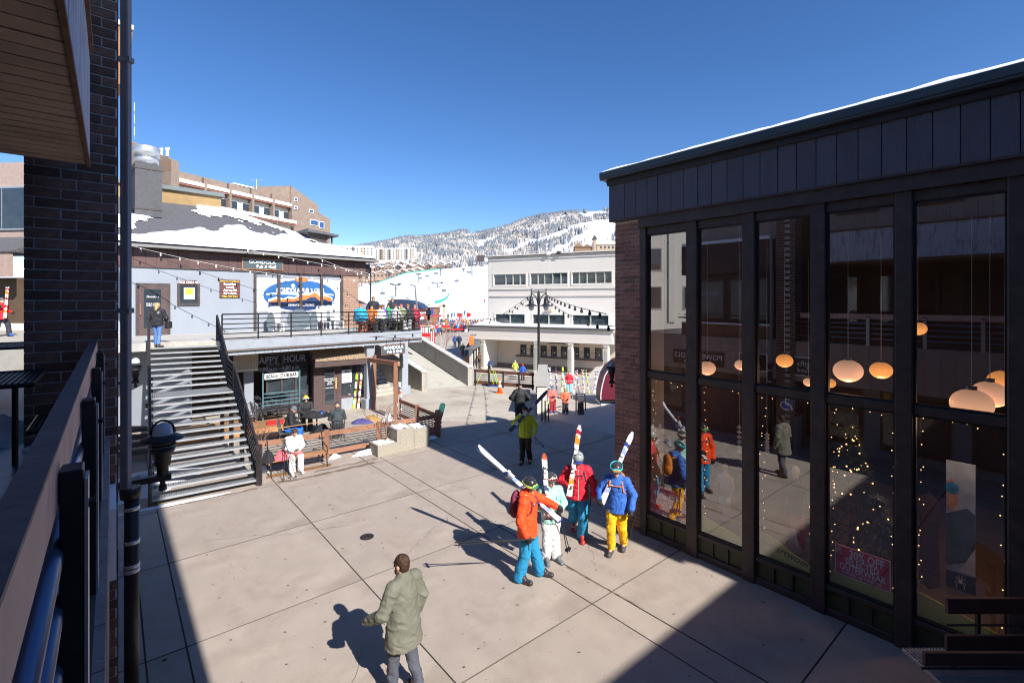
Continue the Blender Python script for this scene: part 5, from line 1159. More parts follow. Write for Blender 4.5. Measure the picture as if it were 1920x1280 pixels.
# recessed ticket windows
ry_ = 2.6; xr0 = xcs0 + .22
box('recess_ceiling', M_creamt, tk, xr0, wx1, .3, ry_, zp0 - .02, zp0 + .05)
tws = []
for (u0, u1) in [(976, 987), (995, 1003), (1014, 1025), (1033, 1044), (1052, 1065), (1075, 1086), (1095, 1106), (1116, 1128)]:
    tws.append((TF.x(u0, ry_)[0], TF.x(u1, ry_)[0]))
zw1, zw0 = TF.z(1040, 648.5, ry_), TF.z(1040, 668, ry_)
wallholes(tk, 'recess_wall', mat('warm_stucco', (.60, .52, .44), .85, .05, 1), xr0 - .2, wx1 + 2, ry_, GZ, zp0, [(a_, b_, zw0, zw1) for a_, b_ in tws], .25)
box('recess_base', mat('brown_plinth', (.2, .16, .14), .8), tk, xr0, wx1 + 1, ry_ - .06, ry_ - .002, GZ, GZ + .35)
for i, (a_, b_) in enumerate(tws):
    f = MB(); w = .09; f.box(a_, b_, ry_ - .05, ry_ + .05, zw1 - w, zw1); f.box(a_, b_, ry_ - .05, ry_ + .05, zw0, zw0 + w); f.box(a_, a_ + w, ry_ - .05, ry_ + .05, zw0 + w, zw1 - w); f.box(b_ - w, b_, ry_ - .05, ry_ + .05, zw0 + w, zw1 - w)
    f = f.build('ticket_window', M_dark, tk); box('pane', M_gl3, f, a_ + w, b_ - w, ry_ + .01, ry_ + .03, zw0 + w, zw1 - w)
    q = MB(); q.ell(((a_ + b_) / 2 + .1, ry_ - .02, zw0 + .35), (.07, .02, .07), 8, 5); q.build('speaker_disc', M_white, f); box('notice', M_whitep, f, a_ + .1, b_ - .1, ry_ - .03, ry_ - .01, zw0 + .02, zw0 + .1)
box('counter', M_dark, tk, tws[0][0] - .4, tws[-1][1] + .5, ry_ - .3, ry_ - .05, zw0 - .16, zw0 - .06)
text('Steamboat Tickets', .42, M_black, tk, (TF.x(1056, ry_)[0], ry_ - .02, zw1 + .35), bold=.01)
for k in range(1, 8): xx = (tws[k][0] + tws[k - 1][1]) / 2; box('card_reader', M_tan, tk, xx - .12, xx + .12, ry_ - .06, ry_ - .003, zw0 + .35, zw0 + .65)
box('recess_side', M_cream, tk, xr0 - .25, xr0 - .02, .3, ry_, GZ, zp0)
bn = MB(); bn.prism([(TF.x(1102, -1)[0], -1.0, GZ), (TF.x(1134, -1)[0], -1.0, GZ), (TF.x(1134, -1)[0], -1.0, GZ + 1.0), (TF.x(1118, -1)[0], -1.0, GZ + 1.0), (TF.x(1104, -1)[0], -1, GZ + .35)], (0, .3, 0))
o = T('planter_wall', 'low cream wall with sloping end before the ticket windows', 'low wall', tuple(TF.O), TF.rz); bn.build('wall', M_creamt, o)
# roof gadgets
for u, v, lb, m in ((1029, 474, 'white camera box on the parapet of the ticket building', M_white), (1049, 468, 'small dark floodlight on the parapet of the ticket building', M_dark)):
    p = TF.w(TF.x(u, ob - .1)[0], ob - .1, zr + .1); o = T('roof_light', lb, 'light', tuple(p), TF.rz); box('housing', m, o, -.2, .2, -.22, .2, -.12, .18, bevel=.04); MB().tube([(0, .1, 0), (0, .25, -.1)], .04, 6).build('bracket', m, o)
wlp = T('wall_floodlight', 'beige floodlight on the wall above the middle lower windows', 'light', tuple(TF.w(TF.x(1029, ob - .3)[0], ob - .02, TF.z(1029, 581, ob))), TF.rz); box('housing', M_tan, wlp, -.35, .35, -.45, 0, -.12, .12, bevel=.04)

# ------------------------------------------------------------------ ramp walls
def slope_wall(name, label, p, q, h0, h1, th, m, cap=True):
    p = Vector(p); q = Vector(q); o = T(name, label, 'wall', (0, 0, 0)); n = Vector((-(q - p).y, (q - p).x, 0)).normalized() * th
    b_ = MB(); b_.prism([Vector((p.x, p.y, -1.5)), Vector((q.x, q.y, -1.5)), Vector((q.x, q.y, h1)), Vector((p.x, p.y, h0))], n); b_.build('wall_body', m, o)
    if cap: d_ = (q - p).normalized() * .04; b_ = MB(); b_.prism([Vector((p.x, p.y, h0)) - n * .15 - d_, Vector((q.x, q.y, h1)) - n * .15, Vector((q.x, q.y, h1 + .06)) - n * .15, Vector((p.x, p.y, h0 + .06)) - n * .15 - d_], n * 1.3); b_.build('coping', M_conc, o)
    return o
M_rwall = mat('rough_ramp_wall', (.36, .34, .30), .9, .25, 1.2, .9, 9, stretch=(1, 1, .35), dirt=(.18, .15, .12), dirt_amt=.6, dirt_scale=1.2)
R1, R1e = G(801, 732), None
R1e = R1 + A * 6.5; slope_wall('ramp_wall', 'rough grey ramp wall with snow on top, left of the ramp', R1, R1e, 1.08, 2.35, .35, M_rwall)
R2 = G(886, 722); R2e = R2 + A * 9; slope_wall('ramp_wall', 'longer grey ramp wall with snow line on top, right of the ramp', R2, R2e, 1.10, 3.25, .35, M_rwall)
b_ = MB(); b_.prism([R1 - A * .3 + Vector((-.3, 0, -.6)), R2 + Vector((.1, 0, -.6)), R2 + Vector((.1, 0, .012)), R1 - A * .3 + Vector((-.3, 0, .012))], Vector((0, 0, 0)) + A * .01)
rm = MB(); q = [R1 + A * .3 + Vector((-.2, 0, .012)), R2 + Vector((-.05, 0, .012)), R2 + A * 9 + Vector((-.05, 0, 2.2)), R1 + A * 9 + Vector((-.2, 0, 1.95))]; rm.add([tuple(p) for p in q] + [tuple(p - Vector((0, 0, 1.4))) for p in q], [(0, 1, 2, 3), (4, 7, 6, 5), (0, 4, 5, 1), (1, 5, 6, 2), (2, 6, 7, 3), (3, 7, 4, 0)])
tag(rm.build('ramp', M_conc), kind='structure')
for (p, e, h0, h1, sd_) in ((R1, R1e, 1.14, 2.41, 41), (R2, R2e, 1.16, 3.31, 42)):
    r_ = np.random.RandomState(sd_); b_ = MB(); n = 34; n_ = Vector((-(e - p).y, (e - p).x, 0)).normalized() * .35
    for k in range(n):
        if r_.rand() < .25: continue
        t = (k + .5) / n; c = p.lerp(e, t) + n_ * .5; b_.ell((c.x, c.y, h0 + (h1 - h0) * t + .01), (r_.uniform(.1, .22), r_.uniform(.1, .2), r_.uniform(.04, .1)), 7, 5)
    tag(b_.build('coping_snow', M_snow, None, True), 'lumpy snow on top of the %s ramp wall' % ('left' if sd_ == 41 else 'right'), 'snow', kind='stuff')
b_ = MB(); W0, W1 = Vector((1.12, 21.35, 0)), Vector((1.62, 28.4, 0)); 
slope_wall('guard_wall', 'cream guard wall with a worn top between apron and lower plaza', W0, W1, 1.42, 1.42, -.42, M_creamt)
# fence with straps behind the apron
rfc = T('strap_fence', 'dark russet fence with yellow green straps at the back of the apron', 'fence', (0, 0, 0))
Q0, Q1 = G(889, 722), G(1001, 731)
fm = M_rail
for z0, z1 in ((.82, 1.0), (.1, .32)): MB().bar(Q0 + Vector((0, 0, (z0 + z1) / 2)), Q1 + Vector((0, 0, (z0 + z1) / 2)), .06, z1 - z0).build('rail_board', mat('deep_russet', (.13, .05, .035), .7, .2, 4), rfc)
for k in range(3): MB().tube([Q0 + Vector((0, 0, .42 + k * .13)), Q1 + Vector((0, 0, .42 + k * .13))], .018, 5).build('steel_bar', M_black, rfc)
for t in (.02, .26, .5, .76, .98): c = Q0.lerp(Q1, t) + Vector((0, -.05, 0)); MB().bar(c, c + Vector((0, 0, 1.0)), .1, .1).build('post', M_black, rfc)
M_neon = mat('neon_strap', (.42, .75, .05), .6)
for t in (.06, .22, .34, .40, .43): c = Q0.lerp(Q1, t) + Vector((0, -.1, 0)); s_ = .35 if t < .3 else -.25; MB().bar(c + Vector((0, -.02, .2)), c + Vector((s_, -.02, 1.02)), .05, .02).build('strap', M_neon, rfc)
bb_ = T('sled_stack', 'blue rescue sled pads stacked behind the strapped fence', 'sled', tuple(Q0.lerp(Q1, .3) + Vector((0, .9, -.45)))); bb_.scale = (.6, .6, .6); 
for k in range(2): MB().prism([(-1, -.25, .2 + k * .3), (1, -.25, .2 + k * .3), (1.15, 0, .25 + k * .3), (1, .25, .45 + k * .3), (-1, .25, .45 + k * .3), (-1.1, 0, .3 + k * .3)], (0, 0, .2)).build('sled', M_blue, bb_)
cn = T('traffic_cone', 'orange traffic cone with white bands before the strapped fence', 'traffic cone', tuple(G(937, 737)))
MB().box(-.2, .2, -.2, .2, 0, .04).build('base', M_orange, cn); MB().lathe([(.14, .04), (.04, .85), (0, .85)], n=16).build('cone', M_orange, cn, True)
for z0, z1 in ((.36, .5), (.6, .7)): MB().lathe([(.143 - (z0 - .04) * .123, z0), (.143 - (z1 - .04) * .123, z1)], n=16).build('band', M_white, cn)

# ------------------------------------------------------------------ lamp post
lp = P(1010, 700, 30.5); lpz = gz(2, 30.5); lamp = T('street_lamp', 'tall black twin headed street lamp before the ticket office', 'street lamp', (lp.x, lp.y, lpz))
zt = P(0, 545, 30.5).z - lpz
MB().lathe([(.16, 0), (.16, .5), (.1, .6), (.085, zt * .6), (.07, zt - .9), (.1, zt - .8), (.09, zt - .1), (.04, zt)], n=12).build('pole', M_black, lamp, True)
for s in (-1, 1):
    b_ = MB(); b_.tube([(s * .05, 0, zt - .1), (s * .5, 0, zt - .1)], .035, 6); b_.tube([(s * .06, 0, zt - .75), (s * .2, 0, zt - .35), (s * .46, 0, zt - .15)], .03, 6); b_.tube([(s * .47, 0, zt - .1), (s * .47, 0, zt + .15)], .03, 6); b_.build('arm', M_black, lamp)
    h = MB(); h.tube([(s * .47, 0, zt - .1), (s * .47, 0, zt - .35)], .04, 6); h.lathe([(.42, -.98), (.40, -.95), (.17, -.85), (.14, -.6), (.10, -.42), (.06, -.35), (0, -.34)], (s * .47, 0, zt), 16); hd_ = h.build('lamp_head', M_black, lamp, True)
    MB().ell((s * .47, 0, zt - 1.02), (.18, .18, .25), 12, 8).build('glass', mat('pale_lamp_glass', (.5, .52, .55), .2), hd_, True)

# ------------------------------------------------------------------ string lights
def string(label, p, q, sag, n, m=M_black, bm=None, r=.009, group='bulb strings over the alley'):
    p = Vector(p); q = Vector(q); o = T('string_light', label, 'string lights', tuple(p), 0, group)
    pts = [(p.lerp(q, k / 24) - p) - Vector((0, 0, sag * 4 * (k / 24) * (1 - k / 24))) for k in range(25)]
    MB().tube(pts, r, 4).build('cable', m, o)
    b_ = MB(); mt = bm or M_black
    for k in range(n):
        t = (k + .5) / n; c = (p.lerp(q, t) - p) - Vector((0, 0, sag * 4 * t * (1 - t))); b_.tube([c, c - Vector((0, 0, .07))], r * 2.5, 5); b_.ell((c.x, c.y, c.z - .10), (r * 4, r * 4, r * 5), 6, 4)
    tag(b_.build('bulbs', mt, o), kind='stuff'); return o
M_wc = mat('pale_cable', (.55, .53, .52), .6); M_pb = mat('pale_bulb', (.75, .72, .65), .3)
string('pale bulb string starting at the left end of the pub eave', GF.w(GF.x(245, -.7)[0], -.7, GF.z(245, 460, -.7)), P(700, 524, 26.5), .42, 15, M_wc, M_pb, .009)
string('pale bulb string passing just above the pub name sign', GF.w(GF.x(450, -.6)[0], -.6, GF.z(450, 465, -.6)), P(690, 512, 27), .0, 9, M_wc, M_pb, .009)
string('pale bulb string at the right end of the pub fascia', GF.w(GF.x(593, -.6)[0], -.6, GF.z(593, 482, -.6)), P(702, 522, 28), .05, 5, M_wc, M_pb, .009)
string('dark bulb string drooping across the grey pub wall', P(244, 460, 20), P(640, 582, 24), .25, 12, r=.012)
string('dark bulb string slung low under the deck skirt', P(430, 637, 19.5), P(790, 624, 24.5), .1, 9, r=.012)
LT = lamp.location + Vector((0, 0, zt - .35))
string('bulb string from the street lamp down to the right brick pillar, upper one', LT + Vector((.5, 0, .1)), AB(7.4, 9.1, 4.9), .1, 12, r=.013)
string('bulb string from the street lamp down to the right brick pillar, middle one', LT + Vector((.4, 0, 0)), P(1153, 612, 13), .35, 12, r=.013)
string('bulb string from the street lamp towards the deck corner, upper one', LT + Vector((-.5, 0, .1)), P(914, 605, 38), .1, 8, r=.014)
string('bulb string from the street lamp towards the deck corner, lower one', LT + Vector((-.5, 0, 0)), P(915, 598, 30), .3, 8, r=.012)

# ------------------------------------------------------------------ maroon panel, stand, racks
mr_ = T('maroon_panel', 'curved maroon kiosk side standing beyond the right brick pillar', 'kiosk', tuple(P(1127, 757, 24.2)))
z1 = mr_.location.z
W_ = 2.6; pr_ = [(0, 0, 0), (W_, 0, 0), (W_, 0, 2.2), (.9, 0, 1.95), (.45, 0, 1.6), (.2, 0, 1.2), (.07, 0, .7), (0, 0, .3)]
MB().prism(pr_, (0, 1.4, 0)).build('shell', M_maroon, mr_); MB().tube([(p[0] - .02, -.01, p[2]) for p in pr_[2:]] + [(-.02, -.01, 0)], .03, 6).build('pale_edge', M_white, mr_); box('dark_base', M_black, mr_, .02, W_, .05, 1.5, -.22, -.002); box('lit_ground_strip', M_snow, mr_, 0, W_, -.1, 1.6, -.40, -.222)  # white strip at the foot stands in for sunlit ground
mr_.location.z = .25
sdb = T('sandwich_board', 'narrow black sign stand with a metal frame on the lower plaza', 'sign stand', tuple(G(1089, 776)))
b_ = MB(); b_.prism([(-.13, -.1, 0), (-.13, .25, 0), (-.13, .1, .72), (-.13, .0, .72)], (.26, 0, 0)); b_.build('panel', M_dark, sdb)
for s in (-1, 1): MB().tube([(s * .22, .0, .15), (s * .2, .1, .95)], .03, 6).build('side_frame', M_black, sdb)
MB().tube([(-.2, .1, .9), (.2, .1, .9)], .022, 6).build('top_bar', M_black, sdb)
SKC = [(.75, .75, .75), (.45, .6, .08), (.6, .05, .06), (.05, .15, .45), (.03, .03, .035), (.7, .3, .04), (.7, .7, .6)]
def rack(label, p, w, n, rz, seed):
    r_ = np.random.RandomState(seed); o = T('ski_rack', label, 'ski rack', tuple(p), rz); b_ = MB()
    for x in (-w / 2, w / 2): b_.tube([(x, -.3, 0), (x, 0, .9), (x, .3, 0)], .025, 6)
    b_.tube([(-w / 2, 0, .9), (w / 2, 0, .9)], .03, 6); b_.tube([(-w / 2, 0, .35), (w / 2, 0, .35)], .02, 6); b_.build('frame', M_galv, o)
    return o
def ski_mesh():
    b_ = MB(); L_ = 1.72; n = 14; w = lambda t: .045 * (1 + .35 * (2 * t - 1) ** 2) * (1 if t < .93 else max(.35, 1 - (t - .93) * 9)); zt_ = lambda t: .05 * max(0, (t - .9) / .1) ** 2 + .006 * sin(pi * t) + .012 * max(0, (.04 - t) / .04)
    vs = []
    for i in range(n + 1):
        t = (i / n) ** .85 if i < n else 1; y = L_ * t
        vs += [(-w(t), y, zt_(t)), (w(t), y, zt_(t)), (w(t), y, zt_(t) + .012), (-w(t), y, zt_(t) + .012)]
    b_.add(vs, [(i * 4 + k, i * 4 + (k + 1) % 4, (i + 1) * 4 + (k + 1) % 4, (i + 1) * 4 + k) for i in range(n) for k in range(4)] + [(0, 3, 2, 1), (n * 4, n * 4 + 1, n * 4 + 2, n * 4 + 3)])
    return b_
def ski_mat(name, c1, c2, c3):
    if name in MATS: return MATS[name]
    m = mat(name, c1, .35, 0, coat=.3); t = m.node_tree; L_ = t.links; tc = nd(t, 'ShaderNodeTexCoord'); sp_ = nd(t, 'ShaderNodeSeparateXYZ'); L_.new(tc.outputs['Object'], sp_.inputs[0])
    cr = nd(t, 'ShaderNodeValToRGB'); cr.color_ramp.interpolation = 'CONSTANT'; e = cr.color_ramp.elements; e[0].color = (*c2, 1); e[1].position = .08; e[1].color = (*c1, 1)
    for ps_, c in ((.22, c3), (.30, c1), (.36, c2), (.42, c1), (.58, c2), (.63, c1), (.72, c3), (.8, c1), (.83, c2), (.87, c1)): x_ = e.new(ps_); x_.color = (*c, 1)
    mr = nd(t, 'ShaderNodeMapRange'); mr.inputs['From Max'].default_value = 1.72; n_ = nd(t, 'ShaderNodeTexNoise'); n_.inputs['Scale'].default_value = 14; ad = nd(t, 'ShaderNodeMath', operation='MULTIPLY_ADD'); ad.inputs[1].default_value = .25
    L_.new(tc.outputs['Object'], n_.inputs[0]); L_.new(n_.outputs[0], ad.inputs[0]); L_.new(sp_.outputs[1], ad.inputs[2]); L_.new(ad.outputs[0], mr.inputs[0]); L_.new(mr.outputs[0], cr.inputs[0]); L_.new(cr.outputs[0], t.nodes['Principled BSDF'].inputs['Base Color']); return m
def ski_pair(label, p, q, m, up=(0, 0, 1), group=None, binding=True, L_=None):
    p = Vector(p); q = Vector(q); d_ = (q - p); k = d_.length / 1.72; d_.normalize(); u_ = Vector(up); u_ = (u_ - d_ * u_.dot(d_)).normalized(); x_ = d_.cross(u_)
    o = T('pair_of_skis', label, 'skis', tuple(p), 0, group); Mx = Matrix((x_, d_, u_)).transposed().to_4x4(); o.matrix_world = Matrix.Translation(p) @ Mx @ Matrix.Diagonal((1, k, 1, 1)) if False else Matrix.Translation(p) @ Mx
    for s in (1, -1):
        b_ = ski_mesh(); b_.v = [(v[0] + s * .0, v[1] * k, s * (v[2] + .003)) for v in b_.v]
        if s < 0: b_.f = [f[::-1] for f in b_.f]
        sk_ = b_.build('ski', m, o)
        if binding:
            q_ = MB(); y0 = .82 * k
            q_.box(-.035, .035, y0 + .16, y0 + .30, *sorted((s * .016, s * .06))); q_.box(-.03, .03, y0 + .27, y0 + .33, *sorted((s * .05, s * .09))); q_.box(-.035, .035, y0 - .22, y0 - .08, *sorted((s * .016, s * .055))); q_.box(-.028, .028, y0 - .13, y0 - .09, *sorted((s * .05, s * .12)))
            q_.box(-.07, -.04, y0 - .16, y0 - .13, *sorted((s * .0, s * .04))); q_.box(.04, .07, y0 - .16, y0 - .13, *sorted((s * .0, s * .04)))
            q_.build('binding', M_bind, sk_)
    return o
M_bind = mat('white_binding', (.55, .55, .55), .5, .3, 20)
SM = [ski_mat('ski_print_white_blue', (.72, .73, .76), (.02, .04, .22), (.25, .3, .5)), ski_mat('ski_print_white_red', (.75, .74, .72), (.35, .02, .04), (.8, .25, .03)), ski_mat('ski_print_white_black', (.74, .74, .74), (.05, .06, .12), (.5, .12, .06)),
      ski_mat('ski_print_dark', (.04, .03, .06), (.2, .03, .08), (.6, .6, .62)), ski_mat('ski_print_lime', (.5, .65, .06), (.03, .03, .03), (.8, .8, .8)), ski_mat('ski_print_black_white', (.03, .03, .035), (.7, .7, .7), (.45, .1, .05))]
def lean(label, base, rz, m, tilt=.25, k=1.0, group=None):
    d_ = Vector((sin(rz) * tilt, cos(rz) * tilt, 1)).normalized() * 1.72 * k; return ski_pair(label, base, Vector(base) + d_, m, up=(cos(rz + 1), -sin(rz + 1), 0), group=group)
c = G(1034, 730); c.z = gz(c.x, c.y); r1 = rack('metal ski rack full of upright skis next to the guard wall', c, 1.6, 0, .2, 1)
for k, (dx, m, lb) in enumerate([(-.6, 4, 'lime skis at the left of the first rack'), (-.3, 2, 'white skis second in the first rack'), (-.02, 0, 'white and blue skis in the middle of the first rack'), (.3, 3, 'dark skis in the first rack'), (.62, 4, 'lime tipped skis at the right end of the first rack')]):
    lean(lb, c + Vector((dx, -.15, 0)), random.uniform(-.6, .6), SM[m], .18, .95, 'skis standing in the racks')
c = G(1098, 724); c.z = gz(c.x, c.y); r2 = rack('metal ski rack with white skis near the ticket columns', c, 1.7, 0, .1, 2)
for k, (dx, m, lb) in enumerate([(-.75, 2, 'white skis at the left of the second rack'), (-.4, 5, 'black and white skis in the second rack'), (-.1, 1, 'white and red skis in the second rack'), (.2, 4, 'lime skis in the second rack'), (.5, 0, 'white and blue skis near the right of the second rack'), (.8, 2, 'white skis leaning out at the right of the second rack')]):
    lean(lb, c + Vector((dx, -.15, 0)), random.uniform(-.9, .9), SM[m], .25, .85, 'skis standing in the racks')
c = G(663, 766)
for k, (dx, m, lb) in enumerate([(-.25, 5, 'black skis leaning by the grey pier of the bar'), (.0, 4, 'lime skis leaning by the grey pier of the bar'), (.22, 1, 'white and red skis leaning by the grey pier')]):
    lean(lb, c + Vector((dx, 0, 0)), .6, SM[m], .12, 1.0, 'skis leaning at the bar front')
c = G(748, 785)
for k, (dx, m, lb) in enumerate([(-.02, 3, 'dark skis propped against the trellis post'), (.12, 2, 'white skis propped against the trellis post')]):
    lean(lb, c + Vector((dx, -.1, 0)), -1.5 + k, SM[m], .12, .95)
sb_ = T('snowboard', 'dark green snowboard standing up behind the fence corner post', 'snowboard', tuple(F1 + Vector((-.15, .35, .1)))); b_ = MB(); b_.prism([(.14 * (cos(a_)), 0, .14 * sin(a_) + (1.5 if sin(a_) > 0 else .14)) for a_ in np.linspace(0, 2 * pi, 21)[:-1]], (0, .02, 0)); b_.build('board', mat('dark_green_board', (.03, .12, .1), .3, .2, 4), sb_); sb_.rotation_euler = (.12, .25, .3); sb_.scale = (.8, 1, .72)
# low barrier on the lower plaza
for k, (u, v, w) in enumerate([(1055, 740, 1.6), (1108, 722, 2.5)]):
    p = G(u, v); p.z = gz(p.x, p.y); o = T('crowd_barrier', ['thin steel crowd barrier left of the girl in red', 'thin steel crowd barrier right of the second ski rack'][k], 'barrier', tuple(p)); b_ = MB(); b_.tube([(-w / 2, 0, 0), (-w / 2, 0, .9), (w / 2, 0, .9), (w / 2, 0, 0)], .02, 6); b_.tube([(-w / 2, 0, .3), (w / 2, 0, .3)], .015, 5); b_.build('frame', M_galv, o)
ps_ = T('parking_bollards', 'short black posts at the near end of the guard wall', 'posts', tuple(G(1010, 790)))
for dx, h in ((.14, 1.15), (.28, .9), (.42, .75)): MB().tube([(dx, 0, 0), (dx, 0, h)], .03, 6).build('post', M_black, ps_)

# ------------------------------------------------------------------ far left beyond the terrace
up_ = T('upper_walk', '', 'walk'); bpy.data.objects.remove(up_)
tag(box('upper_walkway', M_conc, None, -60, -16.2, 9.2, 60, 2.9, 3.62), kind='structure')
fl = T('arcade_building', 'tan shop building with shingle canopy far behind at the left edge', 'building', (-38, 27, 3.6), yaw((.97, -.1)))
box('shopfront', mat('shopfront_brown', (.10, .065, .04), .6, .2, 1), fl, -6, 11.6, .5, .7, 0, 2.9); box('base', M_creamt, fl, -6, 11.6, .42, .5, 0, .4); box('canopy_fascia', M_sid, fl, -6, 11.7, -.6, -.4, 2.9, 4.2)
rfm = MB(); rfm.prism([(-6, -.7, 4.2), (-6, 1.6, 5.3), (-6, 1.6, 4.2)], (17.8, 0, 0)); rfm.build('canopy_roof', M_shing, fl)
box('upper_wall', M_sid, fl, -6, 11.6, 1.6, 1.8, 5.2, 9.6); f = box('window_frame', M_galv, fl, 5.5, 11.3, 1.5, 1.598, 5.7, 8.2); box('pane', M_gl3, f, 5.7, 8.5, 1.47, 1.498, 5.8, 8.1); box('pane', M_gl3, f, 8.6, 11.2, 1.47, 1.498, 5.8, 8.1)

# ------------------------------------------------------------------ condominium behind the pub
CFm = Fr((-45.5, 65), (.395, .918)); cd = T('stepped_condominium', 'brown brick condominium with stepped white balconies above the pub roof', 'apartment building', tuple(CFm.O), CFm.rz)
zt = 22.9
x1 = CFm.x(545)[0]; xe1 = x1
box('body', M_condo, cd, -.3, x1 + 6, 1.5, 5, 0, zt - .6)
nb = 5; bw = x1 / nb
for i in range(nb):
    xa_, xb_ = i * bw, (i + 1) * bw - .35
    off = -.0
    box('bay_pier', M_condo, cd, xb_, xb_ + .35, -.7, 1.5, 0, zt - 1.0)
    for lv in range(3):
        z = zt - 1.9 - lv * 3.0; yo = -lv * 1.1
        box('roof_edge' if lv == 0 else 'floor_edge', mat('red_brown_trim', (.25, .10, .07), .7), cd, xa_, xb_, -.6 + yo, 1.5, z + .05, z + .3)
        box('white_band', M_condow, cd, xa_, xb_, -.7 + yo, .1 + yo, z + .31, z + .85)
        if lv == 0: box('brick_band', M_condo, cd, xa_, xb_, -.1, .5, z + .86, z + 1.9)
        box('balcony_front', M_condow, cd, xa_, xb_, -1.3 + yo, -1.15 + yo, z - 3.0, z - 2.05); box('balcony_floor', M_condow, cd, xa_, xb_, -1.3 + yo, 1.5, z - 3.1, z - 3.0)
        box('bay_wall', M_condow, cd, xa_, xb_, .2 + yo * .6, .4 + yo * .6, z - 3, z + .05)
        for (p0, p1) in ((.08, .42), (.6, .95)):
            f = box('window', M_white, cd, xa_ + bw * p0, xa_ + bw * p1, .12 + yo * .6, .19 + yo * .6, z - 2.1, z - .5); box('pane', M_gl3, f, xa_ + bw * p0 + .12, xa_ + bw * p1 - .12, .08 + yo * .6, .11 + yo * .6, z - 2.0, z - .6)
box('green_skylight', mat('green_metal', (.02, .16, .10), .5), cd, x1 * .52, x1 * .68, 1.6, 3.5, zt - .6, zt + .5); box('white_edge', M_white, cd, x1 * .51, x1 * .69, 1.5, 3.6, zt + .5, zt + .7)
ec = CFm.w(x1, 0); EF = Fr((ec.x, ec.y), (.50, .866)); 
ew = T('condominium_end', 'brick end block with sloping roof and blue windows right of the balconies', 'apartment building', tuple(EF.O), EF.rz)
def ez(u, v): return EF.x(u)[0], EF.z(u, v)
pr2 = [ez(545, 348), ez(597, 385), ez(597, 398), ez(619, 411)]
MB().prism([(0, 0, 0)] + [(a_, 0, b_) for a_, b_ in pr2][0:0] + [(pr2[3][0], 0, 0), (pr2[3][0], 0, pr2[3][1]), (pr2[2][0], 0, pr2[2][1]), (pr2[1][0], 0, pr2[1][1]), (0, 0, pr2[0][1])], (-2, 14, 0)).build('body', M_condo, ew)
for (u0, v0, u1, v1) in ((551, 370, 557, 378), (551, 386, 557, 393), (579, 392, 587, 400), (581, 411, 596, 424), (598, 415, 607, 429)):
    xa_, za = ez(u0, v0); xb_, zb_ = ez(u1, v1); f = box('window', M_white, ew, xa_, xb_, -.12, -.01, min(za, zb_), max(za, zb_)); box('pane', mat('blue_glass', (.03, .08, .2), .1, .4, 1, spec=1), f, xa_ + .1, xb_ - .1, -.16, -.13, min(za, zb_) + .1, max(za, zb_) - .1)
lw_ = MB(); lw_.prism([(0, .2, 0), (0, .2, pr2[0][1] - .01), (-13, 4, EF.z(545, 348) - 2.6), (-13, 4, 0)], (0.1, 8, 0)); lw_.build('left_face', M_condo, ew)
for (u0, u1, vt, Y, lb) in ((238, 276, 262, 56, 'brick tower block at the far left behind the exhaust'), (288, 329, 284, 60, 'brick chimney tower with two white cowls above the pub roof')):
    a_, b_ = P(u0, vt, Y), P(u1, vt, Y); o = T('brick_tower', lb, 'tower', (a_.x, a_.y, 0), -.25); w = b_.x - a_.x
    MB().prism([(0, 0, 0), (w, 0, 0), (w, 0, a_.z - (1.1 if u0 == 238 else 1.2)), (0, 0, a_.z)], (0, 5, 0)).build('shaft', M_condo, o); o.scale = (1, .22, 1)
    if u0 == 288:
        box('band', mat('dark_condo_brick', (.22, .15, .11), .9), o, -.05, w + .05, -.06, -.005, a_.z - 2.6, a_.z - 1.2)
        for x in (.9, 1.9): MB().lathe([(.25, 0), (.25, .8), (.35, .8), (.35, 1.1), (0, 1.1)], (x, 1, a_.z - .7), 10).build('cowl', M_white, o)
tg = T('roof_antenna', 'thin TV antenna on the condominium roof', 'antenna', tuple(P(481, 356, 76))); MB().tube([(0, 0, 0), (0, 0, 1.6)], .05, 5).build('mast', M_galv, tg)
for k in range(5): MB().tube([(-.8 + k * .4, 0, 1.5), (-.8 + k * .4, .0, 1.75)], .03, 4).build('element', M_galv, tg)
MB().tube([(-1, 0, 1.6), (1, 0, 1.5)], .04, 4).build('boom', M_galv, tg)
tg = T('lattice_mast', 'thin pale mast rising above the brick tower at the left', 'antenna mast', tuple(P(252, 262, 58))); z = 0
for k in range(9): MB().tube([(0, 0, k * .5), (0, 0, k * .5 + .5)], .035, 4).build('section', M_white if k % 3 else M_galv, tg)
wt = T('wood_clad_gable', 'orange wood clad roof corner high beyond the downpipe', 'roof corner', tuple(P(230, 60, 14))); b_ = MB(); p0 = P(230, 60, 14)
b_.prism([P(222, 42, 14) - p0, P(250, 54, 14) - p0, P(248, 66, 14) - p0, P(242, 158, 14) - p0, P(222, 158, 14) - p0], (-2.6, 2.2, 0)); b_.build('cladding', mat('orange_cladding', (.36, .17, .07), .8, .2, 4), wt); b_ = MB(); b_.prism([P(220, 36, 13.95) - p0, P(251, 48, 13.95) - p0, P(251, 56, 13.95) - p0, P(220, 44, 13.95) - p0], (-2.6, 2.2, 0)); b_.build('trim', M_white, wt)
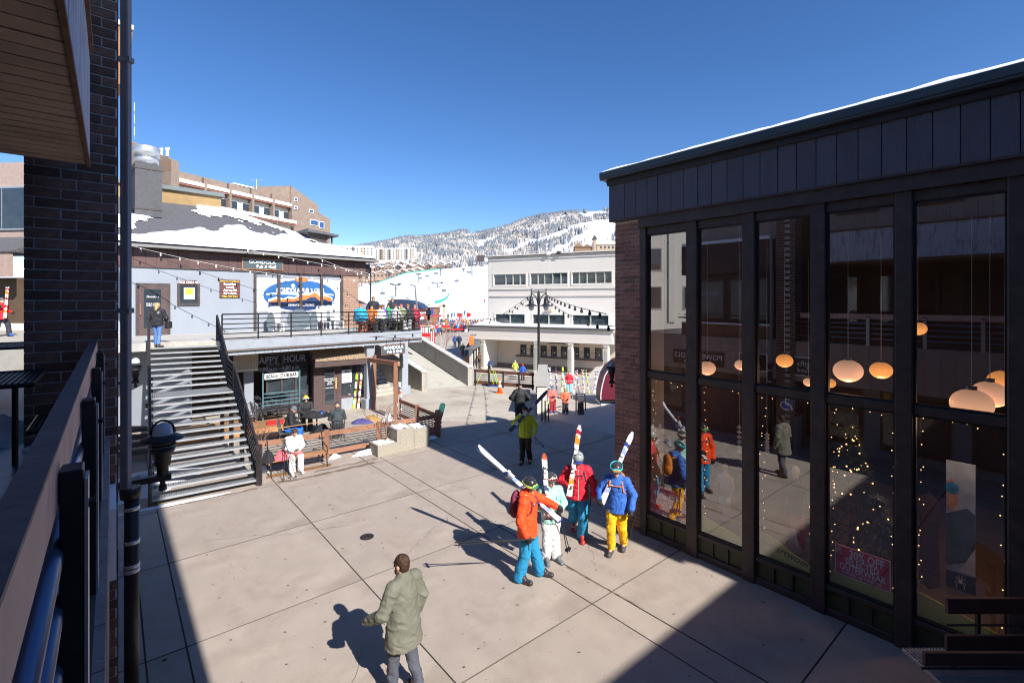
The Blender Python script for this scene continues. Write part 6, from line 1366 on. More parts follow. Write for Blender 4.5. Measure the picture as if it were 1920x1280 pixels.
# ------------------------------------------------------------------ far terrain
def crest_v(u): return float(np.interp(u, [300, 640, 700, 760, 840, 915, 1150, 1500, 2200], [575, 545, 533, 512, 503, 496, 482, 470, 460]))
def ridge_v(u): return float(np.interp(u, [-600, 0, 400, 640, 700, 760, 800, 835, 868, 885, 900, 930, 955, 980, 1020, 1080, 1140, 1300, 1700, 2300], [500, 500, 490, 470, 460.5, 447, 446.5, 442, 435.5, 438, 439.5, 433, 426, 415, 405, 399, 394.5, 392, 400, 420]))
def ease(t): t = min(1, max(0, t)); return t * t * (3 - 2 * t)
def hterr(u, Y):                                  # height of the land on bearing u at depth Y
    zc = CH + (CV - crest_v(u)) * 400 / CF; zr_ = CH + (CV - ridge_v(u)) * 2500 / CF
    if Y < 400: return -1.33 + (zc + 1.33) * ((Y - 130) / 270) ** 1.0 if Y > 130 else -1.33
    zb = zc - 9 * ease((Y - 400) / 60)
    if Y < 460: return zb
    t = (Y - 460) / 2040
    z = zb + (zr_ - zb) * t ** 1.12
    z += t * (1 - t) * (30 * sin(u * .021 + Y * .003) + 16 * sin(u * .05 - Y * .006)) * .9
    if Y > 2500: z = zr_ - (Y - 2500) * .25
    return z
us = list(np.arange(-500, 560, 60)) + list(np.arange(560, 1210, 7)) + list(np.arange(1210, 2500, 60))
def terr(name, Ys, m):
    vs = []; n = len(us)
    for Y in Ys:
        for u in us: vs.append(((u - CU) / CF * Y, Y, hterr(u, Y)))
    b_ = MB(); b_.v = vs; b_.f = [(j * n + i, j * n + i + 1, (j + 1) * n + i + 1, (j + 1) * n + i) for j in range(len(Ys) - 1) for i in range(n - 1)]; b_.m = [0] * len(b_.f)
    tag(b_.build(name, m, None, True), kind='structure')
M_piste = mat('piste_snow', (.84, .87, .92), .7, .03, .05, .1, 2)
terr('ski_slope', [128, 131, 140, 160, 190, 230, 280, 330, 370, 395, 402, 410, 430, 462], M_piste)
terr('mountain', [461] + list(np.geomspace(470, 2500, 60)) + [2560, 2700, 3200], mat('mountain_snow', (.80, .83, .88), .8, .12, .004, dirt=(.33, .31, .30), dirt_amt=.55, dirt_scale=.012))
# forests: leafless aspens and snowy firs
def seg(u, v, a, b):
    ax, ay = a; bx, by = b; t = ((u - ax) * (bx - ax) + (v - ay) * (by - ay)) / ((bx - ax) ** 2 + (by - ay) ** 2); t = min(1, max(0, t)); return hypot(u - ax - t * (bx - ax), (v - ay - t * (by - ay)))
RUNS = [((950, 476), (1010, 455), 6), ((1010, 455), (1090, 425), 6), ((1090, 425), (1160, 418), 7), ((1035, 478), (1085, 450), 6), ((1085, 450), (1130, 432), 8), ((1110, 460), (1150, 430), 18), ((1090, 402), (1110, 410), 5), ((1105, 400), (1135, 400), 5), ((1020, 425), (1060, 405), 3), ((990, 420), (1010, 412), 3),
        ((880, 440), (892, 437), 2), ((872, 441), (890, 440), 2), ((820, 452), (838, 448), 1.8), ((690, 500), (830, 510), 2), ((900, 455), (925, 450), 5), ((885, 470), (905, 462), 5), ((800, 468), (820, 466), 2), ((770, 452), (790, 450), 2)]
def noise2(x, y): return (sin(x * 1.7 + 3 * sin(y * .9)) + sin(y * 2.3 + 2 * sin(x * 1.1)) + sin((x + y) * 3.1)) / 3
def forest(name, label, n, seed, firs):
    r_ = np.random.RandomState(seed); V = []; F = []
    cnt = 0
    while cnt < n:
        u = r_.uniform(600, 1200); Y = 470 + 2050 * r_.rand() ** .75
        z = hterr(u, Y); v = CV - (z - CH) * CF / Y
        if any(seg(u, v, a, b) < w * r_.uniform(.75, 1.25) for a, b, w in RUNS): continue
        nn = noise2(u * .035, Y * .006) + .5 * noise2(u * .12, Y * .02)
        if firs: 
            if nn < .25 and Y < 2350 or r_.rand() < .2: continue
        elif nn < -.75: continue
        if Y < 800 and r_.rand() < .55: continue
        h = (r_.uniform(9, 17) if firs else r_.uniform(6, 12)) * (1 + Y / 5000); w = h * (.19 if firs else .30); x = (u - CU) / CF * Y; k = len(V); ph = r_.uniform(0, 6)
        m = 5
        if firs:
            V += [(x + w * cos(ph + 2 * pi * q / m) * r_.uniform(.7, 1.2), Y + w * sin(ph + 2 * pi * q / m), z + h * r_.uniform(.0, .12)) for q in range(m)] + [(x, Y, z + h)]
            F += [(k + q, k + (q + 1) % m, k + m) for q in range(m)]
        else:
            for _ in range(3):
                a_ = r_.uniform(0, pi); k = len(V); dx, dy = cos(a_) * w * .5, sin(a_) * w * .5
                V += [(x, Y, z), (x + dx, Y + dy, z + h * .7), (x + dx * .3, Y + dy * .3, z + h), (x - dx, Y - dy, z + h * .75)]; F += [(k, k + 1, k + 2), (k, k + 2, k + 3)]
        cnt += 1
    b_ = MB(); b_.v = V; b_.f = F; b_.m = [0] * len(F)
    tag(b_.build(name, mat('haze_paled_firs', (.17, .19, .22), .95, .35, .05) if firs else mat('aspen_twigs', (.46, .43, .40), .95, .25, .02)), label, 'forest', kind='stuff')  # tree tones paled, distance haze put into the colour
forest('fir_forest', 'dark snowy firs scattered in bands over the ski mountain', 9000, 5, True)
forest('aspen_forest', 'grey brown leafless woods covering the ski mountain', 14000, 6, False)
# hillside houses
M_hroof = M_snow; M_hw = mat('house_brown', (.30, .20, .14), .9, .2, .2); 
def house(name, label, u, v, Y, w, d_, h, rz, cols=5, m=None, group=None, gable=True):
    p = P(u, v, Y); o = T(name, label, 'house' if gable else 'apartment building', tuple(p), rz, group); m = m or M_hw
    box('wall', m, o, -w / 2, w / 2, 0, d_, -3, h)
    if gable: MB().prism([(-w / 2 - .6, -1, h), (0, -1, h + w * .28), (w / 2 + .6, -1, h), (w / 2 + .6, -1, h - .4), (0, -1, h + w * .28 - .5), (-w / 2 - .6, -1, h - .4)], (0, d_ + 2, 0)).build('roof', M_hroof, o); MB().prism([(-w / 2, 0, h - .1), (0, 0, h + w * .26), (w / 2, 0, h - .1)], (0, .2, 0)).build('gable', m, o)
    else: box('roof', M_hroof, o, -w / 2 - .5, w / 2 + .5, -.5, d_, h, h + 1.2)
    return o
n = 0
for row, (u0, u1, v0, v1, Y, cnt) in enumerate([(672, 782, 524, 514, 470, 9), (690, 842, 508, 504, 560, 9), (728, 850, 499, 500, 660, 6)]):
    for k in range(cnt):
        t = k / (cnt - 1); u = u0 + (u1 - u0) * t; v = v0 + (v1 - v0) * t
        o = house('hillside_house', ['snow roofed brown house, %s along the lowest row below the crest', 'snow roofed house, %s in the middle hillside row', 'snow roofed chalet, %s in the top hillside row'][row] % ['first', 'second', 'third', 'fourth', 'fifth', 'sixth', 'seventh', 'eighth', 'ninth'][k], u, v, Y, 9.5 + rng.uniform(-1, 2), 9, 4.2, rng.uniform(-.6, .2), group='brown houses on the hillside')
        for q in range(2): f = box('window', M_gl3, o, -3 + q * 3.6, -1 + q * 3.6, -.1, -.02, 1.0, 2.8)
        if k % 3 == 0: box('chimney', mat('red_brick_far', (.3, .1, .08), .9), o, 2.2, 3.6, 3, 4.5, 3, 7.5)
M_cw = mat('pale_condo', (.60, .56, .50), .9, .05, .1)
def slab(label, ua, ub, v, Y, h, rz, nb, nf):
    p, q = P(ua, v, Y), P(ub, v, Y); w = (q - p).length; o = T('hillside_condominium', label, 'apartment building', tuple(p), rz); box('wall', M_cw, o, 0, w, 0, 14, -8, h); box('roof', M_snow, o, -.8, w + .8, -.8, 14, h, h + 1.3)
    bw = w / nb
    for i in range(nb):
        x0 = i * bw
        if i % 3 == 2: box('shaft', mat('recess_shade', (.10, .085, .08), .9), o, x0 + .3, x0 + bw * .55, -.3, -.02, 0, h - .6)  # raised dark block, the shade of a recess put into its colour
        for f_ in range(nf): b_ = box('window', M_gl3, o, x0 + bw * .6, x0 + bw * .9, -.25, -.02, 1 + f_ * (h - 1) / nf, 1 + (f_ + .5) * (h - 1) / nf)
        if i % 5 == 3: box('ochre_bay', mat('ochre_bay', (.5, .38, .25), .9), o, x0, x0 + bw * .5, -.6, -.03, 0, h)
slab('long pale condominium slab on the hillside above the pub sign', 702, 778, 487, 900, 20, -.1, 14, 5)
slab('pale condominium stepping up at the left above the pub roof corner', 628, 698, 479, 820, 15, .0, 11, 3)
slab('short tan condominium at the right end of the hillside slabs', 778, 793, 489, 930, 14, .3, 3, 4)
lg = T('hilltop_lodge', 'tan gabled lodge with a tower peeking over the ticket building', 'lodge', tuple(P(1108, 468, 420)))
box('wing', mat('lodge_tan', (.33, .24, .16), .9, .2, .2), lg, 5, 26, 0, 10, -8, 4.5); MB().prism([(4, -1, 4.5), (15, -1, 9), (27, -1, 4.5)], (0, 12, 0)).build('roof', M_snow, lg)
box('tower', mat('lodge_tan', (0, 0, 0)), lg, 2, 4.5, -1, 3, -8, 9); MB().prism([(1.3, -2, 9), (3.2, -2, 12.5), (5.2, -2, 9)], (0, 7, 0)).build('tower_roof', M_dark, lg); box('left_wing', mat('lodge_brown', (.2, .12, .07), .9), lg, -14, 1, 1, 8, -8, 2.5); MB().prism([(-15, 0, 2.5), (-11, 0, 6), (-7, 0, 2.5), (-3.5, 0, 5), (1, 0, 2.5)], (0, 9, 0)).build('left_roof', mat('lodge_brown', (0, 0, 0)), lg)
for k in range(5):
    for j in range(2): box('window', M_gl3, lg, 8 + k * 3.5, 9.5 + k * 3.5, -.2, -.02, -3 + j * 4, -1 + j * 4)
# chairlifts
M_lift = mat('lift_steel', (.16, .17, .19), .6)
for k, (u, v0, v1, Y, w, lb) in enumerate([(742, 534, 568, 215, 15, 'left lift tower with a wide crossarm'), (820, 531, 560, 240, 18, 'middle lift tower with a wide crossarm and dark sheaves'), (784, 514, 541, 280, 6, 'slim lift tower between the two wide ones'), (826, 503, 528, 320, 6, 'upper slim lift tower above the middle one'), (885, 497, 521, 300, 5, 'thick dark lift tower near the ticket building'), (869, 505, 513, 340, 3, 'small lift tower left of the thick dark one'), (891, 497, 508, 380, 3, 'tiny lift tower right of the thick dark one')]):
    p = P(u, v1, Y); H = (v1 - v0) * Y / CF; s = w * Y / CF / 2; o = T('lift_tower', lb + ' on the slope', 'lift tower', tuple(p), 0, 'chairlift towers'); MB().tube([(0, 0, -6), (0, 0, H)], [.55, .35], 6).build('mast', M_lift, o); MB().tube([(-s, 0, H), (s, 0, H)], .3, 5).build('crossarm', M_lift, o)
    for x in (-s, s): MB().box(x - .25, x + .25, -2.5, 2.5, H + .1, H + .6).build('sheaves', M_black, o)
k = 0
for (u, v, Y) in [(717, 551, 190), (735, 520, 300), (765, 561, 200), (850, 528, 300), (853, 524, 305), (856, 527.5, 240), (801, 518, 320), (817, 513, 330), (806, 545, 230), (814, 538, 250), (903, 499, 350), (879, 511, 300), (832, 546, 200), (872, 535, 250), (788, 522, 310)]:
    o = T('lift_chair', 'small chairlift chair hanging over the white slope, %s' % ['lowest at the left', 'high at the far left', 'below the left tower', 'one of the pair over mid slope', 'behind the mid slope pair', 'wide chair over mid slope', 'left of the upper slim tower', 'beside the upper slim tower', 'left of the middle tower', 'just above the middle tower', 'by the ticket building roof', 'left of the dark tower', 'with dark seat right of the middle tower', 'near the crossed pole at the right', 'over the left slim tower'][k], 'lift chair', tuple(P(u, v, Y)), 0, 'chairs on the lifts'); k += 1
    s = Y / 300; b_ = MB(); b_.box(-1.4 * s, 1.4 * s, -.3, .3, -.3, .2); b_.box(-1.4 * s, 1.4 * s, .2, .35, .2, .8); b_.build('seat', M_lift, o); MB().tube([(0, 0, .2), (0, 0, 3)], .1, 4).build('hanger', M_lift, o)
pe = P(875, 517, 300); 
tm = T('lift_terminal', 'dark lift terminal at the top of the slope beside the ticket building', 'lift station', tuple(P(900, 490, 520))); box('cabin', M_dark, tm, -4, 5, 0, 6, 0, 6.5); box('white_side', M_white, tm, 5, 8, 0, 6, 0, 4); box('legs', M_lift, tm, -1, 0, 2, 3, -9, 0)
bf = T('boundary_net', 'teal safety net curving down the slope', 'safety net', (0, 0, 0)); b_ = MB(); pts = [P(842, 552, 170), P(838, 560, 165), P(830, 565, 160), P(823, 568, 155), P(815, 569, 150)]
for p, q in zip(pts[:-1], pts[1:]): b_.prism([p, q, q + Vector((0, 0, .9)), p + Vector((0, 0, .9))], (.05, .05, 0))
b_.build('net', mat('teal_net', (.03, .30, .25), .8), bf)
b_ = MB(); bf2 = T('crest_net', 'green safety net along the crest below the brown houses', 'safety net', (0, 0, 0))
for k in range(14):
    u0, u1 = 700 + k * 9, 709 + k * 9; p, q = P(u0, crest_v(u0) + .5, 398), P(u1, crest_v(u1) + .5, 398); b_.prism([p, q, q + Vector((0, 0, .9)), p + Vector((0, 0, .9))], (0, .1, 0))
b_.build('net', mat('teal_net', (0, 0, 0)), bf2)
# base area huts
ht = T('lift_base_station', 'red and white lift base hut with a dark rounded roof at the slope foot', 'hut', tuple(P(748, 598, 95))); box('wall', mat('dull_red', (.42, .08, .07), .7, .1, .5), ht, -4.5, 4.2, 0, 6, -2, 2.0); box('band', M_white, ht, -4.6, 4.3, -.1, 6, 1.0, 1.4)
MB().prism([(-5 + 10 * t, -.5, 2.0 + 1.9 * sin(pi * t) ** .6) for t in np.linspace(0, 1, 10)], (0, 7, 0)).build('roof', mat('dark_blue_roof', (.03, .045, .08), .4), ht)
h2 = T('base_hut', 'small brown hut with a sign at the slope foot', 'hut', tuple(P(800, 592, 120))); box('wall', M_fence, h2, -2.6, 2.6, 0, 4, -2, 2.2); box('roof', M_snow, h2, -2.9, 2.9, -.3, 4.2, 2.2, 2.6); box('opening', M_black, h2, -1.5, 1.5, -.1, -.02, .2, 1.5)
h3 = T('blue_flag_banner', 'blue feather banner beside the brown hut', 'banner', tuple(P(808, 588, 112))); MB().prism([(0, 0, -1), (.5, 0, -.7), (.55, 0, .6), (.3, 0, 1.3), (0, 0, 1)], (0, .05, 0)).build('banner', M_blue, h3)
h4 = T('arch_frame', 'pale start arch on the snow behind the crowd', 'arch', tuple(P(818, 585, 120))); b_ = MB(); b_.box(-2.2, -1.6, 0, .4, -2, 1.8); b_.box(1.6, 2.2, 0, .4, -2, 1.8); b_.box(-2.4, 2.4, 0, .4, 1.3, 1.9); b_.build('arch', M_tan, h4)
gr_ = T('green_lodge', 'pale green lodge roof with dark eaves seen behind the deck crowd', 'lodge', tuple(P(672, 600, 55)))
MB().prism([(-6, 0, -4), (5.2, 0, -4), (5.2, 0, 0), (-1, 0, 2.9), (-6, 0, 4.6)], (0, 8, 0)).build('gable_wall', mat('pale_green_siding', (.42, .44, .28), .8, .1, 1), gr_); b_ = MB(); b_.prism([(-6.5, -.8, 5.2), (6.3, -.8, -.3), (6.3, -.8, -.75), (-6.5, -.8, 4.4)], (0, 9.5, 0)); b_.build('roof_edge', M_dark, gr_); b_ = MB(); b_.prism([(-6.5, -.6, 5.55), (6.0, -.6, .05), (6.0, -.6, -.18), (-6.5, -.6, 5.22)], (0, 9, 0)); b_.build('roof_snow', M_snow, gr_)
h5 = T('grey_canopy', 'pale grey canopy with dark gutter behind the deck crowd', 'canopy', tuple(P(684, 588, 40))); box('panel', M_gtrim, h5, -2.5, .9, 0, 3, -.6, .8); box('gutter', M_dark, h5, -2.6, 1.0, -.2, 0, -1.0, -.7)
tp = T('tall_sign_pole', 'dark bent pole with a light at the deck corner end', 'pole', tuple(P(789, 640, 33))); MB().tube([P(789, 640, 33) - P(789, 640, 33), P(783, 590, 33) - P(789, 640, 33), P(778, 535, 33) - P(789, 640, 33)], [.09, .07, .05], 6).build('mast', M_lift, tp); MB().tube([P(778, 536, 33) - P(789, 640, 33), P(768, 533, 33) - P(789, 640, 33)], .04, 5).build('arm', M_lift, tp)
tp = T('thin_pole', 'thin black pole right of the brick pier', 'pole', tuple(P(695, 625, 30))); MB().tube([(0, 0, 0), (0, 0, (625 - 502) * 30 / CF)], .05, 6).build('mast', M_black, tp)
# flag and red banner, stalls
for k, (u, v, Y, w, h, m, lb, nm) in enumerate([(800, 628, 52, .7, .4, M_red, 'red canopy edge left of the striped flag', 'red_canopy'), (858, 617, 88, 1.0, .3, M_red, 'red banner strung before the crowd, left', 'banner'), (887, 612, 88, .7, .3, M_red, 'red banner strung before the crowd, right', 'banner'), (835, 612, 92, .8, .35, M_red, 'short red banner at the left of the crowd', 'banner'), (818, 592, 110, 1.2, .5, mat('dull_red', (0, 0, 0)), 'dark red awning behind the crowd', 'awning')]):
    o = T(nm, lb, nm.replace('_', ' '), tuple(P(u, v, Y))); MB().prism([(-w, 0, -h / 2), (w, 0, -h / 2), (w * .95, 0, h / 2), (-w * .95, 0, h / 2)], (0, .4, 0)).build('cloth', m, o)
fg = T('striped_flag', 'red and white striped flag hanging behind the ramp wall', 'flag', tuple(P(811, 640, 48))); fg.scale = (.55, 1, .85)
for k in range(5): MB().prism([(-.45 + k * .18, .02 * sin(k), -1.0), (-.27 + k * .18, .02 * sin(k + 1), -1.0), (-.3 + k * .18, .02, 1.2), (-.48 + k * .18, 0, 1.2)], (0, .03, 0)).build('stripe', M_red if k % 2 == 0 else M_white, fg)
wf = T('white_picket_panel', 'white railing panel beside the deck corner', 'railing', tuple(P(790, 622, 40))); 
for k in range(5): box('picket', M_white, wf, k * .16, k * .16 + .07, 0, .05, -.1, .45)
box('top_rail', M_tan, wf, -.3, .9, -.1, .1, .45, .52)
# crowd of skiers far away: one mass
r_ = np.random.RandomState(3); CC = [(.6, .05, .05), (.05, .08, .3), (.03, .03, .04), (.6, .6, .6), (.6, .25, .05), (.08, .3, .12), (.3, .15, .1), (.1, .35, .5)]
cm = [mat('crowd%d' % i, c, .9, 0) for i, c in enumerate(CC)]
cb = MB()
def mini(b_, x, y, z, h, c1, c2, rot=0.0, ski=False):
    w = .24 * h / 1.7; b_.mi = c2
    for s in (-1, 1): b_.tube([(x + s * w * .5, y, z), (x + s * w * .45, y + .02, z + h * .5)], [w * .35, w * .45], 5)
    b_.mi = c1; b_.tube([(x, y, z + h * .42), (x, y, z + h * .55), (x, y, z + h * .8), (x, y, z + h * .85)], [w * .85, w * .8, w * 1.0, w * .4], 6)
    for s in (-1, 1): b_.tube([(x + s * w * .9, y, z + h * .8), (x + s * w * 1.3, y - .08, z + h * .6), (x + s * w * 1.0, y - .25, z + h * .5)], [w * .33, w * .3, w * .2], 4)
    b_.mi = r_.choice([2, 6, 3, 6]); b_.ell((x, y, z + h * .93), (w * .48, w * .5, h * .07), 6, 5); b_.mi = 0
for k in range(430):
    t = r_.rand(); u = r_.uniform(790, 916); v = 601 + 22 * t ** 1.2 + (4 if u < 830 else 0); v += max(0, (850 - u)) * .12 * t
    Y = 6.5 * CF / (v - CV); mini(cb, (u - CU) / CF * Y, Y, -1.3, r_.uniform(1.55, 1.85), r_.randint(0, 8), r_.choice([1, 2, 2, 6, 3]))
for k in range(60):                              # tables and bits of snow fence among them
    u = r_.uniform(795, 910); v = r_.uniform(605, 624); Y = 6.5 * CF / (v - CV); x = (u - CU) / CF * Y; cb.mi = r_.choice([6, 3, 0]); cb.box(x - .9, x + .9, Y, Y + .7, -.6, -.5); cb.mi = 2; cb.box(x - .05, x + .05, Y + .3, Y + .4, -1.3, -.6)
tag(cb.build('distant_crowd', cm), 'dense colourful crowd at the foot of the snow slope', 'crowd', kind='stuff')
for k, (u, v, c) in enumerate([(822, 588, 1), (832, 590, 0), (840, 589, 2), (847, 588, 1), (852, 587, 7), (862, 590, 0), (866, 588, 5), (871, 586, 1), (877, 588, 2), (824, 583, 2), (908, 574, 0), (855, 594, 0), (891, 600, 2), (897, 602, 2)]):
    Y = 138 + (590 - v) * 2.2 if v < 596 else 130; p = P(u, v, Y); b_ = MB(); lb = ['skier in blue leftmost on the snow behind the crowd', 'skier in red next to the blue one on the snow', 'dark skier third from the left on the snow', 'dark blue skier left of the middle on the snow', 'pale blue skier in the middle on the snow', 'skier in red right of the middle on the snow', 'skier in green beside the red gate', 'blue skier at the right of the gate', 'dark skier rightmost of the row on the snow', 'tiny dark skier high at the left', 'lone red skier high beside the ticket building', 'small red skier just behind the crowd', 'dark figure by the snow bank near the roof', 'second dark figure by the snow bank near the roof'][k]
    mini(b_, 0, 0, 0, 1.7, c, 2); o = b_.build('person', cm); o.location = p; o.location.z = hterr(u, Y) ; tag(o, lb, 'person', 'distant skiers on the snow')
for k, (u, v) in enumerate([(861, 598), (879, 598)]): o = T('slalom_gate', ['red gate panel left on the snow behind the crowd', 'red gate panel right on the snow behind the crowd'][k], 'gate', tuple(P(u, v, 125))); box('panel', M_red, o, -.5, .5, 0, .1, .6, 1.6); MB().tube([(-.5, 0, 0), (-.5, 0, 1.8)], .05, 4).build('pole', M_red, o)
# ------------------------------------------------------------------ people: smooth distance-field figures
def sn_mesh(f, lo, hi, res):
    lo = np.array(lo, float); hi = np.array(hi, float); n = np.maximum(4, np.ceil((hi - lo) / res).astype(int) + 1)
    ax = [lo[i] + res * np.arange(n[i]) for i in range(3)]
    X, Y, Z = np.meshgrid(*ax, indexing='ij'); D = f(X, Y, Z).astype(np.float32)
    S = D < 0; nx, ny, nz = n
    cnt = np.zeros((nx - 1, ny - 1, nz - 1), np.int16); acc = np.zeros((nx - 1, ny - 1, nz - 1, 3), np.float32)
    for axis in range(3):
        sl0 = [slice(None)] * 3; sl1 = [slice(None)] * 3; sl0[axis] = slice(0, -1); sl1[axis] = slice(1, None)
        d0, d1 = D[tuple(sl0)], D[tuple(sl1)]; cr = (d0 < 0) != (d1 < 0); t = np.where(cr, d0 / np.where(np.abs(d0 - d1) < 1e-9, 1, d0 - d1), 0)
        o1, o2 = [a for a in range(3) if a != axis]
        for i in (0, 1):
            for j in (0, 1):
                s = [None] * 3; s[axis] = slice(None); m = [nx - 1, ny - 1, nz - 1]
                s[o1] = slice(i, i + m[o1]); s[o2] = slice(j, j + m[o2])
                c = cr[tuple(s)]; tt = t[tuple(s)]; cnt += c
                acc[..., axis] += c * tt; acc[..., o1] += c * i; acc[..., o2] += c * j
    act = cnt > 0; idx = -np.ones(act.shape, np.int64); idx[act] = np.arange(act.sum())
    ii = np.argwhere(act); V = lo + (ii + acc[act] / cnt[act][:, None]) * res
    F = []
    for axis in range(3):
        o1, o2 = [(1, 2), (2, 0), (0, 1)][axis]
        sl0 = [slice(None)] * 3; sl1 = [slice(None)] * 3; sl0[axis] = slice(0, -1); sl1[axis] = slice(1, None)
        a_ = S[tuple(sl0)]; b_ = S[tuple(sl1)]; e = np.argwhere(a_ != b_)
        if len(e) == 0: continue
        e = e[(e[:, o1] > 0) & (e[:, o2] > 0) & (e[:, o1] < n[o1] - 1) & (e[:, o2] < n[o2] - 1)]
        fl = a_[tuple(e.T)]
        def g(d1, d2): q = e.copy(); q[:, o1] -= d1; q[:, o2] -= d2; return idx[tuple(q.T)]
        q = np.stack([g(1, 1), g(0, 1), g(0, 0), g(1, 0)], 1); q[~fl] = q[~fl][:, ::-1]; F.append(q)
    F = np.concatenate(F) if F else np.zeros((0, 4), int); F = F[(F >= 0).all(1)]
    return V, F
def cone(a, b, ra, rb, fl=1.0):                  # tapered capsule
    a = np.array(a, float); b = np.array(b, float); ab = b - a; L2 = max(ab @ ab, 1e-9)
    def f(X, Y, Z):
        t = np.clip(((X - a[0]) * ab[0] + (Y - a[1]) * ab[1] + (Z - a[2]) * ab[2]) / L2, 0, 1)
        return np.sqrt((X - a[0] - t * ab[0]) ** 2 + (Y - a[1] - t * ab[1]) ** 2 + (Z - a[2] - t * ab[2]) ** 2) - (ra + (rb - ra) * t)
    f.bb = (np.minimum(a - ra, b - rb), np.maximum(a + ra, b + rb)); return f
def ellip(c, r, Rm=None):
    c = np.array(c, float); r = np.array(r, float)
    def f(X, Y, Z):
        x, y, z = X - c[0], Y - c[1], Z - c[2]
        if Rm is not None: x, y, z = Rm[0][0] * x + Rm[1][0] * y + Rm[2][0] * z, Rm[0][1] * x + Rm[1][1] * y + Rm[2][1] * z, Rm[0][2] * x + Rm[1][2] * y + Rm[2][2] * z
        k = np.sqrt((x / r[0]) ** 2 + (y / r[1]) ** 2 + (z / r[2]) ** 2); return (k - 1) * r.min()
    m = r.max(); f.bb = (c - m, c + m); return f
def union(fs, k=.03):
    def f(X, Y, Z):
        d = fs[0](X, Y, Z)
        for g in fs[1:]:
            e = g(X, Y, Z); h = np.clip(.5 + .5 * (e - d) / k, 0, 1); d = e + (d - e) * h - k * h * (1 - h)
        return d
    f.bb = (np.min([g.bb[0] for g in fs], 0), np.max([g.bb[1] for g in fs], 0)); return f
def wrinkle(f, amp, seed=0, sc=1.0):
    r_ = np.random.RandomState(int(seed * 10)); LT_ = r_.rand(16, 16, 16).astype(np.float32)
    def n3(x, y, z):
        xi, yi, zi = np.floor(x).astype(int), np.floor(y).astype(int), np.floor(z).astype(int); u, v, w = x - xi, y - yi, z - zi
        u, v, w = [q * q * (3 - 2 * q) for q in (u, v, w)]; L_ = lambda a, b, c: LT_[(xi + a) & 15, (yi + b) & 15, (zi + c) & 15]
        l = lambda a, b, t: a + (b - a) * t
        return l(l(l(L_(0, 0, 0), L_(1, 0, 0), u), l(L_(0, 1, 0), L_(1, 1, 0), u), v), l(l(L_(0, 0, 1), L_(1, 0, 1), u), l(L_(0, 1, 1), L_(1, 1, 1), u), v), w)
    def g(X, Y, Z):
        wx = n3(X * 5 + 3, Y * 5, Z * 5) - .5; a = n3((X + wx * .25) * 8 * sc, Y * 8 * sc, (Z + X * .6 + wx * .2) * 13 * sc); b = n3(X * 19 * sc, Y * 19 * sc, (Z - X * .8 + Y * .5 + wx * .1) * 27 * sc)
        return f(X, Y, Z) + amp * (1.6 * np.abs(2 * a - 1) + .8 * np.abs(2 * b - 1) - .8)
    g.bb = f.bb; return g
def skin_obj(name, f, res, m, parent, pad=.03):
    V, F = sn_mesh(f, f.bb[0] - pad, f.bb[1] + pad, res)
    me = bpy.data.meshes.new(name); me.from_pydata(V.tolist(), [], F.tolist()); me.materials.append(m); me.polygons.foreach_set('use_smooth', [True] * len(F)); me.update()
    o = bpy.data.objects.new(name, me); link(o, parent); return o
def hand_fs(wr, el, side, curl=.6, k=1.0, fat=1.0, palmdir=None):
    wr = Vector(wr); el = Vector(el); d = (wr - el).normalized(); pd = Vector(palmdir or (-side, 0, 0)); pd = (pd - d * pd.dot(d)); pd = pd.normalized() if pd.length > .1 else d.orthogonal().normalized(); x = d.cross(pd)
    pc = wr + d * .05 * k; fs = [cone(wr, pc + d * .02 * k, .026 * fat * k, .032 * fat * k), cone(pc - x * .022 * k, pc + x * .022 * k, .02 * fat * k, .02 * fat * k)]
    for i, l in enumerate((.066, .078, .073, .058)):
        b = pc + d * .035 * k + x * (.027 - .018 * i) * k; m = b + (d * cos(curl * .7) + pd * sin(curl * .7)) * l * .5 * k; t = m + (d * cos(curl * 1.9) + pd * sin(curl * 1.9)) * l * .5 * k
        fs += [cone(b, m, .0095 * fat * k, .009 * fat * k), cone(m, t, .009 * fat * k, .0075 * fat * k)]
    b = pc - d * .02 * k + x * .028 * k; m = b + (x * .7 + d * .5 + pd * .5).normalized() * .035 * k; t = m + (d * .6 + pd * .8).normalized() * .03 * k
    fs += [cone(b, m, .011 * fat * k, .010 * fat * k), cone(m, t, .010 * fat * k, .008 * fat * k)]
    return fs
DEF = dict(pel=(0, 0, .95), chest=(0, 0, 1.32), neck=(0, .0, 1.50), head=(0, .02, 1.64), hy=0.0, hp=0.0,
           el=((-.30, -.03, 1.17), (.30, -.03, 1.17)), wr=((-.30, .08, .93), (.30, .08, .93)), kn=((-.11, .03, .50), (.11, .03, .50)), an=((-.12, 0, .10), (.12, 0, .10)), toe=((-.14, .17, .03), (.14, .17, .03)))
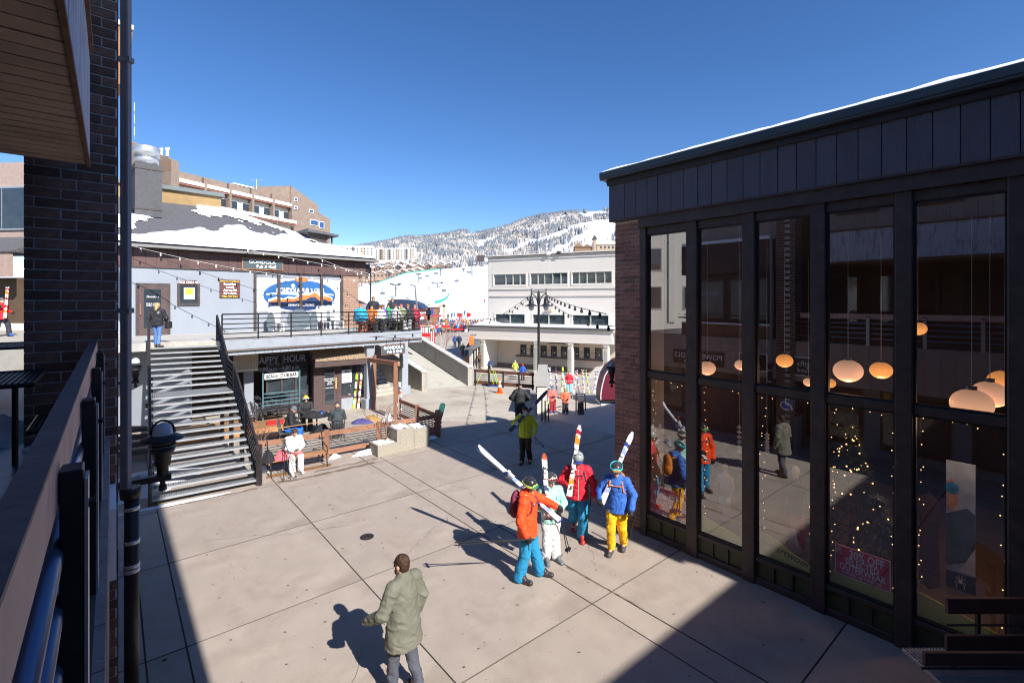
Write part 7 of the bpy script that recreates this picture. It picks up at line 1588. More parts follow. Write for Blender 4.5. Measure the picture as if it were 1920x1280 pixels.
def person(label, loc, face, H=1.75, pose=None, jacket=(.5, .1, .1), trousers=(.05, .05, .06), boots=(.05, .05, .05), skin=True, hat=None, helmet=None, goggles=None, hair=None, long_hair=False, gloves=(.02, .02, .022),
           res=.016, bulk=1.0, pack=None, collar=None, hood=True, ski_boots=True, hem=.80, zipc=None, leg_w=1.0, group=None, jm=None, tm=None, sit=False, cuff=None, flare=1.0, sole=None, jw=.009, beard=False, name='person', chem=None):
    p = dict(DEF); p.update(pose or {}); k = H / 1.75
    o = T(name, label, 'person', tuple(loc), atan2(-face[0], face[1]), group); o.scale = (1, 1, 1)
    S = lambda q: tuple(c * k for c in q)
    pel, chs, nck, hd = map(S, (p['pel'], p['chest'], p['neck'], p['head'])); EL = [S(q) for q in p['el']]; WR = [S(q) for q in p['wr']]; KN = [S(q) for q in p['kn']]; AN = [S(q) for q in p['an']]; TO = [S(q) for q in p['toe']]
    V3 = Vector
    up = (V3(nck) - V3(pel)).normalized(); sd = V3(p.get('side', (1, 0, 0))).normalized(); fwd = up.cross(sd).normalized()
    sh = [tuple(V3(nck) - up * .075 * k + sd * s * .185 * k) for s in (-1, 1)]; hip = [tuple(V3(pel) + sd * s * .095 * k) for s in (-1, 1)]
    b = bulk
    ry, rp = p['hy'], p['hp']; Rm = Matrix.Rotation(ry, 3, 'Z') @ Matrix.Rotation(rp, 3, 'X'); R_ = [[Rm[i][j] for j in range(3)] for i in range(3)]
    def HD(x, y, z): return tuple(V3(hd) + Rm @ V3((x, y, z)) * k)
    # body: one continuous surface from head to feet (clothes go over it)
    fs = [ellip(HD(0, -.012, .03), (.076 * k, .094 * k, .098 * k), R_), ellip(HD(0, .03, -.05), (.056 * k, .062 * k, .07 * k), R_), cone(HD(0, .092, .02), HD(0, .108, -.022), .011 * k, .017 * k), cone(HD(-.026, .085, -.062), HD(.026, .085, -.062), .011 * k, .011 * k), cone(HD(0, .078, -.1), HD(0, .08, -.1), .022 * k, .02 * k),
          cone(HD(-.04, .08, .042), HD(.04, .08, .042), .014 * k, .014 * k), ellip(HD(-.079, -.005, -.005), (.012 * k, .022 * k, .033 * k), R_), ellip(HD(.079, -.005, -.005), (.012 * k, .022 * k, .033 * k), R_),
          cone(nck, hd, .056 * k, .052 * k), cone(pel, chs, .10 * k, .11 * k), cone(chs, nck, .11 * k, .06 * k)]
    for i in (0, 1): fs += [cone(nck, sh[i], .06 * k, .055 * k), cone(sh[i], EL[i], .045 * k, .036 * k), cone(EL[i], WR[i], .036 * k, .026 * k), cone(pel, hip[i], .09 * k, .08 * k), cone(hip[i], KN[i], .07 * k, .05 * k), cone(KN[i], AN[i], .05 * k, .036 * k), cone(AN[i], TO[i], .036 * k, .028 * k)]
    bare = gloves is None
    if bare:
        for i in (0, 1): fs += hand_fs(WR[i], EL[i], (-1, 1)[i], .6, k, 1.0 if res < .02 else 1.25, p.get('palm'))
    body = skin_obj('body', union(fs, .012 * k), (res * .62 if bare and res < .02 else res * .8) if res < .03 else res, M_skin, o)
    if beard:
        skin_obj('beard', union([ellip(HD(0, .06, -.085), (.05 * k, .045 * k, .05 * k), R_)]), res * .7, mat('beard_hair', (.06, .03, .015), .95), o)
    if res < .02:
        e = MB()
        for s in (-1, 1): e.ell(HD(s * .032, .078, .012), (.011 * k,) * 3, 8, 6)
        e.build('eyes', mat('eye_dark', (.03, .02, .02), .3), o, True); l = MB(); l.ell(HD(0, .094, -.062), (.024 * k, .006 * k, .007 * k), 8, 5); l.build('lips', mat('lips', (.35, .12, .10), .6), o, True)
    # jacket
    hemp = V3(pel) + (up * (hem * k - .95 * k)) if chem is None else V3(S(chem))
    fl_ = .015 if not sit else 0
    jf = [cone(chs, V3(nck) - up * .03 * k, .155 * b * k, .10 * b * k), cone(V3(chs) - sd * .05 * k, V3(chs) + sd * .05 * k, .135 * b * k, .135 * b * k), cone(V3(chs), hemp, .15 * b * k, .155 * b * flare * k)]
    for s in (-1, 1): jf.append(cone(V3(chs) + sd * s * .05 * k, hemp + sd * s * .055 * k, .13 * b * k, .15 * b * flare * k))
    for i in (0, 1): jf += [cone(V3(nck) - up * .06 * k, sh[i], .085 * b * k, .082 * b * k), cone(sh[i], EL[i], .086 * b * k, .072 * b * k), cone(EL[i], V3(EL[i]).lerp(V3(WR[i]), .93), .072 * b * k, .056 * b * k)]
    if hood: jf += [cone(V3(nck) - fwd * .02 * k, V3(nck) + up * .045 * k, .085 * k, .078 * k), ellip(V3(nck) - fwd * .085 * k - up * .01 * k, (.11 * k, .06 * k, .075 * k))]
    else: jf += [cone(V3(nck) - up * .02 * k, V3(nck) + up * .025 * k, .075 * k, .068 * k)]
    ju = union(jf, .035 * k)
    def jcut(X, Y, Z, ju=ju, hemp=hemp, up=up):
        d = ju(X, Y, Z); pl_ = -((X - hemp.x) * up.x + (Y - hemp.y) * up.y + (Z - hemp.z) * up.z) - .02; nk = V3(nck) + up * .085 * k
        mask = ((X - pel[0]) ** 2 + (Y - pel[1]) ** 2) < .09; pl_ = np.where(mask, pl_, -1)
        return np.maximum(d, pl_)
    jcut.bb = ju.bb
    sd_ = (abs(hash(label)) % 97) / 10.0 if False else (sum(map(ord, label)) % 97) / 10.0
    jm_ = jm or mat('jacket_%d_%d_%d' % tuple(int(c * 255) for c in jacket), jacket, .75, .10, 6, .25, 25)
    jo = skin_obj('jacket', wrinkle(jcut, jw * k * b, sd_), res, jm_, o)
    if res < .015 and helmet:                    # seams, pockets, cuffs, logo
        q = MB(); rr = .158 * b * k
        for s in (-1, 1):
            c = hemp.lerp(V3(chs), .35) + fwd * rr * .93 + sd * s * .09 * k; q.tube([c - sd * s * .03 * k - up * .05 * k, c + sd * s * .035 * k + up * .05 * k - fwd * .012 * k], .0045, 4)
        c = V3(chs) + up * .02 * k + fwd * .158 * b * k - sd * .075 * k; q.tube([c - up * .05 * k, c + up * .05 * k + sd * .01 * k], .004, 4)
        q.build('pocket_zip', mat('dark_zip', (.02, .02, .02), .5), jo)
        for i in (0, 1):
            d_ = (V3(WR[i]) - V3(EL[i])); c = V3(EL[i]) + d_ * .90; q = MB(); n_ = d_.normalized(); q.tube([c - n_ * .012, c + n_ * .012], .060 * b * k, 12); q.build('cuff', jm_, jo)
        q = MB(); c = V3(chs) + up * .055 * k + fwd * .150 * b * k + sd * .085 * k; q.bar(c - sd * .025 * k, c + sd * .025 * k, .006, .016); c = V3(chs) + up * .09 * k - fwd * .135 * b * k + sd * .09 * k; q.bar(c - sd * .02 * k, c + sd * .02 * k, .006, .012)
        q.build('chest_logo', M_whitep, jo)
        q = MB()
        for i, s in ((0, -1), (1, 1)):
            a_, c_ = V3(hip[i]).lerp(V3(KN[i]), .15), V3(hip[i]).lerp(V3(KN[i]), .75); q.tube([a_ + sd * s * .112 * k, c_ + sd * s * .102 * k], .0045, 4)
        q.build('leg_zip', mat('dark_zip', (0, 0, 0)), o)
    # trousers
    tf = [cone(V3(pel) - sd * .04 * k, V3(pel) + sd * .04 * k, .115 * k, .115 * k)]
    lw = leg_w
    for i in (0, 1): tf += [cone(hip[i], V3(hip[i]).lerp(V3(KN[i]), .5), .108 * k, .105 * lw * k), cone(V3(hip[i]).lerp(V3(KN[i]), .5), KN[i], .105 * lw * k, .088 * lw * k), cone(KN[i], V3(KN[i]).lerp(V3(AN[i]), 1.0 if ski_boots else .95), .088 * lw * k, (.095 if ski_boots else .078) * lw * k)]
    tu = union(tf, .02 * k)
    tm_ = tm or mat('trousers_%d_%d_%d' % tuple(int(c * 255) for c in trousers), trousers, .75, .12, 6, .25, 25)
    skin_obj('trousers', wrinkle(tu, .013 * k, sd_ + 1, 1.0), res, tm_, o)
    # boots
    bm1 = mat('boots_%d_%d_%d' % tuple(int(c * 255) for c in boots), boots, .45, .25, 12)
    for i in (0, 1):
        a_, t_ = V3(AN[i]), V3(TO[i]); g = ski_boots; hl_ = a_ + (a_ - t_).normalized() * .03 * k; hl_.z = t_.z + .01 * k
        bf = union([cone(hl_, t_ + (t_ - a_).normalized() * .02 * k * g, .052 * k, .050 * k), cone(a_ + (V3(KN[i]) - a_) * (.35 if g else .12), a_ - V3((0, 0, .03 * k)), (.07 if g else .05) * k, .06 * k)] + ([cone(a_ + (t_ - a_) * .45 + V3((0, 0, .02)), a_, .058 * k, .062 * k)] if g else []), .02 * k)
        def bc(X, Y, Z, bf=bf, z0=t_.z - .03 * k): return np.maximum(bf(X, Y, Z), z0 - Z)
        bc.bb = bf.bb; bo = skin_obj('boot', bc, min(res, .018), bm1, o)
        if g and res < .02:
            q = MB(); d_ = (t_ - a_); d_.z = 0; d_.normalize(); s_ = d_.cross(V3((0, 0, 1)))
            for zz in (.06, .105, .15): c = a_ + d_ * (.05 - zz * .1) * k + V3((0, 0, zz * k - .06 * k)); q.bar(c - s_ * .064 * k, c + s_ * .064 * k, .016, .045)
            q.build('buckle', M_galv, bo); q = MB(); q.bar(hl_ - V3((0, 0, .028)) , t_ + d_ * .045 * k - V3((0, 0, .022)), .075 * k, .016); q.build('sole', M_red if sole else M_black, bo)
    # gloves
    if not bare:
        gm_ = mat('gloves_%d_%d_%d' % tuple(int(c * 255) for c in gloves), gloves, .8, .2, 12)
        for i in (0, 1):
            w_, e_ = V3(WR[i]), V3(EL[i]); d_ = (w_ - e_).normalized()
            skin_obj('glove', union(hand_fs(WR[i], EL[i], (-1, 1)[i], .75, k, 1.65, p.get('palm')) + [cone(w_ - d_ * .07 * k, w_, .052 * k, .042 * k)], .01 * k), .009 if res < .02 else res * .7, gm_, o, .02)
    # head wear
    if helmet:
        hf = ellip(HD(0, -.02, .045), (.112 * k, .132 * k, .118 * k), R_)
        def hc(X, Y, Z, hf=hf, c=V3(hd) + Rm @ V3((0, 0, -.012 * k)), n_=Rm @ V3((0, .35, 1)).normalized()): return np.maximum(hf(X, Y, Z), -((X - c.x) * n_.x + (Y - c.y) * n_.y + (Z - c.z) * n_.z))
        hc.bb = hf.bb; hm_ = mat('helmet_%d_%d_%d' % tuple(int(c * 255) for c in helmet), helmet, .25, .1, 6, coat=.4); ho = skin_obj('helmet', hc, min(res, .014), hm_, o)
        if res < .02:
            v_ = MB()
            for s in (-1, 0, 1):
                for yy in (.03, -.05): c = V3(HD(s * .045, yy, .158 - abs(s) * .016)); v_.ell(tuple(c), (.012 * k, .022 * k, .008 * k), 8, 5)
            v_.build('vent', M_black, ho, True)
        for s in (-1, 1): MB().tube([HD(s * .09, 0, 0), HD(s * .06, .04, -.09), HD(0, .055, -.105)], .008 * k, 4).build('strap', M_black, ho)
    if goggles:
        gc, lens, zz = goggles
        band = MB(); R2 = (.119, .139); pts = [HD(R2[0] * cos(a_), -.02 + R2[1] * sin(a_), zz) for a_ in np.linspace(0, 2 * pi, 25)]
        for q0, q1 in zip(pts[:-1], pts[1:]): band.bar(q0, q1, .008 * k, .034 * k)
        gob = band.build('goggles', mat('gogg_%d' % int(sum(gc) * 1000), gc, .6), o)
        ln = union([ellip(HD(-.035, .108, zz), (.05 * k, .03 * k, .038 * k), R_), ellip(HD(.035, .108, zz), (.05 * k, .03 * k, .038 * k), R_)], .02)
        skin_obj('lens', ln, .010 if res < .02 else .016, mat('lens_%d' % int(sum(lens) * 1000), lens, .08, .3, 15, spec=1.0, coat=1), gob)
        fr_ = union([ellip(HD(-.035, .100, zz), (.056 * k, .026 * k, .046 * k), R_), ellip(HD(.035, .100, zz), (.056 * k, .026 * k, .046 * k), R_)], .02); skin_obj('goggle_frame', fr_, .011 if res < .02 else .016, mat('gogg_%d' % int(sum(gc) * 1000), gc), gob)
    if hat:
        hf = union([ellip(HD(0, -.012, .05), (.092 * k, .108 * k, .10 * k), R_)])
        def hc2(X, Y, Z, hf=hf, c=V3(hd) + Rm @ V3((0, 0, .02 * k)), n_=Rm @ V3((0, .25, 1)).normalized()): return np.maximum(hf(X, Y, Z), -((X - c.x) * n_.x + (Y - c.y) * n_.y + (Z - c.z) * n_.z))
        hc2.bb = hf.bb; skin_obj('hat', hc2, min(res, .016), mat('hat_%d_%d_%d' % tuple(int(c * 255) for c in hat), hat, .9, .2, 20, .4, 60), o)
    if hair:
        hfs = [ellip(HD(0, -.022, .052), (.088 * k, .100 * k, .092 * k), R_), ellip(HD(0, -.06, -.0), (.074 * k, .06 * k, .085 * k), R_)]
        if long_hair: hfs += [cone(HD(0, -.07, 0), HD(0, -.085, -.16), .075 * k, .06 * k)]
        hu = union(hfs, .02)
        def hcut(X, Y, Z, hu=hu, c=V3(HD(0, .055, .045)), n_=Rm @ V3((0, 1, -.55)).normalized()): return np.maximum(hu(X, Y, Z), ((X - c.x) * n_.x + (Y - c.y) * n_.y + (Z - c.z) * n_.z))
        hcut.bb = hu.bb; skin_obj('hair', wrinkle(hcut, .006, 2, 2.6), min(res * .7, .014), mat('hair_%d' % int(hair[0] * 1000), hair, .6, .4, 14, .8, 50), o)
    if zipc:
        z_ = MB(); a_, c_ = V3(nck) + fwd * .085 * b * k, hemp + fwd * .155 * b * k; m_ = V3(chs) + fwd * .163 * b * k; z_.tube([a_, m_, c_ + up * .0], .006, 5); z_.build('zip', mat('zip_%d' % int(sum(zipc) * 1000), zipc, .5), jo)
    if pack:
        c = V3(chs) - fwd * .21 * b * k - up * .02 * k; pk = union([ellip(tuple(c), (.15 * k, .085 * k, .24 * k)), ellip(tuple(c - up * .1 * k - fwd * .02 * k), (.14 * k, .10 * k, .13 * k))], .04)
        po = skin_obj('backpack', wrinkle(pk, .006, 3), res, mat('pack_%d' % int(pack[0] * 1000), pack, .8, .3, 8), o); s_ = MB()
        for s in (-1, 1): s_.tube([c + up * .15 * k + sd * s * .09 * k, V3(nck) - up * .005 * k + sd * s * .115 * k * b, V3(nck) - up * .09 * k + sd * s * .12 * k + fwd * .125 * b * k, V3(chs) - up * .05 * k + sd * s * .15 * k + fwd * .12 * b * k, V3(chs) - up * .17 * k + sd * s * .17 * b * k], .017 * k, 6)
        s_.tube([V3(chs) + up * .05 * k - sd * .12 * k + fwd * .165 * b * k, V3(chs) + up * .05 * k + sd * .12 * k + fwd * .165 * b * k], .009, 5); s_.build('shoulder_strap', mat('pack_%d' % int(pack[0] * 1000), pack), po)
    return o
def fdir(o, x, y, z):                            # point in a person's frame -> world
    r = o.rotation_euler.z; return o.location + Vector((x * cos(r) - y * sin(r), x * sin(r) + y * cos(r), z))
def poles(label, h, tip, n=2, spread=.12, m=None, tip2=None):
    h = Vector(h); o = T('ski_poles', label, 'ski poles', tuple(h)); d_ = (Vector(tip) - h); m = m or M_black; x = d_.cross(Vector((0, 0, 1))).normalized()
    for k in range(n):
        e = d_ + x * spread * k + Vector((0, 0, .04 * k)); b_ = MB(); b_.tube([-e.normalized() * .08, e], .010, 6); po = b_.build('pole', m, o); b_ = MB(); b_.tube([-e.normalized() * .10, e.normalized() * .05], .018, 6); b_.build('grip', M_black, po); q = e - e.normalized() * .08; b_ = MB(); b_.tube([q - e.normalized() * .006, q + e.normalized() * .006], .045, 8); b_.build('basket', M_black, po)
        b_ = MB(); s_ = Vector((0, 0, -1)); b_.tube([(0, 0, 0), x * .05 + s_ * .1, s_ * .2, -x * .05 + s_ * .1, (0, 0, 0)], .006, 4); b_.build('strap', M_black, po)
    return o
# --- man in the olive jacket
g1 = G(757, 1296); f1 = Vector((-.82, .56, 0)).normalized()
man = person('man in an olive green jacket walking away at the front, seen from behind', g1 + Vector((0, 0, 0)), f1, 1.78,
    dict(pel=(0, 0, .95), chest=(0, .02, 1.32), head=(0, .05, 1.645), hy=.15, hp=-.1, el=((-.32, .04, 1.15), (.28, -.06, 1.17)), wr=((-.34, .30, 1.00), (.27, .02, .93)), kn=((-.10, .08, .52), (.10, -.02, .50)), an=((-.11, .10, .10), (.11, -.16, .13)), toe=((-.12, .27, .03), (.12, .02, .04))),
    jm=mat('olive_canvas', (.15, .148, .115), .85, .10, 5, .3, 30), tm=mat('grey_blue_cotton', (.075, .08, .105), .85, .15, 6, .3, 30), boots=(.04, .03, .025), gloves=None, hair=(.05, .022, .010), hood=False, ski_boots=False, hem=.68, bulk=1.09, flare=1.24, res=.0125, leg_w=.92, jw=.012, beard=True)
# --- man in the orange jacket
go = G(989, 1083); fo = Vector((.93, -.36, 0)).normalized()
om = person('man in orange jacket and blue ski trousers carrying skis, black helmet', go, fo, 1.84,
    dict(head=(0, .05, 1.65), hy=-.25, hp=-.25, el=((-.34, .16, 1.30), (.31, -.02, 1.14)), wr=((-.30, .46, 1.22), (.27, .08, .87)), kn=((-.12, .08, .50), (.12, .0, .50)), an=((-.16, .18, .09), (.16, -.10, .09)), toe=((-.18, .37, .04), (.19, .10, .04))),
    jm=mat('orange_shell', (.85, .075, .012), .7, .06, 6, .2, 25), tm=mat('bright_blue_shell', (.015, .22, .42), .7, .08, 6, .2, 25), boots=(.035, .032, .035), sole=1, jw=.012, helmet=(.03, .03, .035), goggles=((.45, .55, .12), (.02, .25, .12), .035), gloves=(.02, .02, .025), pack=(.16, .02, .05), hem=.80, bulk=1.08, res=.0125, leg_w=1.12)
a_ = P(896, 838, 9.95); b_ = fdir(om, -.24, .48, 1.12); ski_pair('white and blue skis on the shoulder of the man in orange', b_ + (b_ - a_).normalized() * .12, a_, SM[0], up=(.3, -.6, 1))
poles('ski poles held level at the hip of the man in orange', fdir(om, .33, .14, .90), P(852, 1022, 8.6), 2, .03); 
# --- woman in mint
gm_ = G(1032, 1050); fm_ = Vector((.30, -1, 0)).normalized()
mw = person('woman in mint jacket and white trousers holding skis upright', gm_, fm_, 1.72,
    dict(head=(0, .03, 1.64), hp=-.18, hy=.1, el=((.30, .04, 1.16), (-.28, .05, 1.16))[::-1], wr=((-.10, .26, 1.10), (.14, .27, 1.12)), kn=((-.09, .04, .50), (.09, .03, .50)), an=((-.11, .03, .10), (.10, .0, .10)), toe=((-.16, .19, .03), (.12, .17, .03)), palm=(0, 1, 0)),
    jm=mat('mint_shell', (.33, .62, .54), .75, .05, 6, .2, 25), tm=mat('white_shell', (.74, .73, .72), .75, .05, 6, .2, 25), boots=(.12, .13, .15), jw=.011, helmet=(.06, .06, .06), goggles=((.75, .6, .5), (.12, .02, .03), .075), hem=.83, bulk=.95, res=.0125)
hb = fdir(mw, .17, .30, 1.10); a_ = P(1020, 850, 9.75); ski_pair('white skis with dark print held upright by the woman in mint', hb + (hb - a_).normalized() * .12, a_, SM[2], up=(0, -1, .2)); poles('ski poles under the arm of the woman in mint', fdir(mw, -.06, .33, 1.12), fdir(mw, -.35, .05, .12), 2, .05)
# --- man in red
gr2 = G(1084, 1010); fr_ = Vector((-.12, -1, 0)).normalized()
rm_ = person('man in red jacket and blue trousers with skis on his shoulder, grey helmet', gr2, fr_, 1.86,
    dict(head=(0, .05, 1.65), hp=-.35, hy=0, el=((-.30, -.02, 1.17), (.36, .03, 1.20)), wr=((-.33, .12, .95), (.19, .22, 1.18)), kn=((-.10, .12, .50), (.09, -.10, .48)), an=((-.09, .0, .10), (.10, -.42, .20)), toe=((-.09, .19, .03), (.11, -.26, .07)), palm=(0, 1, .3)),
    jm=mat('red_shell', (.58, .015, .035), .7, .08, 6, .2, 25), tm=mat('bright_blue_shell', (0, 0, 0)), boots=(.45, .03, .03), jw=.012, helmet=(.30, .33, .32), goggles=((.04, .04, .05), (.02, .06, .35), .012), gloves=None, zipc=(.75, .7, .7), pack=(.05, .05, .06), hem=.87, bulk=1.06, res=.0125, leg_w=1.1)
# mirror: the shoulder with the skis is on his right, left in the picture
s_t, s_b = P(1087, 797, 10.65), P(1067, 932, 10.18)
ski_pair('tall white skis with orange print on the shoulder of the man in red', s_b, s_t, SM[1], up=(-.2, -1, .25)); poles('ski poles hanging from the hand of the man in red', P(1107, 930, 10.2), P(1104, 978, 10.2), 2, .05)
# --- man in blue
gb2 = G(1157, 1034); fb_ = Vector((-.42, -1, 0)).normalized()
bl = person('man in blue jacket and yellow trousers with skis and orange pack', gb2, fb_, 1.82,
    dict(head=(0, .06, 1.645), hp=-.45, hy=.15, el=((-.32, -.02, 1.16), (.34, .04, 1.20)), wr=((-.30, .13, .93), (.28, .30, 1.10)), kn=((-.10, .02, .50), (.10, .12, .50)), an=((-.10, -.20, .11), (.10, .08, .10)), toe=((-.11, -.02, .04), (.11, .27, .03))),
    jm=mat('royal_blue_shell', (.035, .13, .48), .7, .08, 6, .2, 25), tm=mat('yellow_shell', (.78, .42, .01), .75, .06, 6, .2, 25), boots=(.06, .06, .06), jw=.012, helmet=(.05, .05, .055), goggles=((.05, .45, .55), (.5, .3, .05), .085), gloves=(.02, .02, .022), pack=(.75, .22, .03), hem=.84, bulk=1.05, res=.0125, ski_boots=False)
s_t, s_b = P(1186, 811, 10.45), P(1127, 946, 9.75); ski_pair('white skis on the shoulder of the man in blue', s_b, s_t, SM[0], up=(-.3, -1, .3)); poles('ski poles hanging from the hand of the man in blue', P(1190, 963, 9.95), P(1181, 1012, 9.95), 2, .06)
# --- man in lime
gy = G(985, 868); ym = person('man in lime and blue jacket carrying dark skis through the shade', gy, (-.15, -1), 1.80,
    dict(head=(0, .05, 1.65), hp=-.4, hy=.1, el=((-.31, -.02, 1.18), (.36, .02, 1.22)), wr=((-.30, .16, .98), (.26, .26, 1.26)), kn=((-.10, .05, .50), (.10, -.08, .48)), an=((-.14, -.1, .12), (.10, .06, .10)), toe=((-.15, .07, .03), (.12, .24, .03)), palm=(0, 1, 0)),
    jm=mat('lime_shell', (.42, .52, .025), .75, .06, 6, .2, 25), trousers=(.022, .018, .018), boots=(.03, .025, .025), hair=(.03, .018, .012), gloves=None, hood=False, hem=.84, res=.016, ski_boots=False, bulk=1.06, zipc=(.1, .12, .02))
s_ = MB(); k_ = 1.8 / 1.75
skin_obj('blue_sleeve', union([cone((-.19 * k_, -.01, 1.43 * k_), (-.31 * k_, -.025, 1.18 * k_), .086, .074), cone((-.31 * k_, -.025, 1.18 * k_), (-.30 * k_, .14, 1.0 * k_), .074, .06)], .02), .016, mat('sleeve_blue', (.02, .12, .42), .75, .1, 6), ym)
ski_pair('dark purple skis carried across the shoulder of the man in lime', P(956, 808, 14.9), P(1026, 733, 15.9), SM[3], up=(0, -1, .6), binding=True); poles('ski poles held low by the man in lime', P(1005, 822, 15.2), P(1021, 840, 15.2), 2, .12)
# --- others
person('man in black jacket and jeans seen from behind before the strapped fence', G(975, 799), (0, 1), 1.76, dict(el=((-.38, -.04, 1.18), (.38, -.04, 1.18)), wr=((-.20, .14, 1.04), (.20, .14, 1.04))), jacket=(.025, .024, .025), trousers=(.03, .05, .12), hat=(.02, .02, .02), hem=.62, res=.018, bulk=1.15, ski_boots=False, hood=False)
wst = person('blonde woman in shiny black puffer and jeans at the top of the metal stairs', Vector((-13.05, 18.05, DZ - .02)) + Vector((-.2, -.12, -.14)), (-.25, 1), 1.64, dict(head=(0, .03, 1.63), hp=-.3, el=((-.31, .02, 1.15), (.31, .02, 1.15)), wr=((-.22, .2, 1.02), (.26, .16, .98)), kn=((-.08, .06, .50), (.08, -.03, .48)), an=((-.08, .08, .10), (.09, -.14, .14))), jm=mat('shiny_black_puffer', (.03, .03, .035), .25, .2, 9, .4, 14), trousers=(.10, .20, .42), hair=(.45, .30, .13), long_hair=True, gloves=None, hem=.88, bulk=1.08, res=.018, ski_boots=False, leg_w=.78)
bg_ = T('shoulder_bag', 'black shoulder bag carried by the blonde woman on the stairs', 'bag', tuple(wst.location + Vector((.34, .05, .8)))); MB().box(-.04, .12, -.12, .12, -.1, .16).build('bag', M_black, bg_, bevel=.03)
SITP = dict(pel=(0, 0, .56), chest=(0, .10, .92), neck=(0, .16, 1.10), head=(0, .24, 1.22), hp=-.7, kn=((-.13, .42, .50), (.13, .42, .50)), an=((-.13, .40, .10), (.13, .46, .10)), toe=((-.15, .56, .03), (.15, .62, .03)), el=((-.26, .18, .78), (.26, .18, .78)), wr=((-.08, .40, .70), (.08, .40, .70)))
def P2(**kw): d_ = dict(SITP); d_.update(kw); return d_
fB = -Vector((-B.y, B.x, 0))
sb2 = G(556, 887); wh = person('woman all in white with pink trim sitting bent over her phone on the bench', sb2 - Vector((fB.x, fB.y, 0)) * .42, (fB.x, fB.y), 1.70, P2(), jm=mat('white_fleece', (.80, .78, .78), .85, .04, 5, .2, 25), tm=mat('white_ski_trousers', (.78, .76, .76), .8, .04, 5), boots=(.6, .6, .6), hair=(.07, .035, .02), long_hair=True, gloves=None, hood=False, hem=.92, res=.018, sit=True, chem=(0, 0, .60), bulk=.95)
ph = T('phone', 'small black phone in the hands of the woman in white', 'phone', tuple(fdir(wh, 0, .45, .72))); MB().box(-.04, .04, -.07, .07, -.008, .008).build('case', M_black, ph)
o = T('pink_scarf', 'pink and red jacket heaped beside the woman in white', 'clothes', tuple(fdir(wh, -.02, .28, .60))); MB().ell((0, 0, 0), (.2, .16, .07), 12, 8).build('folds', mat('coral_fabric', (.65, .13, .15), .85, .3, 9), o, True)
lump('bag_heap', 'black backpack on the bench at the left of the woman in white', tuple(sb2 - B * .95 + Vector((0, .35, .46))), .22, .18, .3, mat('black_fabric', (0, 0, 0)), 51)['category'] = 'bag'
lump('clothes_heap', 'pink and white jacket on the bench between bag and woman', tuple(sb2 - B * .5 + Vector((-.05, .3, .46))), .28, .2, .22, mat('coral_fabric', (0, 0, 0)), 52)['category'] = 'clothes'
for k, (u, v) in enumerate([(531, 903), (545, 898)]): poles(['ski pole pair leaning at the left of the bench', 'second ski pole pair leaning at the bench'][k], G(524 - k * 3, 900) + Vector((.0, .35, 1.0)), G(u, v), 2, -.35)
for (u, v, fc, jk, tr_, hat, lb, kw) in [(553, 832, (.9, .25), (.02, .02, .022), (.02, .13, .50), (.12, .14, .18), 'man in black jumper and bright blue trousers bent over at the patio table', {}), (574, 806, (.5, -.8), (.03, .03, .032), (.03, .03, .03), (.85, .45, .02), 'person in yellow beanie and white goggles sitting behind the patio table', dict(goggles=((.8, .8, .8), (.05, .05, .06), .03))), (632, 822, (-.4, .9), (.04, .05, .055), (.03, .03, .03), (.03, .04, .08), 'person in dark puffer jacket and navy beanie with their back to the fence', {})]:
    g_ = G(u, v); fv = Vector((*fc, 0)).normalized(); pp = person(lb, g_ - fv * .25, fc, 1.76, P2(hp=-.5 if hat[0] < .5 else -.1, head=(0, .2, 1.24)), jacket=jk, trousers=tr_, hat=hat, res=.02, sit=True, chem=(0, 0, .60), hood=True, ski_boots=True, **kw)
    c_ = copy_thing(ch0, tuple(g_ - fv * .25), atan2(-fv.x, fv.y), 'patio chair under the ' + ('man in the black jumper' if u == 553 else 'person in the yellow beanie' if u == 574 else 'person in the navy beanie'))
    c_.rotation_euler.z += pi
# deck crowd
deckp = [(675, 606, (.0, 1), (.02, .35, .62), (.6, .12, .03), (.85, .12, .02), 'person in turquoise puffer seated against the rail with orange hood', 1.75, True), (700, 601, (.3, -1), (.02, .02, .03), (.02, .02, .02), (.25, .14, .08), 'dark clad man standing behind the turquoise puffer on the deck', 1.78, False),
         (697, 606, (-.3, 1), (.75, .17, .02), (.3, .06, .02), (.04, .04, .04), 'person in orange jacket seated left of the green one on the deck', 1.7, True), (712, 606, (.2, -1), (.6, .6, .58), (.03, .03, .03), (.1, .05, .03), 'person in white jacket seated in the deck crowd', 1.7, True),
         (727, 604, (.1, 1), (.02, .38, .13), (.05, .05, .05), (.03, .03, .03), 'person in green jacket seated in the middle of the deck crowd', 1.72, True), (718, 600, (0, -1), (.12, .06, .25), (.03, .03, .03), (.2, .1, .05), 'person in purple jacket seated behind the green one', 1.7, True),
         (741, 606, (.2, 1), (.62, .60, .60), (.16, .17, .08), (.12, .07, .04), 'person in white and red jacket seated right of the green one', 1.7, True), (752, 605, (-.2, 1), (.20, .22, .10), (.05, .05, .04), (.5, .1, .1), 'person in olive jacket seated in the deck crowd', 1.74, True),
         (765, 605, (.1, -1), (.03, .03, .035), (.4, .4, .4), (.3, .12, .05), 'person in black jacket near the right end of the deck', 1.74, True), (777, 606, (0, 1), (.5, .03, .06), (.4, .02, .05), (.3, .18, .1), 'person in red at the right end of the deck', 1.7, True), (736, 598, (0, -1), (.03, .03, .04), (.02, .02, .02), (.25, .16, .1), 'standing figure in black behind the deck tables', 1.72, False)]
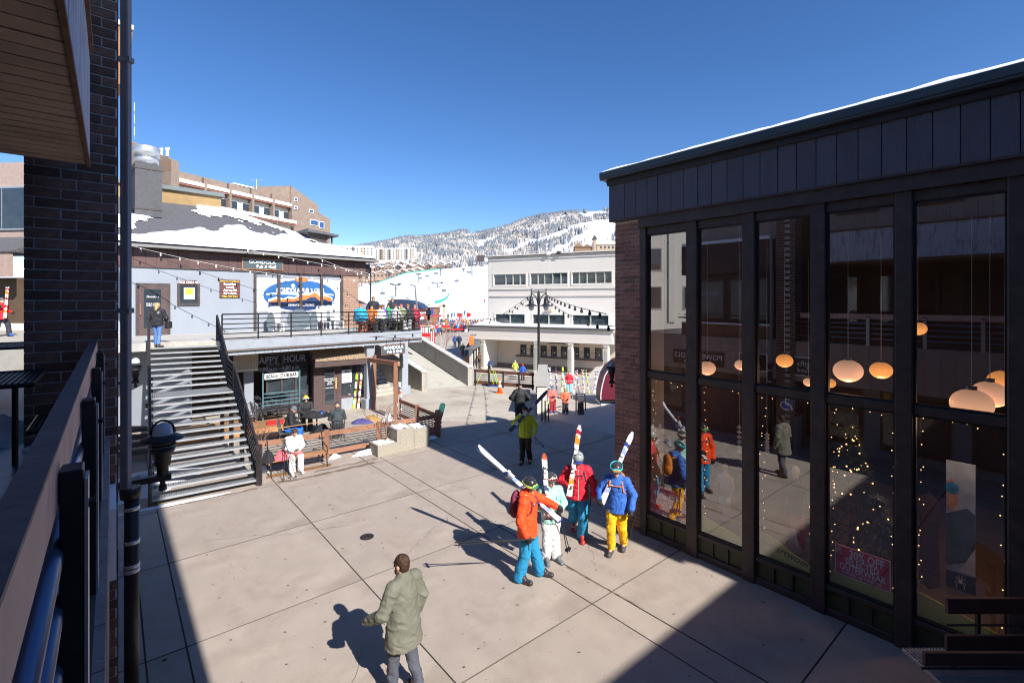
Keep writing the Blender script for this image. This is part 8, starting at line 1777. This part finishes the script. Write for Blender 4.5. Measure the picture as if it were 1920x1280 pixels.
for (u, v, fc, jk, tr_, hat, lb, H, sit_) in deckp:
    off = .75 if v >= 605 else 2.6; x, Y = DF.x(u, off); w = DF.w(x, off, DZ)
    person(lb, w, fc, H, P2(hp=-.2, chest=(0, .05, .95), neck=(0, .06, 1.13), head=(0, .09, 1.27)) if sit_ else None, jacket=jk, trousers=tr_, hat=hat, res=.032, sit=sit_, chem=(0, 0, .58) if sit_ else None, bulk=1.15 if u != 675 else 1.4, group='people on the upper deck')
    if sit_: 
        r_z = atan2(-fc[0], fc[1]); c_ = copy_thing(ch0, tuple(w), r_z + pi, 'chair under the ' + lb)
for k, (u, off) in enumerate([(688, 1.4), (719, 1.5), (759, 1.5)]):
    x, Y = DF.x(u, off); o = T('deck_table', ['metal deck table by the turquoise puffer', 'metal deck table in the middle of the crowd', 'metal deck table towards the right end of the deck'][k], 'table', tuple(DF.w(x, off, DZ)), DF.rz); box('table_top', M_galv, o, -.5, .5, -.35, .35, .7, .73)
    for a_ in (-1, 1): MB().tube([(a_ * .4, 0, .7), (a_ * .4, 0, 0)], .02, 5).build('leg', M_black, o)
    MB().lathe([(.03, 0), (.03, .12), (0, .12)], (.1, 0, .73), 8).build('bottle', M_tan, o)
# kids and others on the lower plaza
def ZP(u, v):                                    # foot point on the falling plaza
    z = 0.0
    for _ in range(12): p = G(u, v, z); z = gz(p.x, p.y)
    return G(u, v, z)
person('child in red and white patterned jacket and dark red trousers by the guard wall', G(1036, 773), (.1, -1), 1.22, dict(wr=((-.12, .22, 1.12), (.12, .22, 1.12)), el=((-.28, .04, 1.14), (.28, .04, 1.14))), jacket=(.70, .16, .13), trousers=(.30, .02, .03), helmet=(.03, .03, .03), goggles=((.1, .5, .6), (.1, .4, .5), .03), boots=(.02, .1, .4), res=.022, bulk=1.1, leg_w=1.15)
person('small child in orange striped jacket with lime goggles carrying skis', G(1060, 775), (-.1, -1), 1.15, dict(wr=((-.2, .22, 1.08), (.2, .22, 1.05)), el=((-.3, .04, 1.14), (.3, .04, 1.14))), jacket=(.75, .17, .08), trousers=(.03, .03, .032), helmet=(.3, .06, .04), goggles=((.5, .8, .1), (.3, .6, .1), .04), boots=(.02, .08, .3), res=.022, bulk=1.12, leg_w=1.15)
ski_pair('short dark and orange skis held across by the small child', G(1075, 762) + Vector((-.1, -.35, .52)), P(1047, 745, 22.2), SM[5], up=(0, -1, .2), binding=False)
person('person in grey patterned ski suit leaning on the guard wall', G(1023, 757), (.8, -.4), 1.42, dict(hp=-.3), jm=mat('grey_pattern', (.28, .28, .29), .85, .7, 9), tm=mat('grey_pattern2', (.12, .12, .13), .85, .6, 9), helmet=(.2, .35, .1), goggles=((.7, .25, .1), (.1, .2, .1), .03), boots=(.3, .5, .1), res=.022)
person('girl in red jacket and pale blue trousers on the lower plaza', G(1067, 736), (-.1, -1), 1.18, None, jacket=(.62, .02, .04), trousers=(.25, .62, .70), hair=(.25, .09, .04), res=.022, bulk=1.08, gloves=(.05, .02, .02))
person('child in yellow and white seen over the strapped fence', ZP(966, 706) , (.3, 1), 1.35, None, jacket=(.62, .68, .12), trousers=(.5, .5, .5), hat=(.7, .7, .6), res=.025, bulk=1.15)
person('child in blue jacket and red helmet behind the strapped fence', ZP(980, 713), (.1, 1), 1.30, None, jacket=(.02, .09, .45), trousers=(.03, .03, .04), helmet=(.6, .02, .03), res=.025, bulk=1.1)
person('man in brown leather coat standing at the ticket wing door', ZP(902, 691), (.7, -.7), 1.72, dict(hp=-.3, wr=((-.1, .22, 1.15), (.25, .1, .95))), jacket=(.16, .08, .05), trousers=(.14, .06, .035), hair=(.45, .22, .08), res=.025, hem=.85, ski_boots=False)
person('child in black and blue crouching over gear near the ticket door', ZP(917, 697), (.5, -.8), 1.30, dict(chest=(0, .16, 1.22), neck=(0, .28, 1.32), head=(0, .36, 1.38), wr=((-.15, .42, .85), (.15, .42, .85)), el=((-.28, .3, 1.05), (.28, .3, 1.05))), jacket=(.02, .05, .2), trousers=(.02, .02, .02), helmet=(.04, .06, .1), res=.025)
person('person in dark top and red trousers in the shade left of the ticket wing', ZP(868, 668), (.1, -1), 1.5, None, jacket=(.15, .17, .03), trousers=(.35, .02, .03), hat=(.02, .02, .02), res=.03)
person('left of two dark figures walking in the shade towards the crowd', ZP(853, 651), (-.2, 1), 1.72, None, jacket=(.03, .08, .25), trousers=(.03, .04, .08), hat=(.02, .02, .02), res=.035, group='couple walking towards the slope', bulk=1.15)
person('right of two dark figures walking in the shade towards the crowd', ZP(861, 651), (-.2, 1), 1.76, None, jacket=(.025, .03, .06), trousers=(.02, .02, .03), hat=(.1, .1, .1), res=.035, group='couple walking towards the slope', bulk=1.15)
sbd = T('leaning_snowboard', 'dark snowboard leaning on the brown counter left of the ticket wing', 'snowboard', tuple(ZP(874, 680))); b_ = MB(); b_.prism([(-.15, 0, .1), (0, 0, 0), (.15, 0, .1), (.15, .1, 1.4), (0, .1, 1.52), (-.15, .1, 1.4)], (0, .02, 0)); b_.build('board', mat('dark_green_board', (0, 0, 0)), sbd)
# far left walker on the upper walk
pl_ = P(2, 628, 21.5); pl_.z = 3.62; rw = person('skier in red jacket striding along the upper walk at the far left', pl_, (1, -.1), 1.72, dict(kn=((-.09, .25, .52), (.09, -.05, .48)), an=((-.1, .3, .12), (.1, -.38, .2)), toe=((-.1, .46, .06), (.1, -.22, .05)), wr=((-.25, .25, 1.1), (.25, .2, 1.35))), jacket=(.55, .02, .03), trousers=(.03, .03, .05), boots=(.03, .1, .35), hat=(.1, .1, .12), res=.022)
ski_pair('skis with an orange tip on the shoulder of the far left skier', P(9, 597, 21.3), P(14, 538, 21.6), SM[1], up=(1, 0, .2), binding=False)
